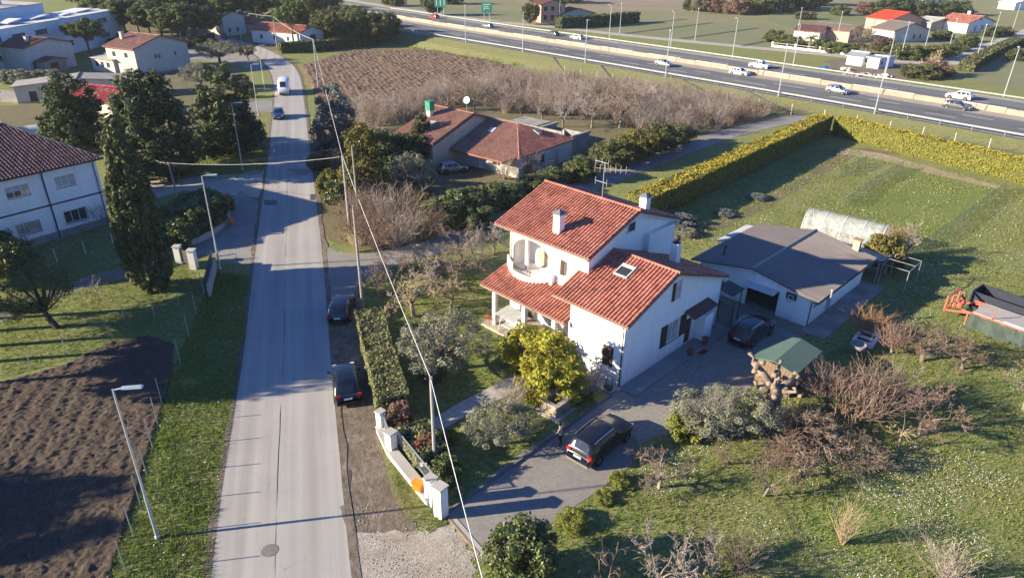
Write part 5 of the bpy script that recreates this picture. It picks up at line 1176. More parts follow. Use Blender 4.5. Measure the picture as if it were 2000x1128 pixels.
# tall pines standing left of the picture; their crowns shade the verge, the road and the ploughed field
ROWS = ((-45.5, 37.0, 12.4, 4.8), (-46, 42.0, 12.6, 5.0), (-45.5, 46.8, 12.4, 4.6), (-47, 39.5, 12.6, 4.6), (-47, 44.4, 12.6, 4.6), (-56, 20.8, 12.4, 4.6))
LB = from_left(ROWS)
for i, (x, y, h, rd) in enumerate(ROWS):
    plant('tall_pine', 'tall pine beyond the left edge' + LB[i], None, h, rd, 'pine', 'pine', i % 2, group='tall pines beyond the left edge', world=(x, y))

# ------------------------------------------------------------------ right of the road, around the farmhouse
plant('blue_spruce', 'silvery blue spruce at the roadside', (658, 292), 9.3, 3.9, 'spruce', 'blue', 0)
plant('bronze_conifer', 'dark bronze-green conifer behind the wooden poles', (715, 398), 9.8, 3.3, 'spruce', 'bronze', 1)
plant('slender_conifer', 'slim dark conifer in front of the farmhouse', (826, 318), 6.8, 1.8, 'cedar', 'dark', 0)
plant('olive_tree', 'silvery olive growing in front of the farmhouse yard', (806, 385), 5.2, 3.0, 'olive', 'olive', 1)
plant('round_shrub', 'yellow-green roadside shrub under the bronze conifer', (648, 385), 3.2, 1.8, 'shrub', 'bronze', 0)
plant('roadside_shrub', 'low green shrub at the road edge below the blue spruce', (622, 330), 2.0, 1.4, 'shrub', 'scrub', 1)
plant('roadside_shrub', 'tall leafy shrub between road and bronze conifer', (660, 400), 3.0, 1.6, 'shrub', 'laurel', 0)
ROWS = ((860, 440, 3.0, 2.4, 'scrub'), (905, 425, 3.2, 2.6, 'laurel'), (945, 410, 2.8, 2.4, 'scrub'), (990, 400, 2.6, 2.4, 'laurel'), (1035, 385, 2.4, 2.2, 'scrub'), (835, 425, 2.6, 2.0, 'bronze'), (1080, 365, 2.4, 2.0, 'laurel'), (1120, 352, 2.4, 2.0, 'scrub'), (930, 440, 2.2, 2.2, 'laurel'), (780, 345, 3.5, 2.6, 'dark'), (755, 370, 4.0, 2.6, 'dark'), (765, 325, 4.5, 2.6, 'scrub'))
LB = from_left(ROWS)
for i, (px, py, h, rd, mt) in enumerate(ROWS):
    plant('thicket_shrub', 'evergreen shrub in the dark belt between the lane and the farmhouse' + LB[i], (px, py), h, rd, 'shrub', mt, i % 2, group='evergreen belt along the lane')
for i, (px, py, h, rd, lb) in enumerate(((1195, 325, 3.6, 3.0, 'left'), (1240, 312, 4.2, 3.2, 'middle'), (1290, 298, 4.4, 3.2, 'right'), (1325, 282, 3.2, 2.4, 'far right'))):
    plant('lane_bush', 'large yellowish-green bush beside the shaded lane, %s of four' % lb, (px, py), h, rd, 'round', 'bronze' if i == 1 else 'scrub', i % 2)
GB = 'bare trees of the thicket'
ROWS = ((740, 260, 5.0, 3.4), (780, 240, 4.6, 3.2), (870, 215, 5.2, 3.8), (925, 215, 6.0, 4.4), (975, 210, 5.6, 4.2), (1018, 222, 4.4, 3.0), (1060, 235, 5.0, 3.2), (1100, 248, 5.6, 3.6), (1155, 250, 7.6, 4.2), (1210, 250, 7.8, 3.8), (1265, 245, 6.6, 3.4), (1245, 215, 6.0, 4.0), (1190, 210, 5.6, 4.0), (1130, 205, 5.2, 3.6), (1330, 250, 4.0, 2.6), (1365, 262, 3.6, 2.4), (1410, 240, 3.4, 2.4), (700, 235, 4.4, 2.8), (830, 225, 4.2, 3.0), (1300, 215, 5.0, 3.4))
LB = from_left(ROWS)
for i, (px, py, h, rd) in enumerate(ROWS):
    plant('bare_tree', 'grey leafless tree in the thicket between farmhouse and highway' + LB[i], (px, py), h, rd, 'spread', 'grey' if i % 3 else 'brown', i % 4, group=GB)
ROWS = ((690, 440, 3.4, 2.0), (720, 455, 3.6, 2.2), (760, 440, 4.0, 2.4), (800, 430, 3.6, 2.2), (735, 485, 3.2, 2.2), (780, 478, 3.4, 2.4), (820, 470, 3.4, 2.2), (710, 415, 3.2, 2.0), (745, 415, 3.6, 2.0), (850, 462, 3.0, 2.0), (1030, 345, 3.6, 1.8), (985, 350, 3.0, 1.6), (775, 405, 3.6, 2.0), (700, 470, 2.8, 1.8))
LB = from_left(ROWS)
for i, (px, py, h, rd) in enumerate(ROWS):
    plant('bare_shrub', 'tangled leafless shrub at the corner of road and lane' + LB[i], (px, py), h, rd, 'bush', ('brown', 'red', 'grey')[i % 3], i % 3, group='leafless shrubs at the lane corner')
ROWS = ((672, 470), (690, 478), (700, 492), (680, 452))
LB = from_left(ROWS)
for i, (px, py) in enumerate(ROWS):
    plant('dry_grass_tuft', 'straw-coloured dry grass clump at the foot of the wooden pole' + LB[i], (px, py), 1.3, 1.1, 'fan', 'straw', i % 2, group='dry grass at the pole')
def thicket(name, label, poly, n, hr, mat, seed):
    x, y, r = scatter_pts(poly, n, seed); segs = []
    for px, py in zip(x, y):
        h = r.uniform(*hr); k = int(r.uniform(16, 26))
        for _ in range(k):
            a, t = r.uniform(0, 6.28), abs(r.normal()) * .45; d = np.array([math.cos(a) * t, math.sin(a) * t, 1.]); d /= np.linalg.norm(d); p = np.array([px + math.cos(a) * .2, py + math.sin(a) * .2, 0]); L = h * r.uniform(.5, 1.0)
            for s_ in range(3):
                d = d + r.normal(size=3) * .14; d /= np.linalg.norm(d); q = p + d * L / 3; rr = .028 * (1 - s_ * .25); segs.append((p, q, rr, rr * .75))
                if s_:
                    for _k in range(2): e = d + r.normal(size=3) * .5; segs.append((q, q + e / np.linalg.norm(e) * L * .22, rr * .6, rr * .3))
                p = q
    return tag(link(name, twig_mesh(name, segs), TWIG[mat]), label, 'scrub', kind='stuff')
TP = ats((700, 215), (790, 195), (880, 172), (990, 160), (1080, 155), (1250, 172), (1480, 212), (1510, 225), (1400, 258), (1330, 265), (1230, 262), (1190, 235), (1080, 228), (1000, 225), (930, 205), (850, 215), (770, 250), (700, 290))
thicket('thicket', 'mass of grey-brown leafless scrub between farmhouse and highway bank', TP, .22, (1.8, 4.4), 'grey', 3)
thicket('thicket', 'reddish leafless brambles among the grey scrub', TP, .18, (1.2, 3.4), 'red', 4)
thicket('thicket', 'straw-coloured stalks along the foot of the highway bank', ats((1280, 178), (1480, 212), (1500, 232), (1380, 255), (1300, 230)), .14, (1.0, 2.0), 'straw', 5)
thicket('thicket', 'brown brambles beside the road below the blue spruce', ats((640, 290), (690, 270), (760, 300), (840, 380), (850, 470), (760, 488), (690, 470), (660, 430)), .30, (.9, 2.6), 'brown', 6)

# golden clipped hedge round the vegetable plot
hc = [at(1180, 418), at(1340, 370), at(1500, 318), (49.6, 111.5)]
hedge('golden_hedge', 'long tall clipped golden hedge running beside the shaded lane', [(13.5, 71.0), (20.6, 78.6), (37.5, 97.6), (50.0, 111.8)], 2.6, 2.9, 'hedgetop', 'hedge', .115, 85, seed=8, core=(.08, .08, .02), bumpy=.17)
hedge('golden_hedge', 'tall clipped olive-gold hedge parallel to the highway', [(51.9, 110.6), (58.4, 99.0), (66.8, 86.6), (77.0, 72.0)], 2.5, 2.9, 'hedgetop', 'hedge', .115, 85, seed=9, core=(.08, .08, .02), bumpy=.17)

# ------------------------------------------------------------------ villa garden
hedge('roadside_hedge', 'broad clipped mixed hedge along the parked cars', ats((722, 640), (738, 700), (757, 770), (770, 815)), 2.1, 1.75, 'mix', 'mix', .085, 190, seed=11, bumpy=.14)
hedge('gate_hedge', 'short clipped hedge block behind the fence railing', ats((808, 858), (826, 890), (845, 915)), 2.0, 1.35, 'mix', 'mix', .08, 170, seed=12, bumpy=.16)
plant('photinia_shrub', 'red-leaved shrub by the concrete pole in the gate hedge', (832, 895), 1.6, .8, 'shrub', 'redleaf', 0)
plant('dark_shrub', 'dark green shrub next to the gate pillars', (868, 935), 1.5, 1.0, 'shrub', 'laurel', 1)
plant('brown_shrub', 'brownish shrub at the near end of the roadside hedge', (783, 830), 1.7, .9, 'shrub', 'autumn', 0)
plant('golden_thuja', 'bright golden-green conifer in front of the villa porch', (1075, 772), 5.0, 2.75, 'spruce', 'gold', 2)
plant('golden_thuja', 'lower spreading part of the golden conifer near the porch step', (1022, 712), 3.0, 1.7, 'shrub', 'gold', 0)
plant('olive_tree', 'big grey olive in the middle of the front garden', (862, 722), 3.9, 3.3, 'olive', 'olive', 0)
plant('olive_tree', 'small grey olive below the garden path', (968, 868), 2.7, 2.0, 'olive', 'olive', 1)
plant('olive_tree', 'low olive bush near the stone well', (1010, 850), 1.7, 1.5, 'olive', 'olive', 2)
plant('fruit_tree', 'spreading bare tree behind the blue parked car', (808, 618), 4.6, 3.2, 'gnarly', 'straw', 0)
plant('fruit_tree', 'bare tree with dense twigs at the lane corner of the garden', (895, 560), 5.0, 3.2, 'gnarly', 'brown', 1)
plant('fruit_tree', 'bare tree against the left end of the villa', (940, 530), 5.0, 2.6, 'spread', 'grey', 1)
plant('fruit_tree', 'small bare tree between lane and garden', (860, 535), 3.6, 2.6, 'gnarly', 'grey', 2)
plant('fruit_tree', 'upright bare tree beside the lane mouth', (770, 560), 4.0, 2.2, 'spread', 'red', 2)
plant('low_shrub', 'pinkish low shrub at the foot of the big olive', (845, 738), .9, .9, 'shrub', 'autumn', 1)
plant('low_shrub', 'round green shrub by the gate end of the garden path', (878, 858), .7, .6, 'shrub', 'box', 0)
plant('trained_tree', 'black-stemmed umbrella-trained bare tree beside the garden path', (1006, 800), 2.3, 1.1, 'vase', 'grey', 0, bark=BARK_D, cat='tree')
plant('trained_tree', 'dark pruned bare tree in front of the closed shutters', (1155, 778), 2.5, 1.1, 'vase', 'grey', 1, bark=BARK_D, cat='tree')
plant('low_plants', 'leafy green plants under the golden conifer', (1118, 765), .6, 1.5, 'shrub', 'green', 1, cat='plant')

for i, (px, py, h, rd, k, mt, lb) in enumerate(((735, 575, 3.4, 2.2, 'gnarly', 'brown', 'behind the tall grey pole'), (840, 575, 4.2, 2.8, 'gnarly', 'grey', 'in the middle of the garden beside the lane'), (905, 510, 4.2, 2.8, 'spread', 'brown', 'next to the lane behind the villa'), (965, 495, 4.4, 2.4, 'gnarly', 'grey', 'at the rear left corner of the villa'), (820, 540, 3.8, 2.4, 'spread', 'straw', 'at the edge of the lane'), (880, 600, 3.4, 2.2, 'gnarly', 'straw', 'between the big olive and the porch'))):
    plant('garden_bare_tree', 'tangled bare garden tree ' + lb, (px, py), h, rd, k, mt, i % 4)
for i, (px, py, h, rd, mt, lb) in enumerate(((868, 432, 2.8, 2.4, 'laurel', 'left end'), (925, 418, 2.8, 2.4, 'scrub', 'second'), (985, 402, 2.6, 2.4, 'laurel', 'third'), (1055, 380, 2.6, 2.2, 'scrub', 'fourth'), (1140, 350, 3.0, 2.4, 'laurel', 'right end'), (800, 330, 5.0, 2.8, 'dark', 'beside the slim conifer'), (735, 340, 6.0, 3.0, 'laurel', 'behind the bronze conifer'))):
    plant('belt_tree', 'dark evergreen tree in the belt below the farmhouse, ' + lb, (px, py), h, rd, 'round', mt, i % 2)
# ------------------------------------------------------------------ orchard on the right
plant('olive_tree', 'silvery olive at the left end of the orchard beside the courtyard', (1385, 850), 3.0, 2.4, 'olive', 'olive', 1)
plant('olive_tree', 'silvery olive next to the pollarded trunk', (1450, 850), 3.0, 2.2, 'olive', 'olive', 0)
plant('box_bush', 'round yellow-green bush at the courtyard corner', (1338, 850), 1.7, 1.15, 'shrub', 'box', 1)
plant('fruit_tree', 'wide bare fruit tree with reddish shoots right of the pollarded trunk', (1665, 830), 3.6, 2.7, 'vase', 'red', 2, bark=BARK)
plant('fruit_tree', 'wide bare tree with lichen-pale limbs in the middle of the orchard', (1795, 850), 4.2, 2.9, 'spread', 'red', 3)
plant('fruit_tree', 'dark low-forked bare tree in front of the red-stemmed bushes', (1572, 885), 3.6, 3.4, 'gnarly', 'brown', 3, bark=BARK_D)
plant('fruit_tree', 'gnarled short-trunked bare tree beside the driveway', (1287, 952), 2.9, 1.9, 'gnarly', 'brown', 2, bark=BARK_G)
plant('fruit_tree', 'thin brown bare tree on the lawn right of the driveway tree', (1492, 968), 3.2, 1.5, 'spread', 'brown', 2)
plant('fruit_tree', 'bare peach tree with red twigs in front of the trailer', (1800, 705), 3.4, 2.5, 'gnarly', 'red', 1)
plant('fruit_tree', 'leaning bare tree right of the peach tree', (1842, 690), 3.0, 2.2, 'gnarly', 'brown', 0)
plant('fruit_tree', 'pale yellowish bare sapling with forked stem', (1752, 885), 3.4, 1.6, 'sapling', 'straw', 1, cat='tree')
plant('fruit_tree', 'bare tree cut by the right edge of the orchard', (1998, 800), 4.0, 2.2, 'spread', 'brown', 1)
plant('fruit_tree', 'bare white-branched tree behind the garage', (1762, 508), 4.2, 2.6, 'spread', 'grey', 0)
for i, (px, py, h, rd, k, mt, lb) in enumerate(((1615, 800, 3.0, 1.9, 'vase', 'red', 'behind the wood shed roof line'), (1712, 790, 3.4, 2.2, 'vase', 'brown', 'right of the widest fruit tree'), (1770, 800, 3.2, 2.2, 'spread', 'grey', 'above the pale sapling'), (1880, 720, 2.8, 1.9, 'gnarly', 'red', 'closest to the trailer netting'), (1560, 930, 2.4, 1.9, 'gnarly', 'red', 'in front of the red shoots'), (1690, 900, 2.2, 2.0, 'gnarly', 'brown', 'low over the grass below the pale sapling'), (1420, 905, 2.0, 1.3, 'spread', 'brown', 'below the silvery olives'), (1250, 905, 1.8, 1.2, 'gnarly', 'brown', 'beside the parked SUV'), (1375, 1120, 2.6, 1.6, 'spread', 'grey', 'at the bottom edge right of the forked tree'), (1440, 1110, 1.8, 1.2, 'bush', 'brown', 'at the bottom edge in the lawn'), (1740, 690, 2.6, 1.7, 'vase', 'red', 'between orange bush and peach tree'))):
    plant('orchard_tree', 'leafless orchard tree ' + lb, (px, py), h, rd, k, mt, (i + 1) % 3)
for i, (px, py, h, rd) in enumerate(((205, 74, 10.5, 5), (250, 78, 11, 5), (298, 84, 10.5, 4.6), (338, 88, 10, 4.6), (368, 88, 10.5, 4.6), (408, 84, 10, 4.6), (448, 66, 11, 5), (505, 52, 11, 5))):
    plant('pine_row_tree', 'pine in the front row of the wood, %s from the left' % ORD[i], (px, py), h, rd, 'tallpine', ('pine', 'scrub', 'dark')[i % 3], i % 2)
for i, (px, py) in enumerate(((215, 82), (240, 80), (300, 92), (330, 92), (350, 94), (395, 88), (235, 92), (262, 86))):
    plant('undergrowth_shrub', 'dark undergrowth shrub beneath the pines, number %s from the left' % ORD[sorted((215, 240, 300, 330, 350, 395, 235, 262)).index(px)], (px, py), 2.6, 3.4, 'shrub', 'dark', i % 2)
plant('orange_bush', 'dense orange-twigged leafless bush beside the planters', (1690, 655), 2.4, 1.7, 'bush', 'orange', 1)
plant('bamboo_clump', 'golden bushy clump at the rear corner of the garage', (1722, 520), 3.2, 2.0, 'shrub', 'bronze', 0)
plant('reed_clump', 'straw-coloured reeds behind the garage corner', (1745, 500), 2.8, 1.2, 'fan', 'orange', 0)
ROWS = ((1515, 850), (1540, 860), (1565, 850), (1530, 880), (1588, 862))
LB = from_left(ROWS)
for i, (px, py) in enumerate(ROWS):
    plant('red_shoots', 'clump of red upright shoots below the wood shed' + LB[i], (px, py), 2.0, .9, 'bush', 'red', i % 3, group='red shoots below the wood shed')
plant('brush_bush', 'pinkish leafless bush in front of the dark forked tree', (1500, 905), 1.6, 1.2, 'bush', 'red', 2)
plant('brush_bush', 'low tangled brown bush right of the forked tree', (1650, 905), 1.5, 2.0, 'bush', 'brown', 1)
plant('dry_bundle', 'upright bundle of dry straw-coloured stalks standing on the lawn', (1645, 1060), 2.2, .8, 'fan', 'straw', 1)
plant('bare_bush', 'bare greyish bush at the bottom right edge', (1850, 1135), 2.0, 1.3, 'bush', 'grey', 0)
plant('laurel_bush', 'glossy dark laurel bush at the bottom beside the gravel', (1020, 1128), 3.3, 1.75, 'round', 'laurel', 0)
plant('bare_tree', 'tall forked bare tree at the bottom edge below the lawn', (1290, 1160), 3.6, 2.2, 'spread', 'grey', 2)
plant('bare_tree', 'thin bare tree at the bottom edge right of the laurel', (1180, 1165), 3.0, 1.4, 'sapling', 'red', 0)
plant('bare_bush', 'dry bush at the bottom edge between laurel and bare tree', (1110, 1180), 1.6, 1.3, 'bush', 'brown', 2)
for i, (px, py, h, rd, lb) in enumerate(((1118, 1022, .7, .9, 'nearest the laurel'), (1180, 975, .45, .6, 'beside the paver edge'), (1210, 945, .7, .65, 'below the parked car'))):
    plant('grass_clump', 'bright green grassy clump at the driveway edge, ' + lb, (px, py), h, rd, 'shrub', 'box', i % 2)
plant('tiny_sapling', 'tiny bare sapling standing alone on the lawn below the driveway', (1195, 1022), .9, .3, 'sapling', 'straw', 0, cat='tree')
plant('lavender_patch', 'blue-grey herb bushes at the rear corner of the villa', (1320, 440), 1.2, 2.2, 'shrub', 'blue', 1)
plant('agave_clump', 'pale spiky plants in the garden behind the villa', (1345, 460), .8, 1.0, 'shrub', 'olive', 0)
for i, (px, py, lb) in enumerate(((1480, 388, 'near the golden hedge'), (1415, 420, 'on the bare path'))):
    plant('herb_clump', 'low grey-green herb clump ' + lb, (px, py), .6, 1.2, 'shrub', 'blue', i)

# ------------------------------------------------------------------ far vegetation beyond the highway
plant('far_evergreen', 'dark round tree at the top beside the green road signs', (846, 30), 9, 4.6, 'round', 'dark', 0)
plant('far_evergreen', 'dark evergreen left of the salmon-pink house', (1036, 48), 7.5, 3.2, 'round', 'dark', 1)
plant('palm_tree', 'date palm behind the white garden fence', (1580, 96), 5.8, 3.2, 'palm', 'scrub', 0)
plant('palm_tree', 'bushy palm right of the bare tree by the white fence', (1690, 108), 4.5, 3.6, 'palm', 'scrub', 1)
plant('far_bare_tree', 'big dark bare tree in front of the orange house', (1676, 108), 10, 5.5, 'spread', 'brown', 2, bark=BARK_D)
plant('autumn_tree', 'orange-brown small tree beside the palms', (1722, 104), 4.5, 3.0, 'round', 'autumn', 0)
hedge('far_hedge', 'dark clipped hedge in front of the salmon-pink house', ats((1090, 56), (1180, 50), (1240, 44)), 4, 3.6, 'dark', 'dark', .5, 5, seed=21)
hedge('field_hedge', 'low hedge along the country road and green field', ats((1885, 140), (1920, 118), (1985, 88)), 3.5, 2.2, 'scrub', 'scrub', .35, 8, seed=22)
ROWS = ((1370, 22, 6, 5, 'scrub'), (1400, 24, 6, 5, 'autumn'), (1440, 28, 6, 6, 'autumn'), (1480, 26, 7, 7, 'scrub'), (1520, 22, 8, 8, 'dark'), (1560, 18, 9, 9, 'dark'), (1590, 10, 9, 9, 'dark'), (1640, 30, 4, 4, 'scrub'), (1690, 28, 5, 5, 'autumn'), (1720, 30, 6, 6, 'dark'), (1745, 28, 7, 7, 'dark'), (1765, 24, 7, 7, 'dark'), (1800, 30, 6, 5, 'dark'), (1840, 30, 6, 6, 'dark'), (1870, 30, 6, 6, 'dark'), (1350, 20, 5, 4, 'scrub'), (1060, 4, 8, 8, 'dark'), (1110, 6, 7, 7, 'dark'), (880, 8, 7, 6, 'dark'), (770, 12, 6, 5, 'scrub'), (1565, 38, 3, 3, 'scrub'), (1580, 38, 3, 3, 'autumn'))
LB = from_left(ROWS)
for i, (px, py, h, rd, mt) in enumerate(ROWS):
    plant('far_tree', 'small dark tree in the fields beyond the highway' + LB[i], (px, py), h, rd, 'shrub', mt, i % 2, group='trees in the far fields', cat='tree')
ROWS = ((1510, 82, 3.5, 3.4, 'scrub'), (1530, 88, 3, 3, 'laurel'), (1552, 92, 3, 3, 'scrub'), (1605, 100, 3.2, 3.2, 'laurel'), (1630, 104, 3, 3, 'scrub'), (1650, 106, 3, 3, 'laurel'), (1745, 112, 3.4, 3.4, 'scrub'), (1770, 116, 3.6, 3.6, 'laurel'), (1795, 116, 3.4, 3.6, 'scrub'), (1820, 116, 3.6, 3.8, 'scrub'), (1845, 110, 3.2, 3.4, 'laurel'), (1870, 100, 3, 3, 'scrub'), (1885, 92, 3, 3, 'laurel'), (1935, 72, 3.4, 3.4, 'dark'), (1960, 70, 3, 3, 'scrub'), (1840, 78, 3, 3, 'laurel'), (1895, 82, 2.6, 2.6, 'scrub'), (1795, 152, 3.0, 4.2, 'scrub'), (1825, 148, 3.2, 4.0, 'autumn'), (1990, 118, 3, 3, 'dark'), (2010, 92, 3, 3, 'dark'))
LB = from_left(ROWS)
for i, (px, py, h, rd, mt) in enumerate(ROWS):
    plant('garden_bush', 'garden bush around the houses beyond the highway' + LB[i], (px, py), h, rd, 'shrub', mt, i % 2, group='garden bushes beyond the highway')
plant('far_bare_tree', 'thin bare tree beside the builders yard', (1818, 148), 6.5, 2.6, 'spread', 'straw', 0)
plant('far_bare_tree', 'lone bare tree in the field at the top', (1350, 26), 7, 4, 'spread', 'brown', 1)

# ------------------------------------------------------------------ grass and flowers
GB_ = MI('grass_blades', [(.13, .215, .022), (.19, .265, .034), (.09, .155, .016), (.26, .26, .075)], .8, trans=.3)
GB_D = MI('dry_grass_blades', [(.32, .27, .13), (.22, .22, .07), (.17, .20, .05), (.38, .32, .17)], .9, trans=.2)
STONES = MI('loose_stones', [(.40, .37, .33), (.30, .27, .23), (.22, .19, .16), (.46, .43, .39)], .95)
DAISY = M('daisy_petals', (.80, .79, .76), .8, (.72, .70, .66))
DRIVE = ats((868, 1000), (1000, 897), (1165, 792), (1212, 757), (1396, 612), (1440, 578), (1590, 640), (1560, 668), (1470, 790), (1340, 838), (1240, 880), (1180, 950), (1040, 1050), (945, 1098))
VILLA = [vw(-1.2, -1.4), vw(14, -1.4), vw(14, 14), vw(-1.2, 14)]
ORCH = ats((945, 1215), (945, 1098), (1040, 1050), (1180, 950), (1240, 880), (1340, 838), (1470, 790), (1600, 700), (1700, 640), (1760, 560), (2050, 560), (2100, 1215))
grass('lawn_grass', 'rough green lawn of the orchard', ORCH, 75, .09, GB_, 31, avoid=[DRIVE])
grass('lawn_grass', 'dry tufts scattered through the orchard lawn', ORCH, 45, .10, GB_D, 32, (2.5, .52), avoid=[DRIVE])
BACK = ats((1260, 470), (1330, 400), (1600, 290), (1640, 285), (2000, 370), (2050, 560), (1760, 560), (1690, 500), (1590, 450), (1480, 440), (1350, 500))
grass('lawn_grass', 'mown grass of the plot behind the garage', BACK, 26, .09, GB_, 33, (3, .4), wid=.04)
grass('lawn_grass', 'dry grass streaks of the plot behind the garage', BACK, 20, .09, GB_D, 34, (2.5, .48), wid=.04)
VERGE = ats((408, 1215), (426, 985), (450, 840), (476, 680), (488, 540), (424, 530), (404, 560), (368, 650), (330, 735), (306, 815), (276, 900), (240, 1020), (190, 1215))
grass('verge_grass', 'lush verge grass between ploughed field and road', VERGE, 150, .14, GB_, 35)
grass('verge_grass', 'dry blades in the verge beside the road', VERGE, 60, .13, GB_D, 36, (1.5, .5))
GARD = ats((700, 560), (770, 530), (860, 500), (960, 560), (975, 660), (1010, 700), (1120, 790), (1000, 897), (868, 1000), (840, 950), (780, 830), (740, 720))
grass('garden_grass', 'shaded grass of the villa front garden', GARD, 90, .07, GB_, 37, avoid=[VILLA])
LG = ats((0, 600), (100, 555), (250, 510), (340, 490), (400, 555), (360, 660), (150, 700), (0, 740))
grass('garden_grass', 'sunlit grass of the garden left of the road', LG, 60, .10, GB_, 38)
LG2 = ats((0, 500), (240, 440), (330, 490), (240, 520), (0, 600))
grass('garden_grass', 'rough grass below the white house', LG2, 50, .10, GB_D, 39, (1.5, .35))
grass('verge_grass', 'grass tufts on the strip below the fence wall', ats((738, 815), (790, 915), (868, 1006), (878, 1022), (840, 1042), (795, 1012), (745, 880)), 170, .11, GB_, 40, (.8, .35))
grass('verge_grass', 'grass growing in the dirt beside the parked cars', ats((668, 800), (735, 790), (745, 900), (700, 880)), 60, .08, GB_D, 41, (.7, .5))
grass('garden_grass', 'lawn under the cedars', ats((290, 330), (480, 300), (520, 280), (525, 300), (510, 340), (440, 350), (300, 352)), 28, .12, GB_, 42, wid=.05)
grass('bank_grass', 'green grass of the highway bank', [HO(-7)[i] for i in range(HN)] + [HO(-.9)[i] for i in range(HN - 1, -1, -1)] if False else ats((800, 95), (1000, 128), (1250, 165), (1480, 206), (1480, 200), (1250, 150), (1000, 108), (800, 78)), 5, .5, GB_, 43, (4, .4), wid=.14)
def stones(name, label, poly, dens, size, seed, patch=None):
    x, y, r = scatter_pts(poly, dens, seed, patch); n = len(x); P = np.column_stack([x, y, np.full(n, .028)]); N = np.column_stack([r.normal(size=(n, 2)) * .5, np.ones(n)])
    return tag(link(name, leaf_mesh(name, P, N, size, .8, seed), STONES), label, 'gravel', kind='stuff')
stones('loose_gravel', 'loose pale gravel spilling from the apron onto the dirt', ats((684, 1060), (700, 985), (770, 985), (860, 1015), (935, 1085), (940, 1215), (690, 1215)), 60, .035, 61, (1.2, .42))
stones('loose_gravel', 'crumbled stones along the right road edge', ats((640, 590), (652, 590), (668, 820), (690, 1010), (706, 1215), (688, 1215), (674, 1010), (655, 820)), 30, .03, 62, (.8, .4))
stones('loose_gravel', 'crumbled stones along the left road edge', ats((484, 560), (492, 560), (456, 840), (416, 1128), (404, 1128), (446, 840)), 25, .03, 63, (.8, .4))
def daisies(name, label, poly, dens, seed, patch, size=.032):
    x, y, r = scatter_pts(poly, dens, seed, patch, [DRIVE]); n = len(x); P = np.column_stack([x, y, r.uniform(.05, .14, n)]); N = np.column_stack([r.normal(size=(n, 2)) * .35, np.ones(n)])
    return tag(link(name, leaf_mesh(name, P, N, size, .9, seed), DAISY), label, 'flowers', kind='stuff')
daisies('daisies', 'white daisies scattered over the orchard lawn', ORCH, 55, 51, (4.5, .6), .023)
daisies('daisies', 'white flowers in the plot behind the garage', BACK, 4, 52, (4.0, .52), .04)
grass('field_weeds', 'sparse weeds in the ploughed field', ats((0, 760), (280, 670), (320, 780), (200, 1128), (-60, 1128)), 10, .12, GB_, 44, (1.2, .62))
daisies('daisies', 'white flowers in the roadside verge', VERGE, 4, 53, (2.0, .5))
daisies('daisies', 'white flowers below the white house', LG2, 7, 54, (2.0, .45))

# ------------------------------------------------------------------ street furniture
LAMPM = M('lamp_grey', (.55, .57, .59), .4, (.48, .50, .52), 2, metal=.4)
WOODP = M('weathered_pole_wood', (.33, .30, .27), .9, (.25, .23, .20), 3, .3, 20)
CPOLE = M('concrete_pole', (.36, .35, .33), .9, (.28, .27, .26), 3, .3, 20)
def lamp(label, px, h, rz, arm=1.3, group=None, z=0):
    t = thing('street_lamp', label, 'street lamp', at3(*px, z) if not callable(z) else None, rz, group)
    m = MB(); m.tube([(0, 0, 0), (0, 0, h * .3), (0, 0, h * .32), (0, 0, h)], [.09, .085, .065, .045], 8); m.lathe([(.14, 0), (.14, .12), (.1, .2)], n=8); m.build('pole', LAMPM, t)
    MB().tube([(0, 0, h - .05), (arm * .4, 0, h + .05)], .035, 6).build('arm', LAMPM, t)
    m = MB(); m.hexa([(arm * .3, -.1, h + .0), (arm, -.13, h + .02), (arm, .13, h + .02), (arm * .3, .1, h + .0), (arm * .3, -.06, h + .1), (arm * .95, -.09, h + .1), (arm * .95, .09, h + .1), (arm * .3, .06, h + .1)]); hd = m.build('lamp_head', LAMPM, t)
    m = MB(); m.box(arm * .45, arm * .92, -.08, .08, h - .02, h - .001); m.build('diffuser', M('lamp_glass', (.75, .76, .76), .3), hd)
    return t
lamp('grey street lamp standing on the verge in the bottom left', (308, 1050), 9.2, math.radians(8))
lamp('grey street lamp beside the driveway gates left of the road', (430, 525), 8.9, math.radians(10))
lamp('grey street lamp on the lawn under the cedars', (474, 331), 8.6, math.radians(10))
lamp('street lamp by the verge strip left of the blue car', (505, 226), 8.4, math.radians(10))
lamp('street lamp left of the white van', (517, 176), 8.4, math.radians(15))
lamp('street lamp at the far yard beneath the pines', (372, 78), 8.6, math.radians(15))
lamp('street lamp right of the far yard beside the bend', (405, 74), 8.6, math.radians(15))
lamp('street lamp in front of the cream house', (472, 82), 8.4, math.radians(15))
def pole(label, px, h, mat, r0=.15, r1=.10, z=0, cross=False, lean=(0, 0)):
    t = thing('utility_pole', label, 'utility pole', at3(*px, z)); t.rotation_euler = (lean[0], lean[1], 0)
    MB().tube([(0, 0, -.1), (0, 0, h * .5), (0, 0, h)], [r0, (r0 + r1) / 2, r1], 9).build('shaft', mat, t)
    m = MB(); m.tube([(0, 0, h - .25), (-.28, -.05, h - .1)], .03, 5); m.lathe([(.05, 0), (.07, .05), (.05, .12)], (-.28, -.05, h - .12), 7); m.build('insulator', DARKM, t)
    return t
def top(px, h): p = at(*px); return Vector((p[0], p[1], h))
pole('slim concrete utility pole in the gate hedge', (850, 912), 6.3, CPOLE, .12, .09)
pole('tall grey utility pole at the lane corner beside the blue car', (709, 602), 9.0, WOODP, .13, .09)
pole('thick wooden utility pole in the dry grass', (685, 462), 8.5, WOODP, .17, .12)
pole('thin utility pole just behind the thick wooden pole', (700, 420), 7.8, WOODP, .12, .08)
pole('utility pole at the edge of the red ploughed field', (622, 172), 9.4, CPOLE, .15, .10)
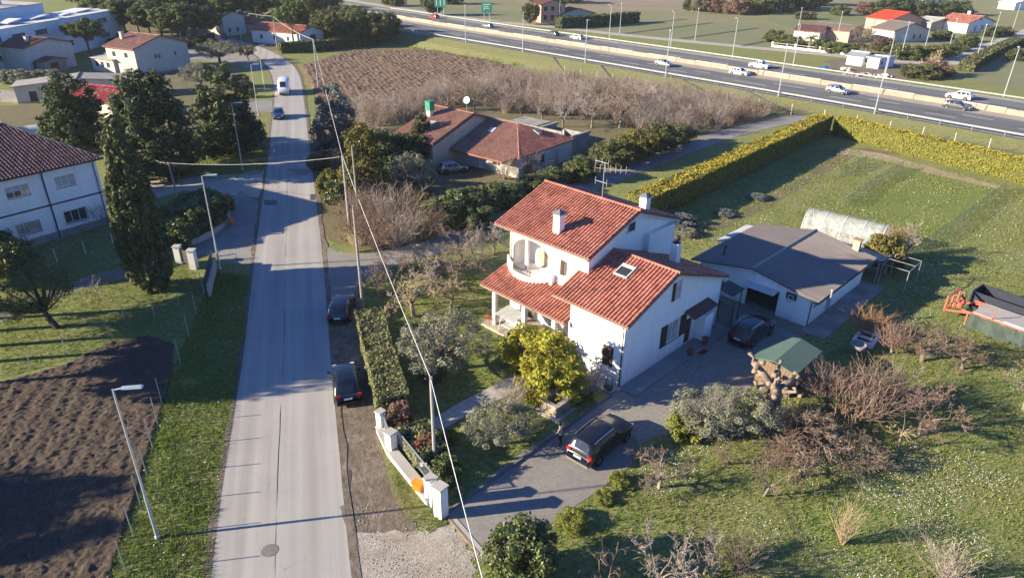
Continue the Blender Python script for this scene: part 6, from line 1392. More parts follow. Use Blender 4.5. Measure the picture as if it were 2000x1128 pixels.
pole('leaning wooden pole beside the laurels, left of the road', (347, 385), 4.2, WOODP, .12, .09, lean=(0, -.05))
pole('short wooden pole behind the cypress', (290, 340), 3.0, WOODP, .10, .08)
pole('utility pole in front of the red-roofed annex', (541, 92), 8.0, CPOLE, .14, .1)
def wire(label, pts, r=.028, sag=.6, mat=None):
    m = MB(); 
    for a, b in zip(pts[:-1], pts[1:]):
        a, b = Vector(a), Vector(b); q = [a + (b - a) * (i / 14) - Vector((0, 0, sag * 4 * (i / 14) * (1 - i / 14))) for i in range(15)]; m.tube(q, r, 5)
    o = m.build('overhead_cable', mat or M('pale_cable', (.58, .58, .57), .7)); tag(o, label, 'cable'); return o
T1, T2, T3 = top((685, 462), 8.4), top((850, 912), 6.2), Vector((1.2, 10.0, 6.4))
T0 = top((622, 172), 9.3)
wire('pale overhead cable running from the wooden pole over the garden towards the viewer', [T0, T1, T2, T3], .024, .35)
TL = top((347, 385), 4.1)
wire('overhead cable crossing the road to the short wooden poles', [T1, TL, top((290, 340), 2.9)], .016, .45)
wire('thin cable between the two wooden poles and the road crossing', [top((700, 420), 7.7), TL + Vector((0, 0, -.3))], .012, .3, DARKM)
wire('cable from the field pole towards the distant houses', [T0, top((541, 92), 7.9), top((440, 60), 7.5)], .03, .6)

# highway lamps, rails, barrier, signs, fences
def near_idx(p): return min(range(HN), key=lambda i: (RAIL[i][0] - p[0]) ** 2 + (RAIL[i][1] - p[1]) ** 2)
HDIR = math.atan2(RAIL[40][1] - RAIL[41][1], RAIL[40][0] - RAIL[41][0])
mbp = MB(); mbp.tube([(0, 0, 0), (0, 0, 9.3)], [.1, .06], 6); ME_POLE = mbp.mesh('highway_lamp_pole')
mbh = MB(); mbh.box(-.12, .12, -.9, .1, 9.25, 9.38); ME_HEAD = mbh.mesh('highway_lamp_head')
ME_POLE.materials.append(LAMPM); ME_HEAD.materials.append(LAMPM)
def hlamp(label, off, along_px, face):
    p = at(*along_px, 2.0); i = near_idx(p); q = HO(off)[i]
    t = thing('highway_lamp', label, 'street lamp', (q[0], q[1], HZ[i]), HDIR + face); link('pole', ME_POLE, None, t); link('lamp_head', ME_HEAD, None, t)
ordn = ['first', 'second', 'third', 'fourth', 'fifth', 'sixth', 'seventh', 'eighth', 'ninth']
for k, p in enumerate(((933, 85), (1027, 101), (1143, 119), (1292, 147), (1487, 180), (1710, 220), (1985, 270))):
    hlamp('highway lamp on the near side, %s from the left' % ordn[k], -.9, p, 0)
for k, p in enumerate(((1085, 96), (1186, 113), (1312, 134), (1452, 156), (1622, 184), (1850, 222), (2040, 258))):
    hlamp('highway lamp on the far side, %s from the left' % ordn[k], 34.4, p, math.pi)
for k, p in enumerate(((1092, 48), (1210, 66), (1357, 80), (1555, 78), (1632, 88), (1758, 116), (1802, 110), (1850, 106), (1905, 122), (1935, 88), (1975, 66))):
    t = thing('service_lamp', 'lamp post along the service road, %s from the left' % (ordn[k] if k < 9 else ('tenth', 'eleventh')[k - 9]), 'street lamp', at3(*p), HDIR); link('pole', ME_POLE, None, t); link('lamp_head', ME_HEAD, None, t)
def guard(name, label, off, step, i0, i1, mat, h=.75):
    t = thing(name, label, 'guard rail', (*HO(off)[i0], HZ[i0])); A = HO(off); ox, oy, oz = t.location; m = MB()
    for i in range(i0, i1 - 1):
        a, b = Vector((A[i][0] - ox, A[i][1] - oy, HZ[i] - oz + h)), Vector((A[i + 1][0] - ox, A[i + 1][1] - oy, HZ[i + 1] - oz + h)); m.beam(a, b, .1, .26)
    m.build('rail', mat, t); pm = MB().box(-.07, .07, -.07, .07, -.3, h + .2).mesh('rail_post'); pm.materials.append(mat)
    for i in range(i0, i1, step):
        o = link('post', pm, None, t); o.location = (A[i][0] - ox, A[i][1] - oy, HZ[i] - oz)
    return t
i_l, i_r = near_idx(at(640, 30, 2.5)), near_idx(at(2060, 285, 1.0))
i_r = min(HN - 2, i_r + 4)
RAILM = M('dull_galvanised', (.30, .31, .32), .55, (.25, .26, .27), 1.0, metal=.5)
guard('guard_rail', 'galvanised guard rail along the near edge of the highway', -.5, 1, i_l, i_r, RAILM)
guard('guard_rail', 'galvanised guard rail along the far edge of the highway', 31.9, 2, i_l, i_r, RAILM)
t = thing('median_barrier', 'concrete barrier with white blocks along the middle of the highway', 'barrier', (*HO(17.7)[i_l], HZ[i_l])); A = HO(17.7); ox, oy, oz = t.location
MED_A, MED_B = M('barrier_concrete', (.30, .255, .20), .9, (.25, .21, .17), .6), M('barrier_top', (.5, .5, .49), .8)
for i in range(i_l, i_r - 1):
    a, b = Vector((A[i][0] - ox, A[i][1] - oy, HZ[i] - oz)), Vector((A[i + 1][0] - ox, A[i + 1][1] - oy, HZ[i + 1] - oz)); d = (b - a); e = a + d * .985
    n = Vector((-d.y, d.x, 0)).normalized(); m = MB(); m.hexa([a - n * .3, e - n * .3, e + n * .3, a + n * .3] + [p + Vector((0, 0, .95)) for p in (a - n * .1, e - n * .1, e + n * .1, a + n * .1)])
    o = m.build('barrier_block', MED_A, t)
    if i % 3: MB().beam(a + Vector((0, 0, .99)), e + Vector((0, 0, .99)), .22, .08).build('top_rail', MED_B, o)
def post_fence(name, label, pts, step, h, mat, wires=(.3, .7, 1.1), r=.035, wr=.008, mesh=None):
    P = resample(pts, step); t = thing(name, label, 'fence', (*P[0], 0)); ox, oy = P[0]
    pm = MB().tube([(0, 0, -.05), (0, 0, h)], r, 5).mesh('fence_post'); pm.materials.append(mat)
    for p in P: o = link('post', pm, None, t); o.location = (p[0] - ox, p[1] - oy, 0); o.rotation_euler = (rnd.gauss(0, .03), rnd.gauss(0, .03), 0)
    m = MB()
    for z in wires:
        for a, b in zip(P[:-1], P[1:]): m.beam((a[0] - ox, a[1] - oy, z), (b[0] - ox, b[1] - oy, z), wr * 2)
    if wires: o = m.build('wires', DARKM, t); o['kind'] = 'stuff'
    return t
POSTW = M('pale_concrete_post', (.60, .58, .54), .9)
post_fence('wire_fence', 'wire fence with pale concrete posts at the foot of the highway bank', [HO(-8.0)[i] for i in range(near_idx(at(1050, 150)), i_r)], 4.0, 2.0, POSTW, (.5, 1.0, 1.5, 1.9), .06)
lf = []
for y in (772, 810, 855, 905, 960, 1020, 1085, 1150):
    q = at(513, y); lf.append((q[0] - .984 * 6.31, q[1] - .179 * 6.31))
lf = ats((398, 575), (384, 615), (370, 660), (352, 708)) + lf
t = thing('field_fence', 'thin wire fence with metal posts between ploughed field and verge', 'fence', (*lf[0], 0)); pm = MB().tube([(0, 0, -.05), (0, 0, 2.1)], .03, 5).mesh('thin_post'); pm.materials.append(METAL); m = MB()
for p in lf: o = link('post', pm, None, t); o.location = (p[0] - lf[0][0], p[1] - lf[0][1], 0)
for z in (.4, .8, 1.2):
    for a, b in zip(lf[:-1], lf[1:]): m.beam((a[0] - lf[0][0], a[1] - lf[0][1], z), (b[0] - lf[0][0], b[1] - lf[0][1], z), .003)
o = m.build('wires', DARKM, t); o['kind'] = 'stuff'
post_fence('garden_fence', 'low wire fence with thin posts across the left garden lawn', ats((60, 718), (128, 688), (243, 624), (302, 618), (350, 595), (400, 572)), 3.0, 1.3, METAL, (.4, .8, 1.2), .03, .005)
post_fence('garden_fence', 'wire fence with pale posts below the white house wall', ats((20, 560), (112, 512), (168, 496), (222, 482), (262, 470)), 3.2, 1.4, POSTW, (.4, .8, 1.2), .05, .006)
def sign(label, px, w, h, zc, mat, rz, z=0, back=None):
    t = thing('road_sign', label, 'road sign', at3(*px, z), rz)
    m = MB(); m.tube([(-w * .25, 0, 0), (-w * .25, 0, zc + h * .4)], .07, 6); m.build('sign_post', METAL, t)
    m = MB(); m.tube([(w * .25, 0, 0), (w * .25, 0, zc + h * .4)], .07, 6); m.build('sign_post', METAL, t)
    p = MB().box(-w / 2, w / 2, -.14, -.09, zc - h / 2, zc + h / 2).build('sign_panel', mat, t)
    return t, p
SIGNG = M('motorway_green', (.015, .19, .15), .6)
t, p = sign('green motorway sign with white arrow lines by the far carriageway', (951, 44), 3.6, 3.4, 4.6, SIGNG, math.radians(-8), 2.0)
for q in (((-1.2, 5.6), (1.2, 5.6)), ((-1.2, 4.9), (.6, 4.9)), ((-.9, 3.6), (-.9, 4.4)), ((-.9, 4.4), (.9, 4.4))): MB().beam((q[0][0], -.16, q[0][1]), (q[1][0], -.16, q[1][1]), .14, .14).build('arrow_line', PAINT, p)
t, p = sign('green motorway sign with three white strokes next to the dark tree', (861, 32), 4.4, 3.2, 4.6, SIGNG, math.radians(-8), 2.0)
for x in (-1.4, 0, 1.4): MB().box(x - .12, x + .12, -.17, -.145, 3.6, 5.4).build('lane_stroke', PAINT, p)
t, p = sign('small orange bus-stop style sign beside the kerb wall', (447, 422), .55, .45, 2.3, M('orange_sign', (.38, .06, .03), .6), math.radians(10))

# kerb wall, gates and bins left of the road
KW = smooth_line(ats((340, 492), (370, 480), (402, 468), (432, 448), (449, 428), (448, 398)), 2)
t = thing('kerb_wall', 'low pale concrete wall curving round the laurels', 'wall', (0, 0, 0)); m = MB(); Ks = [resample(KW, .6)]; Ks = Ks[0]; Ka, Kb = offset_line(Ks, .14), offset_line(Ks, -.14)
for i in range(len(Ks) - 1):
    m.hexa([(*Ka[i], 0), (*Kb[i], 0), (*Kb[i + 1], 0), (*Ka[i + 1], 0), (*Ka[i], .6), (*Kb[i], .6), (*Kb[i + 1], .6), (*Ka[i + 1], .6)])
m.build('wall_body', CONC, t)
t = thing('utility_box', 'white utility box standing on the curved kerb wall', 'utility box', at3(384, 462), math.radians(30)); MB().box(-.35, .35, -.2, .2, 0, 1.15).build('cabinet', WHITE_B, t); MB().box(-.38, .38, -.23, .23, 1.15, 1.2).build('lid', WHITE_B, t)
t = thing('mailbox', 'orange rubbish bag holder on the apron beside the kerb wall', 'bin', at3(452, 440), 0); m = MB(); m.lathe([(.05, 0), (.25, .1), (.28, .5), (.18, .75), (.08, .85)], n=9); m.build('bag', M('orange_bag', (.55, .19, .03), .6), t); MB().tube([(0, .3, 0), (0, .3, 1.1)], .03, 5).build('stand', METAL, t)
def pillar(t, x, y, w, h, mat, capm, name='gate_pillar'):
    MB().box(x - w / 2, x + w / 2, y - w / 2, y + w / 2, 0, h).build(name, mat, t); MB().box(x - w / 2 - .07, x + w / 2 + .07, y - w / 2 - .07, y + w / 2 + .07, h, h + .1).build('pillar_cap', capm, t)
g = thing('white_gate', 'pair of white gate pillars with a dark gate left of the road', 'gate', at3(352, 514), 0)
pa, pb = at(352, 514), at(380, 524); dx, dy = pb[0] - pa[0], pb[1] - pa[1]
pillar(g, 0, 0, .55, 1.7, WHITE, CONC); pillar(g, dx, dy, .6, 1.8, WHITE, CONC)
m = MB(); m.beam((.3, 0, .9), (dx - .3, dy, .9), .08, 1.3); m.build('gate_leaf', DARKM, g)
g = thing('dark_gate', 'open dark metal gate leaf leaning beside the street lamp', 'gate', at3(405, 578), 0); pb = at(418, 522); pa = at(405, 578); dx, dy = pb[0] - pa[0], pb[1] - pa[1]
m = MB(); m.beam((0, 0, .85), (dx, dy, 1.0), .06, 1.5); m.build('gate_leaf', DARKM, g); m = MB(); m.beam((0.25, -.1, .55), (dx + .25, dy - .1, .55), .2, 1.1); m.build('gate_wall', CONC, g)
t = thing('bollard_barrier', 'short grey rail barrier with posts beside the apron', 'barrier', at3(428, 512), 0); m = MB(); pb = at(462, 506); pa = at(428, 512); dx, dy = pb[0] - pa[0], pb[1] - pa[1]
for f_ in (0, 1): MB().tube([(dx * f_, dy * f_, 0), (dx * f_, dy * f_, .7)], .05, 6).build('post', METAL, t)
MB().beam((0, 0, .6), (dx, dy, .6), .05, .08).build('rail', METAL, t)

# villa boundary wall, railing, gate pillars
fw = ats((743, 842), (764, 888), (806, 940), (842, 985))
t = thing('front_wall', 'low white boundary wall with grey coping and metal railing', 'wall', (*fw[0], 0)); ox, oy = fw[0]; m = MB(); mc = MB()
for a, b in zip(fw[:-1], fw[1:]):
    a, b = Vector((a[0] - ox, a[1] - oy, 0)), Vector((b[0] - ox, b[1] - oy, 0)); m.beam(a + Vector((0, 0, .22)), b + Vector((0, 0, .22)), .5, .46); mc.beam(a + Vector((0, 0, .49)), b + Vector((0, 0, .49)), .62, .07)
m.build('wall_body', WHITE, t); mc.build('coping', CONC, t)
rl = ats((776, 875), (800, 910), (850, 968))
def railing(t, a, b, o, h0=.5, h1=1.5, step=.13):
    a, b = Vector((a[0] - o[0], a[1] - o[1], 0)), Vector((b[0] - o[0], b[1] - o[1], 0)); L = (b - a).length
    for z in (h0 + .12, h1): MB().beam(a + Vector((0, 0, z)), b + Vector((0, 0, z)), .05).build('rail', METAL, t)
    bm_ = MB().box(-.012, .012, -.012, .012, h0, h1).mesh('railing_bar'); bm_.materials.append(METAL); n = int(L / step)
    for i in range(n + 1): q = link('bar', bm_, None, t); q.location = a + (b - a) * (i / n)
    pm_ = MB().box(-.035, .035, -.035, .035, h0 - .1, h1 + .05).mesh('railing_post'); pm_.materials.append(METAL); k = max(1, int(L / 1.6))
    for i in range(k + 1): q = link('post', pm_, None, t); q.location = a + (b - a) * (i / k)
railing(t, rl[0], rl[2], fw[0])
railing(t, at(748, 835), at(760, 868), fw[0], .5, 1.3)
MB().box(-.2, .2, -.01, .01, 0, .3).build('name_plate', FRAME_W, t).location = (at(829, 940)[0] - ox, at(829, 940)[1] - oy, 1.1)
for nm, px, w_, h, lb in (('gate_pillar', (746, 842), .42, 1.5, 'white pillar with flat cap at the far end of the boundary wall'), ('gate_pillar', (766, 886), .5, 1.6, 'white pillar with flat cap between railing and hedge'), ('gate_pillar', (843, 982), .5, 1.75, 'white gate pillar beside the orange letter box'), ('gate_pillar', (862, 1006), .55, 2.0, 'tall white gate pillar at the driveway entrance')):
    g = thing(nm, lb, 'pillar', at3(*px), math.radians(-38)); MB().box(-w_ / 2, w_ / 2, -w_ / 2, w_ / 2, 0, h).build('shaft', WHITE, g); MB().box(-w_ / 2 - .06, w_ / 2 + .06, -w_ / 2 - .06, w_ / 2 + .06, h, h + .1).build('cap', CONC, g)
g = thing('letter_box', 'orange letter box tilted on the boundary wall', 'letter box', (*at(819, 968), .5), math.radians(-30)); g.rotation_euler = (.25, .1, math.radians(-30)); MB().box(-.28, .28, -.2, .2, .05, .62).build('box', M('orange_plastic', (.75, .22, .02), .45, (.68, .19, .02), 3), g); MB().box(-.31, .31, -.23, .23, .62, .68).build('lid', M('orange_lid', (.8, .25, .03), .45), g)
MB_ = thing('gate_post', 'thin white metal gate post at the driveway entrance', 'gate', at3(869, 1004)); MB().tube([(0, 0, 0), (0, 0, 1.7)], .06, 6).build('post', FRAME_W, MB_)
t = thing('gate_track', 'sliding gate track set in the ground across the driveway entrance', 'track', (*at(876, 1012), .02)); pa, pb = at(876, 1012), at(935, 1082); MB().beam((0, 0, .02), (pb[0] - pa[0], pb[1] - pa[1], .02), .12, .04).build('rail', M('rusty_rail', (.33, .24, .15), .8), t); MB().beam((.25, 0, .01), (pb[0] - pa[0] + .25, pb[1] - pa[1], .01), .3, .02).build('concrete_strip', CONC, t)

# ------------------------------------------------------------------ vehicles
TYRE = M('tyre_rubber', (.018, .018, .018), .85); RIM = M('alloy_rim', (.42, .43, .44), .35, metal=.7); TRIM = M('black_trim', (.02, .02, .022), .5)
CARGLASS = glass_mat('car_glass', (.012, .016, .02), .05); REDL = M('tail_lamp_red', (.45, .015, .012), .3); WLAMP = M('head_lamp', (.70, .72, .74), .15); PLATE = M('number_plate', (.78, .78, .76), .5)
def paint(name, col, metal=.3):
    m = M(name, col, .28, tuple(c * .9 for c in col), 1.0, spec=.6, metal=metal, fine=.03); m.node_tree.nodes['Principled BSDF'].inputs['Coat Weight'].default_value = .7; m.node_tree.nodes['Principled BSDF'].inputs['Coat Roughness'].default_value = .06
    return m
# side profiles: x from tail (-.5) to nose (.5); shoulder height and roof height in parts of the car height; half-width in parts of the half-width
PROF = {'suv': ([-.5, -.485, -.47, -.40, -.30, -.12, .04, .20, .24, .36, .46, .49, .5], [.36, .52, .60, .62, .62, .61, .60, .60, .585, .565, .52, .44, .34], [.36, .52, .64, .93, .985, 1.0, .985, .62, .60, .575, .53, .44, .34], [.80, .90, .94, .985, 1, 1, 1, .99, .98, .96, .90, .82, .76]),
        'hatch': ([-.5, -.485, -.465, -.38, -.28, -.10, .06, .22, .26, .38, .46, .49, .5], [.36, .55, .62, .64, .63, .62, .61, .60, .58, .55, .50, .42, .33], [.36, .55, .66, .92, .985, 1.0, .98, .64, .60, .56, .51, .42, .33], [.80, .90, .94, .985, 1, 1, 1, .99, .98, .95, .88, .80, .74]),
        'van': ([-.5, -.495, -.49, -.47, -.30, 0, .20, .32, .40, .44, .48, .495, .5], [.30, .45, .5, .52, .52, .52, .52, .51, .50, .49, .44, .38, .30], [.30, .8, .93, .985, 1, 1, .99, .93, .66, .52, .45, .38, .30], [.86, .96, .98, 1, 1, 1, 1, 1, .98, .96, .92, .86, .82]),
        'pickup': ([-.5, -.495, -.49, -.34, -.20, -.16, -.08, .06, .20, .34, .46, .49, .5], [.34, .54, .58, .58, .58, .60, .60, .60, .585, .56, .52, .44, .34], [.34, .54, .58, .58, .58, .93, 1.0, .98, .62, .57, .53, .44, .34], [.9, .97, 1, 1, 1, 1, 1, 1, .99, .96, .90, .84, .78])}
CAR_ME = {}
def car_parts(kind, L, W, Hh):
    key = (kind, L, W, Hh)
    if key in CAR_ME: return CAR_ME[key]
    xs, zs, zr, wf = PROF[kind]; R = {}
    xx = sorted(set(list(np.linspace(-.5, .5, 29)) + xs)); f = lambda x, a: float(np.interp(x, xs, a)); z0 = .20 / Hh
    rw = .80 if kind != 'van' else .90
    def ring(x):
        w, s_, r_ = f(x, wf) * W / 2, f(x, zs) * Hh, f(x, zr) * Hh; cab = max(0, min(1, (r_ - s_) / (.3 * Hh))); zb = z0 * Hh
        top_w = w * (.86 * (1 - cab) + rw * cab); cr = .035 * Hh
        return [(w * .86, zb), (w * .985, zb + .14), (w, zb + (s_ - zb) * .55), (w * .975, s_), (top_w * (.5 + .5 * .55) + w * .975 * .225 if False else (w * .975 + top_w) / 2 + .02 * cab, (s_ + r_) / 2 + .01), (top_w, r_ - .02 * cab), (top_w * .6, r_ + cr * .75), (0, r_ + cr)]
    m = MB(); n = 15
    for x in xx:
        r = ring(x); full = [(-a, b) for a, b in r] + [(a, b) for a, b in r[-2::-1]]
        m.v += [(x * L, y, z) for y, z in full]
    for i in range(len(xx) - 1):
        for k in range(n - 1): m.f.append((i * n + k, i * n + k + 1, (i + 1) * n + k + 1, (i + 1) * n + k))
        m.f.append((i * n + n - 1, i * n, (i + 1) * n, (i + 1) * n + n - 1))
    m.f.append(tuple(range(n))); m.f.append(tuple((len(xx) - 1) * n + k for k in range(n - 1, -1, -1)))
    me = m.mesh('car_body'); me.shade_smooth(); R['body'] = me
    def side(x, t, sg):
        r = ring(x); a, b, c = r[3], r[4], r[5]
        y, z = (a[0] + (b[0] - a[0]) * t * 2, a[1] + (b[1] - a[1]) * t * 2) if t < .5 else (b[0] + (c[0] - b[0]) * (t - .5) * 2, b[1] + (c[1] - b[1]) * (t - .5) * 2)
        return (x * L, sg * (y + .012), z)
    def sidewin(x0, x1, sg):
        q = MB(); X = np.linspace(x0, x1, 7)
        for a, b in zip(X[:-1], X[1:]):
            for t0, t1 in ((.14, .5), (.5, .88)):
                p = [side(a, t0, sg), side(b, t0, sg), side(b, t1, sg), side(a, t1, sg)]; q.poly(p if sg < 0 else p[::-1])
        return q.mesh('side_window')
    def over(x0, x1, t=.9):
        q = MB(); X = np.linspace(x0, x1, 6)
        def rowp(x):
            r = ring(x); return [(x * L, s * a * t, b + .014) for s, (a, b) in ((-1, r[5]), (-1, r[6]), (1, r[7]), (1, r[6]), (1, r[5]))]
        for a, b in zip(X[:-1], X[1:]):
            A_, B_ = rowp(a), rowp(b)
            for k in range(4): q.poly([A_[k], B_[k], B_[k + 1], A_[k + 1]])
        return q.mesh('screen')
    spans = {'suv': [(-.40, -.29), (-.275, -.10), (-.085, .09)], 'hatch': [(-.36, -.27), (-.25, -.08), (-.065, .10)], 'van': [(.16, .33)], 'pickup': [(-.15, -.03), (-.015, .10)]}[kind]
    R['side'] = [(sidewin(a, b, sg)) for a, b in spans for sg in (-1, 1)]
    R['wind'] = over(*{'suv': (.06, .185), 'hatch': (.08, .205), 'van': (.325, .425), 'pickup': (.075, .19)}[kind])
    R['rear'] = over(*{'suv': (-.465, -.405), 'hatch': (-.46, -.385), 'van': (-.4985, -.492), 'pickup': (-.198, -.166)}[kind], .84)
    wr = .36 if kind == 'van' else .335
    q = MB(); prof = [(wr * .62, -.1), (wr * .97, -.1), (wr, -.06), (wr, .06), (wr * .97, .1), (wr * .62, .1)]
    for i, (r_, y) in enumerate(prof): q.v += [(r_ * math.cos(a), y, r_ * math.sin(a)) for a in [k * math.pi / 9 for k in range(18)]]
    for i in range(5): q.f += [(i * 18 + k, i * 18 + (k + 1) % 18, (i + 1) * 18 + (k + 1) % 18, (i + 1) * 18 + k) for k in range(18)]
    R['tyre'] = q.mesh('tyre'); R['tyre'].shade_smooth()
    q = MB(); q.v += [(wr * .63 * math.cos(a), -.07, wr * .63 * math.sin(a)) for a in [k * math.pi / 9 for k in range(18)]]; q.f.append(tuple(range(18)))
    for k in range(5):
        a = k * 1.2566; d = Vector((math.cos(a), 0, math.sin(a))); q.beam(d * .04 + Vector((0, -.085, 0)), d * wr * .6 + Vector((0, -.085, 0)), .06, .03, up=(0, 1, 0))
    R['rim'] = q.mesh('rim')
    q = MB(); q.v += [((wr + .07) * math.cos(a), 0, (wr + .07) * math.sin(a)) for a in [k * math.pi / 9 for k in range(18)]]; q.f.append(tuple(range(18))); R['arch'] = q.mesh('wheel_arch')
    R['wr'] = wr; R['ring'] = ring; CAR_ME[key] = R; return R
def car(name, label, kind, pos, heading, L, W, Hh, pm, z=0.0, detail=2, rails=False, cat='car', group=None, bumper=None):
    t = thing(name, label, cat, (pos[0], pos[1], z), heading, group); R = car_parts(kind, L, W, Hh); ring = R['ring']
    def part(nm, me, mat, par=None, loc=None, rz=0):
        o = bpy.data.objects.new(nm, me); C.objects.link(o); o.parent = par or t
        if not me.materials: me.materials.append(mat)
        o.material_slots[0].link = 'OBJECT'; o.material_slots[0].material = mat
        if loc: o.location = loc
        if rz: o.rotation_euler = (0, 0, rz)
        return o
    b = part('body', R['body'], pm)
    for me in R['side']: part('side_window', me, CARGLASS)
    part('windscreen', R['wind'], CARGLASS)
    if kind != 'van': part('rear_window', R['rear'], CARGLASS)
    wr = R['wr']; wx = (.30, -.31) if kind != 'van' else (.33, -.28)
    for fx in wx:
        for sg in (-1, 1):
            w = thing_part('wheel', t); w.location = (fx * L, sg * (W / 2 - .085), wr); w.rotation_euler = (0, 0, 0 if sg < 0 else math.pi)
            part('tyre', R['tyre'], TYRE, w); part('rim', R['rim'], RIM, w)
            a = part('wheel_arch', R['arch'], TRIM); a.location = (fx * L, sg * (W / 2 + .003), wr + .02)
    if detail:
        q = lambda x, i: ring(x)[i]
        for sg in (-1, 1):
            if kind == 'van':
                MB().box(-L * .502, -L * .494, sg * W * .45 - .07, sg * W * .45 + .07, .75, 1.35).build('tail_lamp', REDL, t)
                MB().box(L * .462, L * .492, sg * W * .36 - .16, sg * W * .36 + .16, .82, 1.0).build('head_lamp', WLAMP, t)
            else:
                z_ = .60 * Hh; MB().box(-L * .497, -L * .468, sg * W * .385 - .2, sg * W * .385 + .1, z_ - .13, z_ + .05).build('tail_lamp', REDL, t)
                MB().box(L * .452, L * .484, sg * W * .34 - .16, sg * W * .34 + .12, .44 * Hh, .44 * Hh + .12).build('head_lamp', WLAMP, t)
            xm = .17 if kind != 'van' else .36; zm = ring(xm)[3][1] + .06; MB().box(xm * L - .1, xm * L + .08, sg * (W / 2 + .02), sg * (W / 2 + .2), zm, zm + .16).build('wing_mirror', pm, t)
            if rails:
                MB().tube([(x * L, sg * ring(x)[5][0] * .93, ring(x)[5][1] + .07) for x in (-.36, -.28, -.1, .04)], .022, 6).build('roof_rail', RIM, t)
        MB().box(-L * .507, -L * .497, -.26, .26, .40 * Hh, .40 * Hh + .12).build('number_plate', PLATE, t)
        MB().box(L * .497, L * .507, -.26, .26, .26 * Hh, .26 * Hh + .12).build('number_plate', PLATE, t)
        MB().box(-L * .504, -L * .47, -W * .40, W * .40, .21, .36).build('rear_bumper', bumper or TRIM, t); MB().box(L * .47, L * .503, -W * .36, W * .36, .21, .42).build('front_grille', TRIM, t)
    return t
def thing_part(name, parent):
    o = bpy.data.objects.new(name, None); C.objects.link(o); o.parent = parent; o.empty_display_size = .1; return o
P_BLACK = paint('black_paint', (.008, .008, .010)); P_DBLUE = paint('dark_blue_paint', (.008, .014, .035)); P_BLUE = paint('blue_paint', (.02, .06, .14)); P_WHITE = paint('white_paint', (.72, .72, .72), 0); P_SILVER = paint('silver_paint', (.40, .41, .42), .7); P_GREY = paint('grey_paint', (.10, .105, .11), .5); P_RED = paint('red_paint', (.40, .03, .03), 0); P_BSUV = paint('blue_black_paint', (.010, .011, .018))
RD = math.radians(106.3)
pc = at(676, 770); car('parked_car', 'black car parked on the dirt verge, rear lights towards the viewer', 'hatch', (-11.2, 38.7), RD + .02, 4.25, 1.80, 1.52, P_BLACK)
car('parked_car', 'dark blue hatchback parked beside the far end of the hedge', 'hatch', (-13.85, 49.2), RD - .22, 4.0, 1.74, 1.50, P_DBLUE)
car('parked_suv', 'black estate SUV with silver roof rails on the driveway', 'suv', (5.5, 33.1), math.radians(48.5), 4.75, 1.92, 1.64, P_BSUV, rails=True, bumper=RIM)
car('parked_suv', 'dark blue SUV with roof rails parked in front of the garage', 'suv', (18.7, 46.4), math.radians(44), 4.5, 1.86, 1.64, P_DBLUE, rails=True)
car('white_van', 'white delivery van driving towards the viewer', 'van', at(556, 182), math.radians(-76), 5.9, 2.05, 2.65, P_WHITE, cat='van')
car('blue_car', 'blue car driving behind the white van', 'hatch', at(545, 230), math.radians(-74), 4.1, 1.78, 1.52, P_BLUE)
car('yard_car', 'grey car standing in the farmhouse yard', 'hatch', at(885, 336), math.radians(25), 3.9, 1.7, 1.48, P_SILVER)
car('yard_car', 'dusty car half hidden behind the slim conifer', 'hatch', at(778, 325), math.radians(60), 4.0, 1.7, 1.45, P_SILVER)
def hcar(label, px, kind, pm, fwd, L=4.4, W=1.8, Hh=1.5):
    p = at(*px, 2.0)
    for _ in range(4): z = hz_at(*p); p = at(*px, z)
    car('highway_car', label, kind, p, HDIR + (math.pi if fwd else 0), L, W, Hh, pm, z + .02, 1)
hcar('silver hatchback on the near carriageway, left of the white saloon', (1296, 130), 'hatch', P_SILVER, True)
hcar('white car on the near carriageway beside the barrier', (1444, 147), 'hatch', P_WHITE, True, 4.5)
hcar('silver-grey SUV on the near carriageway above the hedge corner', (1635, 183), 'suv', P_SILVER, True, 4.4, 1.8, 1.6)
hcar('dark saloon on the near carriageway at the right', (1868, 214), 'hatch', P_GREY, True, 4.6)
hcar('white pickup van on the far carriageway', (1483, 134), 'pickup', P_WHITE, False, 5.0, 1.9, 1.8)
hcar('white car on the far carriageway at the right', (1872, 194), 'suv', P_WHITE, False, 4.5, 1.85, 1.6)
hcar('small white car on the far carriageway near the salmon-pink house', (1127, 78), 'hatch', P_WHITE, False)
hcar('dark car on the far carriageway ahead of the small white car', (1079, 71), 'hatch', P_GREY, False)
hcar('pale car on the far carriageway below the green sign', (952, 55), 'hatch', P_SILVER, False)
hcar('red car on the far carriageway at the left', (848, 37), 'hatch', P_RED, False)
for px, lb in (((357, 74), 'left'), ((362, 76), 'right')): pass
for k, (px, py, lb) in enumerate(((360, 70, 'leftmost of three'), (415, 76, 'middle of three'), (438, 78, 'rightmost of three'))):
    b = thing('recycling_bin', 'blue recycling container in the far yard, ' + lb, 'bin', at3(px, py), .4); MB().box(-.8, .8, -.6, .6, .1, 1.5).build('container', M('blue_plastic_%d' % k, (.02, .06, .30), .5), b); slab_poly(MB(), [(-.85, -.65, 1.6), (.85, -.65, 1.6), (.85, .65, 1.75), (-.85, .65, 1.75)], .1).build('lid', M('blue_lid_%d' % k, (.02, .05, .24), .5), b)

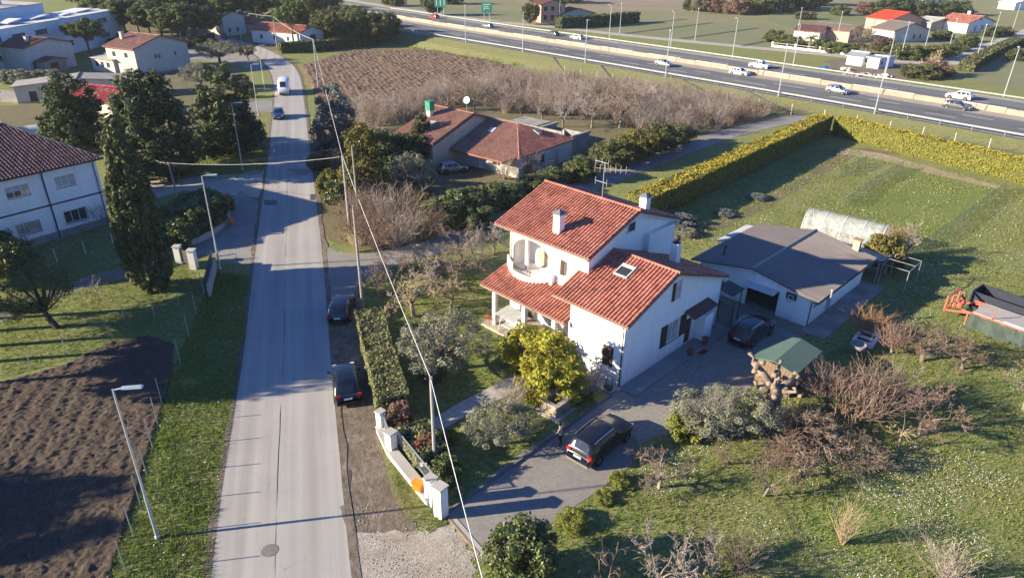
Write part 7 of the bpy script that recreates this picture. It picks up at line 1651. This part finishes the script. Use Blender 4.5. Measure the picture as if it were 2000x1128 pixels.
# ------------------------------------------------------------------ garden objects
def person():
    """someone standing behind the driveway car, head bent, arms forward"""
    x, y = 3.05, 33.0; t = thing('person', 'person in beige top with dark hair standing beside the driveway SUV', 'person', (x, y, 0), math.radians(150))
    def skin(nm, vs, es, rs, mat, par, root=0):
        me = bpy.data.meshes.new(nm); me.from_pydata(vs, es, []); o = link(nm, me, mat, par); md = o.modifiers.new('skin', 'SKIN'); md.use_smooth_shade = True
        for i, r in enumerate(rs): me.skin_vertices[0].data[i].radius = r if isinstance(r, tuple) else (r, r)
        me.skin_vertices[0].data[root].use_root = True; o.modifiers.new('sub', 'SUBSURF').levels = 1; o.modifiers[-1].render_levels = 2; return o
    SK = M('skin_tone', (.55, .34, .25), .6)
    V = [(0, 0, .95), (.0, 0, 1.15), (.02, 0, 1.38), (.06, 0, 1.50), (.09, 0, 1.56), (.12, 0, 1.66), (.11, 0, 1.74),
         (.02, .17, 1.40), (.12, .24, 1.16), (.32, .16, 1.12), (.40, .12, 1.14), (.02, -.17, 1.40), (.12, -.24, 1.16), (.32, -.16, 1.12), (.40, -.12, 1.14),
         (0, .09, .90), (.02, .10, .50), (-.02, .10, .08), (.12, .11, .04), (0, -.09, .90), (.02, -.10, .50), (-.02, -.10, .08), (.12, -.11, .04)]
    E = [(0, 1), (1, 2), (2, 3), (3, 4), (4, 5), (5, 6), (2, 7), (7, 8), (8, 9), (9, 10), (2, 11), (11, 12), (12, 13), (13, 14), (0, 15), (15, 16), (16, 17), (17, 18), (0, 19), (19, 20), (20, 21), (21, 22)]
    Rr = [(.12, .09), (.115, .085), (.12, .09), .05, .055, .085, .07, .05, .042, .035, .04, .05, .042, .035, .04, .075, .055, .04, .04, .075, .055, .04, .04]
    b = skin('body', V, E, Rr, SK, t)
    skin('top', [V[i] for i in (0, 1, 2, 7, 8, 9, 11, 12, 13)], [(0, 1), (1, 2), (2, 3), (3, 4), (4, 5), (2, 6), (6, 7), (7, 8)], [(.145, .115), (.14, .11), (.145, .11), .07, .06, .05, .07, .06, .05], M('beige_knit', (.42, .33, .27), .9), t)
    skin('trousers', [V[i] for i in (0, 15, 16, 17, 19, 20, 21)], [(0, 1), (1, 2), (2, 3), (0, 4), (4, 5), (5, 6)], [(.13, .105), .095, .075, .065, .095, .075, .065], M('dark_trousers', (.03, .03, .035), .9), t)
    m = MB(); m.lathe([(.02, .12), (.085, .10), (.115, .03), (.115, -.05), (.095, -.10), (.05, -.12)], (.09, 0, 1.735), 12); m.build('hair', M('dark_hair', (.015, .011, .009), .6), t, True)
    for yy, s in ((.12, 1), (-.12, -1)):
        for k in range(5):
            a = Vector((.41, yy + (k - 2) * .017 if k else yy - s * .05, 1.14)); MB().tube([a, a + Vector((.05, 0, -.012)), a + Vector((.075 - .008 * abs(k - 2), 0, -.035))], [.010, .009, .007], 5).build('finger', SK, t)
    for s in (-1, 1):
        MB().lathe([(.001, 0), (.012, .006), (.012, .012), (.001, .018)], (.2, s * .032, 1.66), 6).build('eye', TRIM, t)
    MB().add([(.195, -.014, 1.63), (.195, .014, 1.63), (.225, 0, 1.625), (.2, 0, 1.67)], [(0, 1, 2), (1, 3, 2), (3, 0, 2)]).build('nose', SK, t)
person()

# square stone well
wl = thing('stone_well', 'square rubble-stone well with open top on the front lawn', 'well', at3(1083, 800), math.radians(48)); W = .72
m = MB()
for q in ((-W, W, -W, -W + .26), (-W, W, W - .26, W), (-W, -W + .26, -W + .26, W - .26), (W - .26, W, -W + .26, W - .26)): m.box(*q, .06, .85)
m.build('well_wall', STONE, wl); m = MB()
for q in ((-W - .08, W + .08, -W - .08, -W + .24), (-W - .08, W + .08, W - .24, W + .08), (-W - .08, -W + .24, -W + .24, W - .24), (W - .24, W + .08, -W + .24, W - .24)): m.box(*q, .855, .95)
m.build('coping', M('stone_coping', (.42, .37, .31), .9, (.34, .30, .25), 3), wl); MB().box(-W - .3, W + .3, -W - .3, W + .3, 0, .06).build('base_slab', CONC, wl); MB().box(-W + .27, W - .27, -W + .27, W - .27, .07, .3).build('water', glass_mat('well_water', (.02, .025, .02)), wl)

# polytunnel behind the garage
pt = thing('polytunnel', 'translucent plastic polytunnel behind the garage', 'greenhouse', (34.4, 66.6, 0), math.radians(-39))
PLM, tn, bs = _nodes('polythene'); bs.inputs['Base Color'].default_value = (.50, .53, .56, 1); bs.inputs['Roughness'].default_value = .25
tr_ = _n(tn, 'ShaderNodeBsdfTransparent'); mx_ = _n(tn, 'ShaderNodeMixShader'); co_ = _n(tn, 'ShaderNodeTexCoord').outputs['Object']; fz_, _ = _noise(tn, co_, 2.5, 4); mr_ = _n(tn, 'ShaderNodeMapRange'); mr_.inputs[3].default_value = .24; mr_.inputs[4].default_value = .48; tn.links.new(fz_, mr_.inputs[0]); tn.links.new(mr_.outputs[0], mx_.inputs[0]); tn.links.new(tr_.outputs[0], mx_.inputs[1]); tn.links.new(bs.outputs[0], mx_.inputs[2]); tn.links.new(mx_.outputs[0], tn.nodes['Material Output'].inputs[0])
Lt, Rt = 7.6, 2.0; arc = [(Rt * math.cos(a), 2.5 * math.sin(a) ** .85) for a in np.linspace(.0, math.pi, 13)]
m = MB(); nx = 17
for i in range(nx):
    x = -Lt / 2 + Lt * i / (nx - 1); sg = .96 + .04 * abs(math.cos(math.pi * i / (nx - 1) * 4))
    m.v += [(x, y * sg, max(0, z) * sg) for y, z in arc]
for i in range(nx - 1): m.f += [(i * 13 + k, i * 13 + k + 1, (i + 1) * 13 + k + 1, (i + 1) * 13 + k) for k in range(12)]
m.f += [tuple(range(12, -1, -1)), tuple((nx - 1) * 13 + k for k in range(13))]
me = m.build('plastic_cover', PLM, pt, True)
for i in range(5): x = -Lt / 2 + Lt * i / 4; MB().tube([(x, y * 1.01, max(0, z) * 1.01) for y, z in arc], .035, 6).build('hoop', FRAME_W, pt)
ln = thing('lean_to', 'low corrugated metal lean-to between garage and polytunnel', 'shed', (*gw(12.4, 4.6), 0), G_TH - math.pi / 2)
tiles(MB(), (0, 0, 2.15), (1, 0, 0), (0, 1, -.12), 5.6, 2.9, None, .24, 99, .05).build('corrugated_roof', MI('rusty_sheet', [(.30, .32, .35), (.34, .36, .39), (.28, .29, .31), (.36, .22, .17)], .5, .4), ln)
for x, y in ((.2, .2), (5.4, .2), (.2, 2.6), (5.4, 2.6)): MB().tube([(x, y, 0), (x, y, 2.0)], .05, 6).build('post', METAL, ln)
MB().box(.1, 5.5, 2.65, 2.75, 0, 1.7).build('back_wall', CONC_D, ln)

# wood shed with green felt roof
WOOD = M('shed_boards', (.20, .14, .10), .9, (.14, .10, .07), 3, .4, 14)
sc = [(19.52, 43.14), (21.48, 41.03), (18.74, 38.1), (16.67, 39.79)]; cx, cy = sum(p[0] for p in sc) / 4, sum(p[1] for p in sc) / 4
sh = thing('wood_shed', 'small timber shed with green felt roof beside the orchard', 'shed', (cx, cy, 0), math.radians(46))
slab_poly(MB(), [(-2.1, -1.55, 2.15), (2.1, -1.55, 2.15), (2.1, 0, 2.5), (-2.1, 0, 2.5)], .08).build('roof', M('green_felt', (.085, .14, .115), .85, (.07, .12, .10), 1.2), sh)
slab_poly(MB(), [(-2.1, 0.004, 2.5), (2.1, 0.004, 2.5), (2.1, 1.55, 2.15), (-2.1, 1.55, 2.15)], .08).build('roof', M('green_felt_b', (.085, .14, .115), .85, (.07, .12, .10), 1.2), sh)
for k in range(14): x = -1.75 + k * .25; MB().box(x, x + .235, -1.28, -1.24, 0, 2.05).build('board', WOOD, sh)
for k in range(10): y = -1.2 + k * .24; MB().box(-1.78, -1.74, y, y + .225, 0, 2.1).build('board', WOOD, sh)
MB().box(-1.72, 1.75, 1.2, 1.26, 0, 2.05).build('back_wall', WOOD, sh); MB().box(1.72, 1.76, -1.2, 1.2, 0, 2.1).build('side_wall', M('tarpaulin_green', (.06, .075, .055), .8), sh)
for k in range(3): MB().box(-1.2 + k * .8, -1.15 + k * .8 + .6, -1.9, -1.4, 0, .25 + .2 * k).build('log_stack', M('cut_logs_%d' % k, (.33, .22, .14), .9, (.22, .15, .1), 6, .6, 12), sh)

# pollarded plane trunk
pl = thing('pollarded_tree', 'thick pollarded plane trunk with knobbly bare stubs beside the wood shed', 'tree', at3(1500, 822), 0, None, (1.5, 1.5, 1.35)); PB = M('plane_bark', (.24, .185, .145), .9, (.15, .12, .09), 3, .9, 6, bdist=.06); r = np.random.RandomState(5)
MB().tube([(0, 0, -.1), (.03, .02, .7), (-.05, .04, 1.5), (0, .05, 2.0)], [.42, .36, .40, .34], 12).build('trunk', PB, pl, True)
for a, e, L_ in ((2.4, .75, 1.5), (3.3, .3, .8), (.3, .4, 1.0), (1.2, .8, .9), (5.2, .5, .7), (4.2, .9, .7)):
    d = Vector((math.cos(a) * math.cos(e), math.sin(a) * math.cos(e), math.sin(e))); p = Vector((0, .05, 1.75)); q = p + d * L_ * .55 + Vector((0, 0, .05)); s = p + d * L_
    o = MB().tube([p, q, s], [.22, .17, .14], 9).build('limb', PB, pl, True)
    m = MB()
    for _ in range(5): k = s + Vector(r.normal(size=3) * .17) - d * r.uniform(0, .5); m.tube([k - d * .12, k, k + d * .1], [.08, .16, .05], 8)
    o2 = m.build('knuckle', PB, o, True); o2['kind'] = 'stuff'
    MB().tube([s, s + d * .12 + Vector((r.normal() * .08, r.normal() * .08, .16)), s + d * .2 + Vector((r.normal() * .1, r.normal() * .1, .3))], [.09, .06, .085], 7).build('stub', PB, o, True)

# raised trailer platform at the right
REDP = M('red_oxide_frame', (.42, .11, .07), .7, (.34, .09, .06), 4)
tp = thing('farm_trailer', 'long flat farm trailer with red frame and dark netting at the right edge', 'trailer', (37.3, 49.6, 0), math.radians(-52))
MB().box(.6, 8.5, -1.0, 1.5, 1.28, 1.36).build('deck', M('grey_deck', (.38, .34, .31), .9, (.31, .28, .26), 1.2), tp)
for y in (-1.06, 1.53): MB().box(-.2, 8.6, y - .05, y + .05, 1.16, 1.30).build('side_rail', REDP, tp)
for x in (.3, 3.2, 6.4): 
    for y in (-.95, 1.4): MB().beam((x, y, 0), (x, y, 1.25), .12).build('leg', REDP, tp)
for a, b in (((-1.4, -1.0, .6), (-1.4, 1.4, .6)), ((-1.4, -1.0, 1.9), (-1.4, 1.4, 1.9)), ((-1.4, -1.0, .6), (-1.4, -1.0, 1.9)), ((-1.4, 1.4, .6), (-1.4, 1.4, 1.9)), ((-1.4, -1.0, .7), (.6, -1.0, 1.2)), ((-1.4, 1.4, .7), (.6, 1.4, 1.2)), ((-1.4, .2, .6), (-1.4, .2, 1.9))): MB().beam(a, b, .13).build('head_frame', REDP, tp)
for k, (x, y) in enumerate(((-1.0, -.4), (-.7, .3), (-.5, -.7), (-.9, .9))): MB().lathe([(.05, 0), (.22, .08), (.25, .3), (.12, .45), (.06, .5)], (x, y, .9 + .1 * k), 9).build('gas_bottle', REDP, tp)
for x in (2.0, 5.2): MB().beam((x, -1.06, 1.3), (x + .1, -1.1, 2.2), .07).build('stake', REDP, tp)
m = MB(); nn = 13
for i in range(nn): x = .5 + 4.6 * i / (nn - 1); m.v += [(x, -1.14 - .07 * math.sin(i * 1.9), 1.25), (x, -1.3 - .12 * math.sin(i * 1.4 + 1), .65), (x, -1.42 - .1 * math.cos(i * 1.1), .06)]
for i in range(nn - 1): m.f += [(i * 3, i * 3 + 3, i * 3 + 4, i * 3 + 1), (i * 3 + 1, i * 3 + 4, i * 3 + 5, i * 3 + 2)]
m.build('shade_net', M('dark_green_net', (.055, .075, .065), .9, (.04, .055, .05), 2), tp)
MB().box(2.8, 6.2, -1.0, -.8, 1.365, 1.44).build('plank', FRAME_W, tp)
tk = thing('dark_tank', 'long dark-blue open skip behind the farm trailer', 'skip', (39.6, 52.6, 0), math.radians(-52)); m = MB()
for q in ((0, 9, -1.0, -.9), (0, 9, 1.1, 1.2), (0, .1, -.9, 1.1), (8.9, 9, -.9, 1.1)): m.box(*q, 0, 1.5)
m.build('skip_wall', M('navy_steel', (.02, .025, .045), .6), tk); MB().box(.1, 8.9, -.9, 1.1, .25, .3).build('skip_floor', M('navy_floor', (.025, .03, .06), .6), tk)

# planters, fountain bowl, pots, bench, airer, mats
pn = thing('raised_planter', 'white-framed raised planter on the lawn behind the stone bowl', 'planter', at3(1690, 665), math.radians(50)); m = MB()
for q in ((-1.0, 1.0, -.75, -.55), (-1.0, 1.0, .55, .75), (-1.0, -.8, -.55, .55), (.8, 1.0, -.55, .55), (-.08, .08, -.55, .55)): m.box(*q, 0, .35)
m.build('frame', FRAME_W, pn); MB().box(-.8, .8, -.55, .55, 0, .2).build('soil', G_SOIL, pn)
fb = thing('stone_bowl', 'grey round stone bowl on a short stem beside the raised planter', 'planter', at3(1672, 690)); MB().lathe([(.12, 0), (.15, .3), (.5, .45), (.62, .62), (.6, .85), (.5, .85), (.45, .7)], n=14).build('bowl', M('grey_stone_bowl', (.24, .23, .23), .9, (.18, .175, .17), 4), fb, True)
TERRA = M('terracotta_pot', (.40, .19, .11), .9, (.33, .15, .09), 4)
for (a, b), h, lb in (((9.15, -1.1), .55, 'larger terracotta pot against the white entrance cupboard'), ((6.95, -1.15), .5, 'terracotta pot below the kitchen window')):
    g = thing('flower_pot', lb, 'flower pot', (*vw(a, b), .12)); MB().lathe([(.18, 0), (.27, h * .85), (.31, h * .85), (.31, h), (.25, h), (.22, h * .8)], n=12).build('pot', TERRA, g, True); MB().lathe([(.2, 0), (.2, .02)], (0, 0, h * .82), 10).build('soil', G_SOIL, g)
d = thing('door_mat', 'small red mat on the pavement in front of the door', 'mat', (*vw(8.15, -1.55), .03), V_TH); MB().box(-.4, .4, -.22, .22, 0, .02).build('mat', M('red_mat', (.26, .035, .03), .95), d)
bn = thing('stone_bench', 'pale stone bench under the silvery olives', 'bench', at3(1372, 832), math.radians(35)); MB().box(-.75, .75, -.22, .22, .4, .5).build('seat', CONC, bn)
for x in (-.55, .55): MB().box(x - .1, x + .1, -.2, .2, 0, .4).build('leg', CONC, bn)
ar_ = thing('clothes_airer', 'white rotary clothes airer in the front garden behind the big olive', 'clothes airer', at3(868, 672)); MB().tube([(0, 0, 0), (0, 0, 1.7)], .025, 6).build('pole', FRAME_W, ar_)
for k in range(4):
    a = k * 1.571 + .5; MB().tube([(0, 0, 1.2), (1.2 * math.cos(a), 1.2 * math.sin(a), 1.9)], .018, 5).build('arm', FRAME_W, ar_)
for rr in (.5, .85, 1.15): MB().tube([(rr * math.cos(k * 1.571 + .5), rr * math.sin(k * 1.571 + .5), 1.2 + .58 * rr) for k in range(5)], .008, 4).build('line', FRAME_W, ar_)
sw = thing('garden_swing', 'white-framed garden swing seat on the villa porch', 'swing seat', (*vw(-.35, 10.4), .17), V_TH); WF = FRAME_W
for y in (-.85, .85): MB().tube([(-.5, y, 0), (0, y, 1.6), (.5, y, 0)], .025, 6).build('frame', WF, sw)
MB().tube([(0, -.85, 1.6), (0, .85, 1.6)], .025, 6).build('top_bar', WF, sw); MB().box(-.3, .3, -.75, .75, .45, .53).build('seat', M('grey_cushion', (.45, .46, .47), .9), sw); MB().box(.3, .36, -.75, .75, .5, 1.05).build('backrest', M('grey_cushion_b', (.45, .46, .47), .9), sw)
slab_poly(MB(), [(-.7, -1, 1.55), (.7, -1, 1.75), (.7, 1, 1.75), (-.7, 1, 1.55)], .03).build('sun_canopy', M('pale_canvas', (.40, .42, .42), .9), sw)
ch = thing('porch_chair', 'red wrought-iron chair at the left end of the villa porch', 'chair', (*vw(-.55, 12.55), .17), V_TH); RI = M('red_iron', (.30, .06, .04), .6)
MB().lathe([(.25, 0), (.27, .02), (.25, .04)], (0, 0, .45), 12).build('seat', RI, ch)
for a in (.8, 2.4, 3.9, 5.5): MB().tube([(.22 * math.cos(a), .22 * math.sin(a), .45), (.28 * math.cos(a), .28 * math.sin(a), 0)], .015, 5).build('leg', RI, ch)
MB().tube([(-.2 + 0, .27 * math.cos(a), .7 + .3 * math.sin(a)) for a in np.linspace(-.6, 3.74, 10)], .015, 5).build('backrest', RI, ch)
tb = thing('porch_table', 'low table with terracotta pots on the villa porch', 'table', (*vw(1.2, 11.6), .17), V_TH); MB().box(-.4, .4, -.8, .8, .65, .7).build('top', WOOD, tb)
for x in (-.33, .33):
    for y in (-.7, .7): MB().box(x - .03, x + .03, y - .03, y + .03, 0, .65).build('leg', WOOD, tb)
for k, (x, y) in enumerate(((0, -.45), (.1, .2))):
    g = thing('table_pot', ('larger', 'smaller')[k] + ' terracotta pot standing on the porch table', 'flower pot', (*vw(1.2 + x, 11.6 + y), .87), 0); s_ = 1 - .3 * k; MB().lathe([(.14 * s_, 0), (.24 * s_, .2 * s_), (.2 * s_, .36 * s_), (.16 * s_, .36 * s_)], n=10).build('pot', TERRA, g, True)
hs = thing('hose_reel', 'green hose cart leaning by the front corner of the villa', 'hose cart', (*vw(-.9, .4), .1), V_TH); m = MB(); m.tube([(0, -.25, .25 + .22 * 0), (0, .25, .25)], .22, 12); m.build('reel', M('green_plastic', (.03, .11, .07), .6), hs); MB().tube([(-.1, -.25, 0), (.15, -.25, 1.0), (.15, .25, 1.0), (-.1, .25, 0)], .02, 5).build('handle', M('green_tube', (.03, .10, .06), .5), hs)
gt = thing('lattice_gate', 'dark timber lattice gate beyond the entrance canopy', 'gate', (*vw(12.7, -.55), 0), V_TH)
MB().box(0, .06, -.7, -.62, 0, 2.2).build('post', BROWN, gt); MB().box(0, .06, .5, .58, 0, 2.2).build('post', BROWN, gt)
for k in range(9): MB().beam((.03, -.6, .1 + k * .22), (.03, .5, min(2.1, .5 + k * .22)), .03, .05).build('slat', BROWN, gt)
st = thing('garden_trellis', 'wire trellis frame standing beside the rear of the garage', 'trellis', (*gw(12.2, -1.2), 0), G_TH)
for x, y in ((0, 0), (3.2, 0), (0, -2.2), (3.2, -2.2)): MB().tube([(x, y, 0), (x, y, 2.1)], .035, 5).build('post', METAL, st)
for a, b in (((0, 0), (3.2, 0)), ((0, -2.2), (3.2, -2.2)), ((0, 0), (0, -2.2)), ((3.2, 0), (3.2, -2.2)), ((1.6, 0), (1.6, -2.2))): MB().beam((*a, 2.1), (*b, 2.1), .04).build('top_bar', METAL, st)
# net fences round the vegetable plot
NETM, tn, bs = _nodes('green_netting'); bs.inputs['Base Color'].default_value = (.22, .30, .27, 1); bs.inputs['Roughness'].default_value = .9
tr_ = _n(tn, 'ShaderNodeBsdfTransparent'); mx_ = _n(tn, 'ShaderNodeMixShader'); wv = _n(tn, 'ShaderNodeTexNoise'); wv.inputs['Scale'].default_value = 9; co_ = _n(tn, 'ShaderNodeTexCoord').outputs['Object']; tn.links.new(co_, wv.inputs['Vector']); mr_ = _n(tn, 'ShaderNodeMapRange'); mr_.inputs[1].default_value = .3; mr_.inputs[2].default_value = .7; mr_.inputs[3].default_value = .12; mr_.inputs[4].default_value = .42; tn.links.new(wv.outputs[0], mr_.inputs[0]); tn.links.new(mr_.outputs[0], mx_.inputs[0]); tn.links.new(tr_.outputs[0], mx_.inputs[1]); tn.links.new(bs.outputs[0], mx_.inputs[2]); tn.links.new(mx_.outputs[0], tn.nodes['Material Output'].inputs[0])
for lb, pts in (('green net fence on the left side of the vegetable plot', ((1650, 405), (1700, 365), (1762, 330))), ('green net fence on the right side of the vegetable plot', ((1805, 485), (1880, 430), (1962, 370))), ('short torn net fence across the bare ground near the hedge corner', ((1640, 345), (1690, 320)))):
    P = resample(ats(*pts), 2.5); f_ = thing('net_fence', lb, 'fence', (*P[0], 0)); m = MB(); o0 = P[0]
    for p in P: MB().tube([(p[0] - o0[0], p[1] - o0[1], 0), (p[0] - o0[0] + rnd.gauss(0, .05), p[1] - o0[1], 1.3)], .016, 5).build('post', DARKM, f_)
    for a, b in zip(P[:-1], P[1:]):
        h0, h1 = 1.25, 1.2; m.poly([(a[0] - o0[0], a[1] - o0[1], .02), (b[0] - o0[0], b[1] - o0[1], .02), (b[0] - o0[0], b[1] - o0[1], h1), (a[0] - o0[0], a[1] - o0[1], h0)])
    m.build('net', NETM, f_)
# white garden fence of the houses beyond the highway, debris in the yard, culvert strips on the bank
gf = resample(ats((1508, 92), (1600, 102), (1672, 110)), 5.0); f_ = thing('white_garden_fence', 'white balustrade fence in front of the palm beyond the highway', 'fence', (*gf[0], 0)); o0 = gf[0]
for p in gf: MB().box(p[0] - o0[0] - .2, p[0] - o0[0] + .2, p[1] - o0[1] - .2, p[1] - o0[1] + .2, 0, 1.5).build('pillar', WHITE, f_)
for a, b in zip(gf[:-1], gf[1:]):
    MB().beam((a[0] - o0[0], a[1] - o0[1], .3), (b[0] - o0[0], b[1] - o0[1], .3), .2, .6).build('low_wall', WHITE, f_); MB().beam((a[0] - o0[0], a[1] - o0[1], 1.2), (b[0] - o0[0], b[1] - o0[1], 1.2), .08, .1).build('rail', METAL, f_)
r = random.Random(5)
for k, (px, py, s_, mt, lb) in enumerate(((1650, 138, 1.6, WHITE_B, 'pale rubble heap left of the garden hut'), (1668, 146, 2.0, TILE_B, 'heap of old roof tiles in the builders yard'), (1695, 148, 1.8, CONC_D, 'grey rubble heap below the garden hut'), (1725, 150, 2.2, WHITE_B, 'long pale rubble heap at the yard edge'), (1612, 136, 1.0, M('blue_tarp', (.03, .10, .35), .6), 'small blue tarpaulin bundle beside the highway'))):
    h = thing('rubble_heap', lb, 'rubble', at3(px, py), r.uniform(0, 3)); m = MB()
    for _ in range(14): x, y = r.gauss(0, s_ * .5), r.gauss(0, s_ * .4); m.obox((x, y, max(0, .35 - .2 * math.hypot(x, y))), (r.uniform(.4, 1.1), r.uniform(.3, .8), r.uniform(.2, .5)), r.uniform(0, 3))
    o = m.build('debris', mt, h); o['kind'] = 'stuff'
for k, px in enumerate(((1065, 115), (1175, 133), (1305, 158), (1435, 182))):
    i = near_idx(rail_pt(*px)); a, b = HO(-.8)[i], HO(-7.2)[min(HN - 1, i + 2)]; c_ = thing('drain_channel', 'concrete drain channel down the highway bank, %s from the left' % ordn[k], 'drain', (*a, HZ[i])); MB().beam((0, 0, .02), (b[0] - a[0], b[1] - a[1], -HZ[i] + .05), .5, .12).build('channel', M('drain_dark_%d' % k, (.10, .09, .08), .9), c_)

# pale green cloche behind the white house
cl = thing('cloche_tunnel', 'low pale green sheeted tunnel behind the white house roof', 'greenhouse', at3(92, 262), math.radians(35)); m = MB(); na = 9
for x in (-4, -2, 0, 2, 4): m.v += [(x, 1.8 * math.cos(a), (1.5 + .08 * math.sin(x * 2)) * math.sin(a)) for a in np.linspace(0, math.pi, na)]
for i in range(4): m.f += [(i * na + k, i * na + k + 1, (i + 1) * na + k + 1, (i + 1) * na + k) for k in range(na - 1)]
m.f += [tuple(range(na)), tuple(4 * na + k for k in range(na))]; m.build('cover', M('pale_green_sheet', (.40, .46, .43), .7, (.33, .39, .36), 1.0), cl, True)
for x in (-4, 0, 4): MB().tube([(x, 1.82 * math.cos(a), 1.54 * math.sin(a)) for a in np.linspace(0, math.pi, 9)], .04, 5).build('hoop', METAL, cl)

# thin winter haze over the whole plain
HZM = bpy.data.materials.new('thin_haze'); HZM.use_nodes = True; ht = HZM.node_tree; ht.nodes.clear(); ho = ht.nodes.new('ShaderNodeOutputMaterial'); hv = ht.nodes.new('ShaderNodeVolumePrincipled')
hv.inputs['Color'].default_value = (.86, .90, .95, 1); hv.inputs['Density'].default_value = .0001; hv.inputs['Anisotropy'].default_value = .0; ht.links.new(hv.outputs[0], ho.inputs['Volume'])
hz = MB().box(-3600, 3600, -70, 6600, -1.0, 34.0).build('haze', HZM); hz['kind'] = 'stuff'; tag(hz, 'thin pale haze over the plain', 'haze')
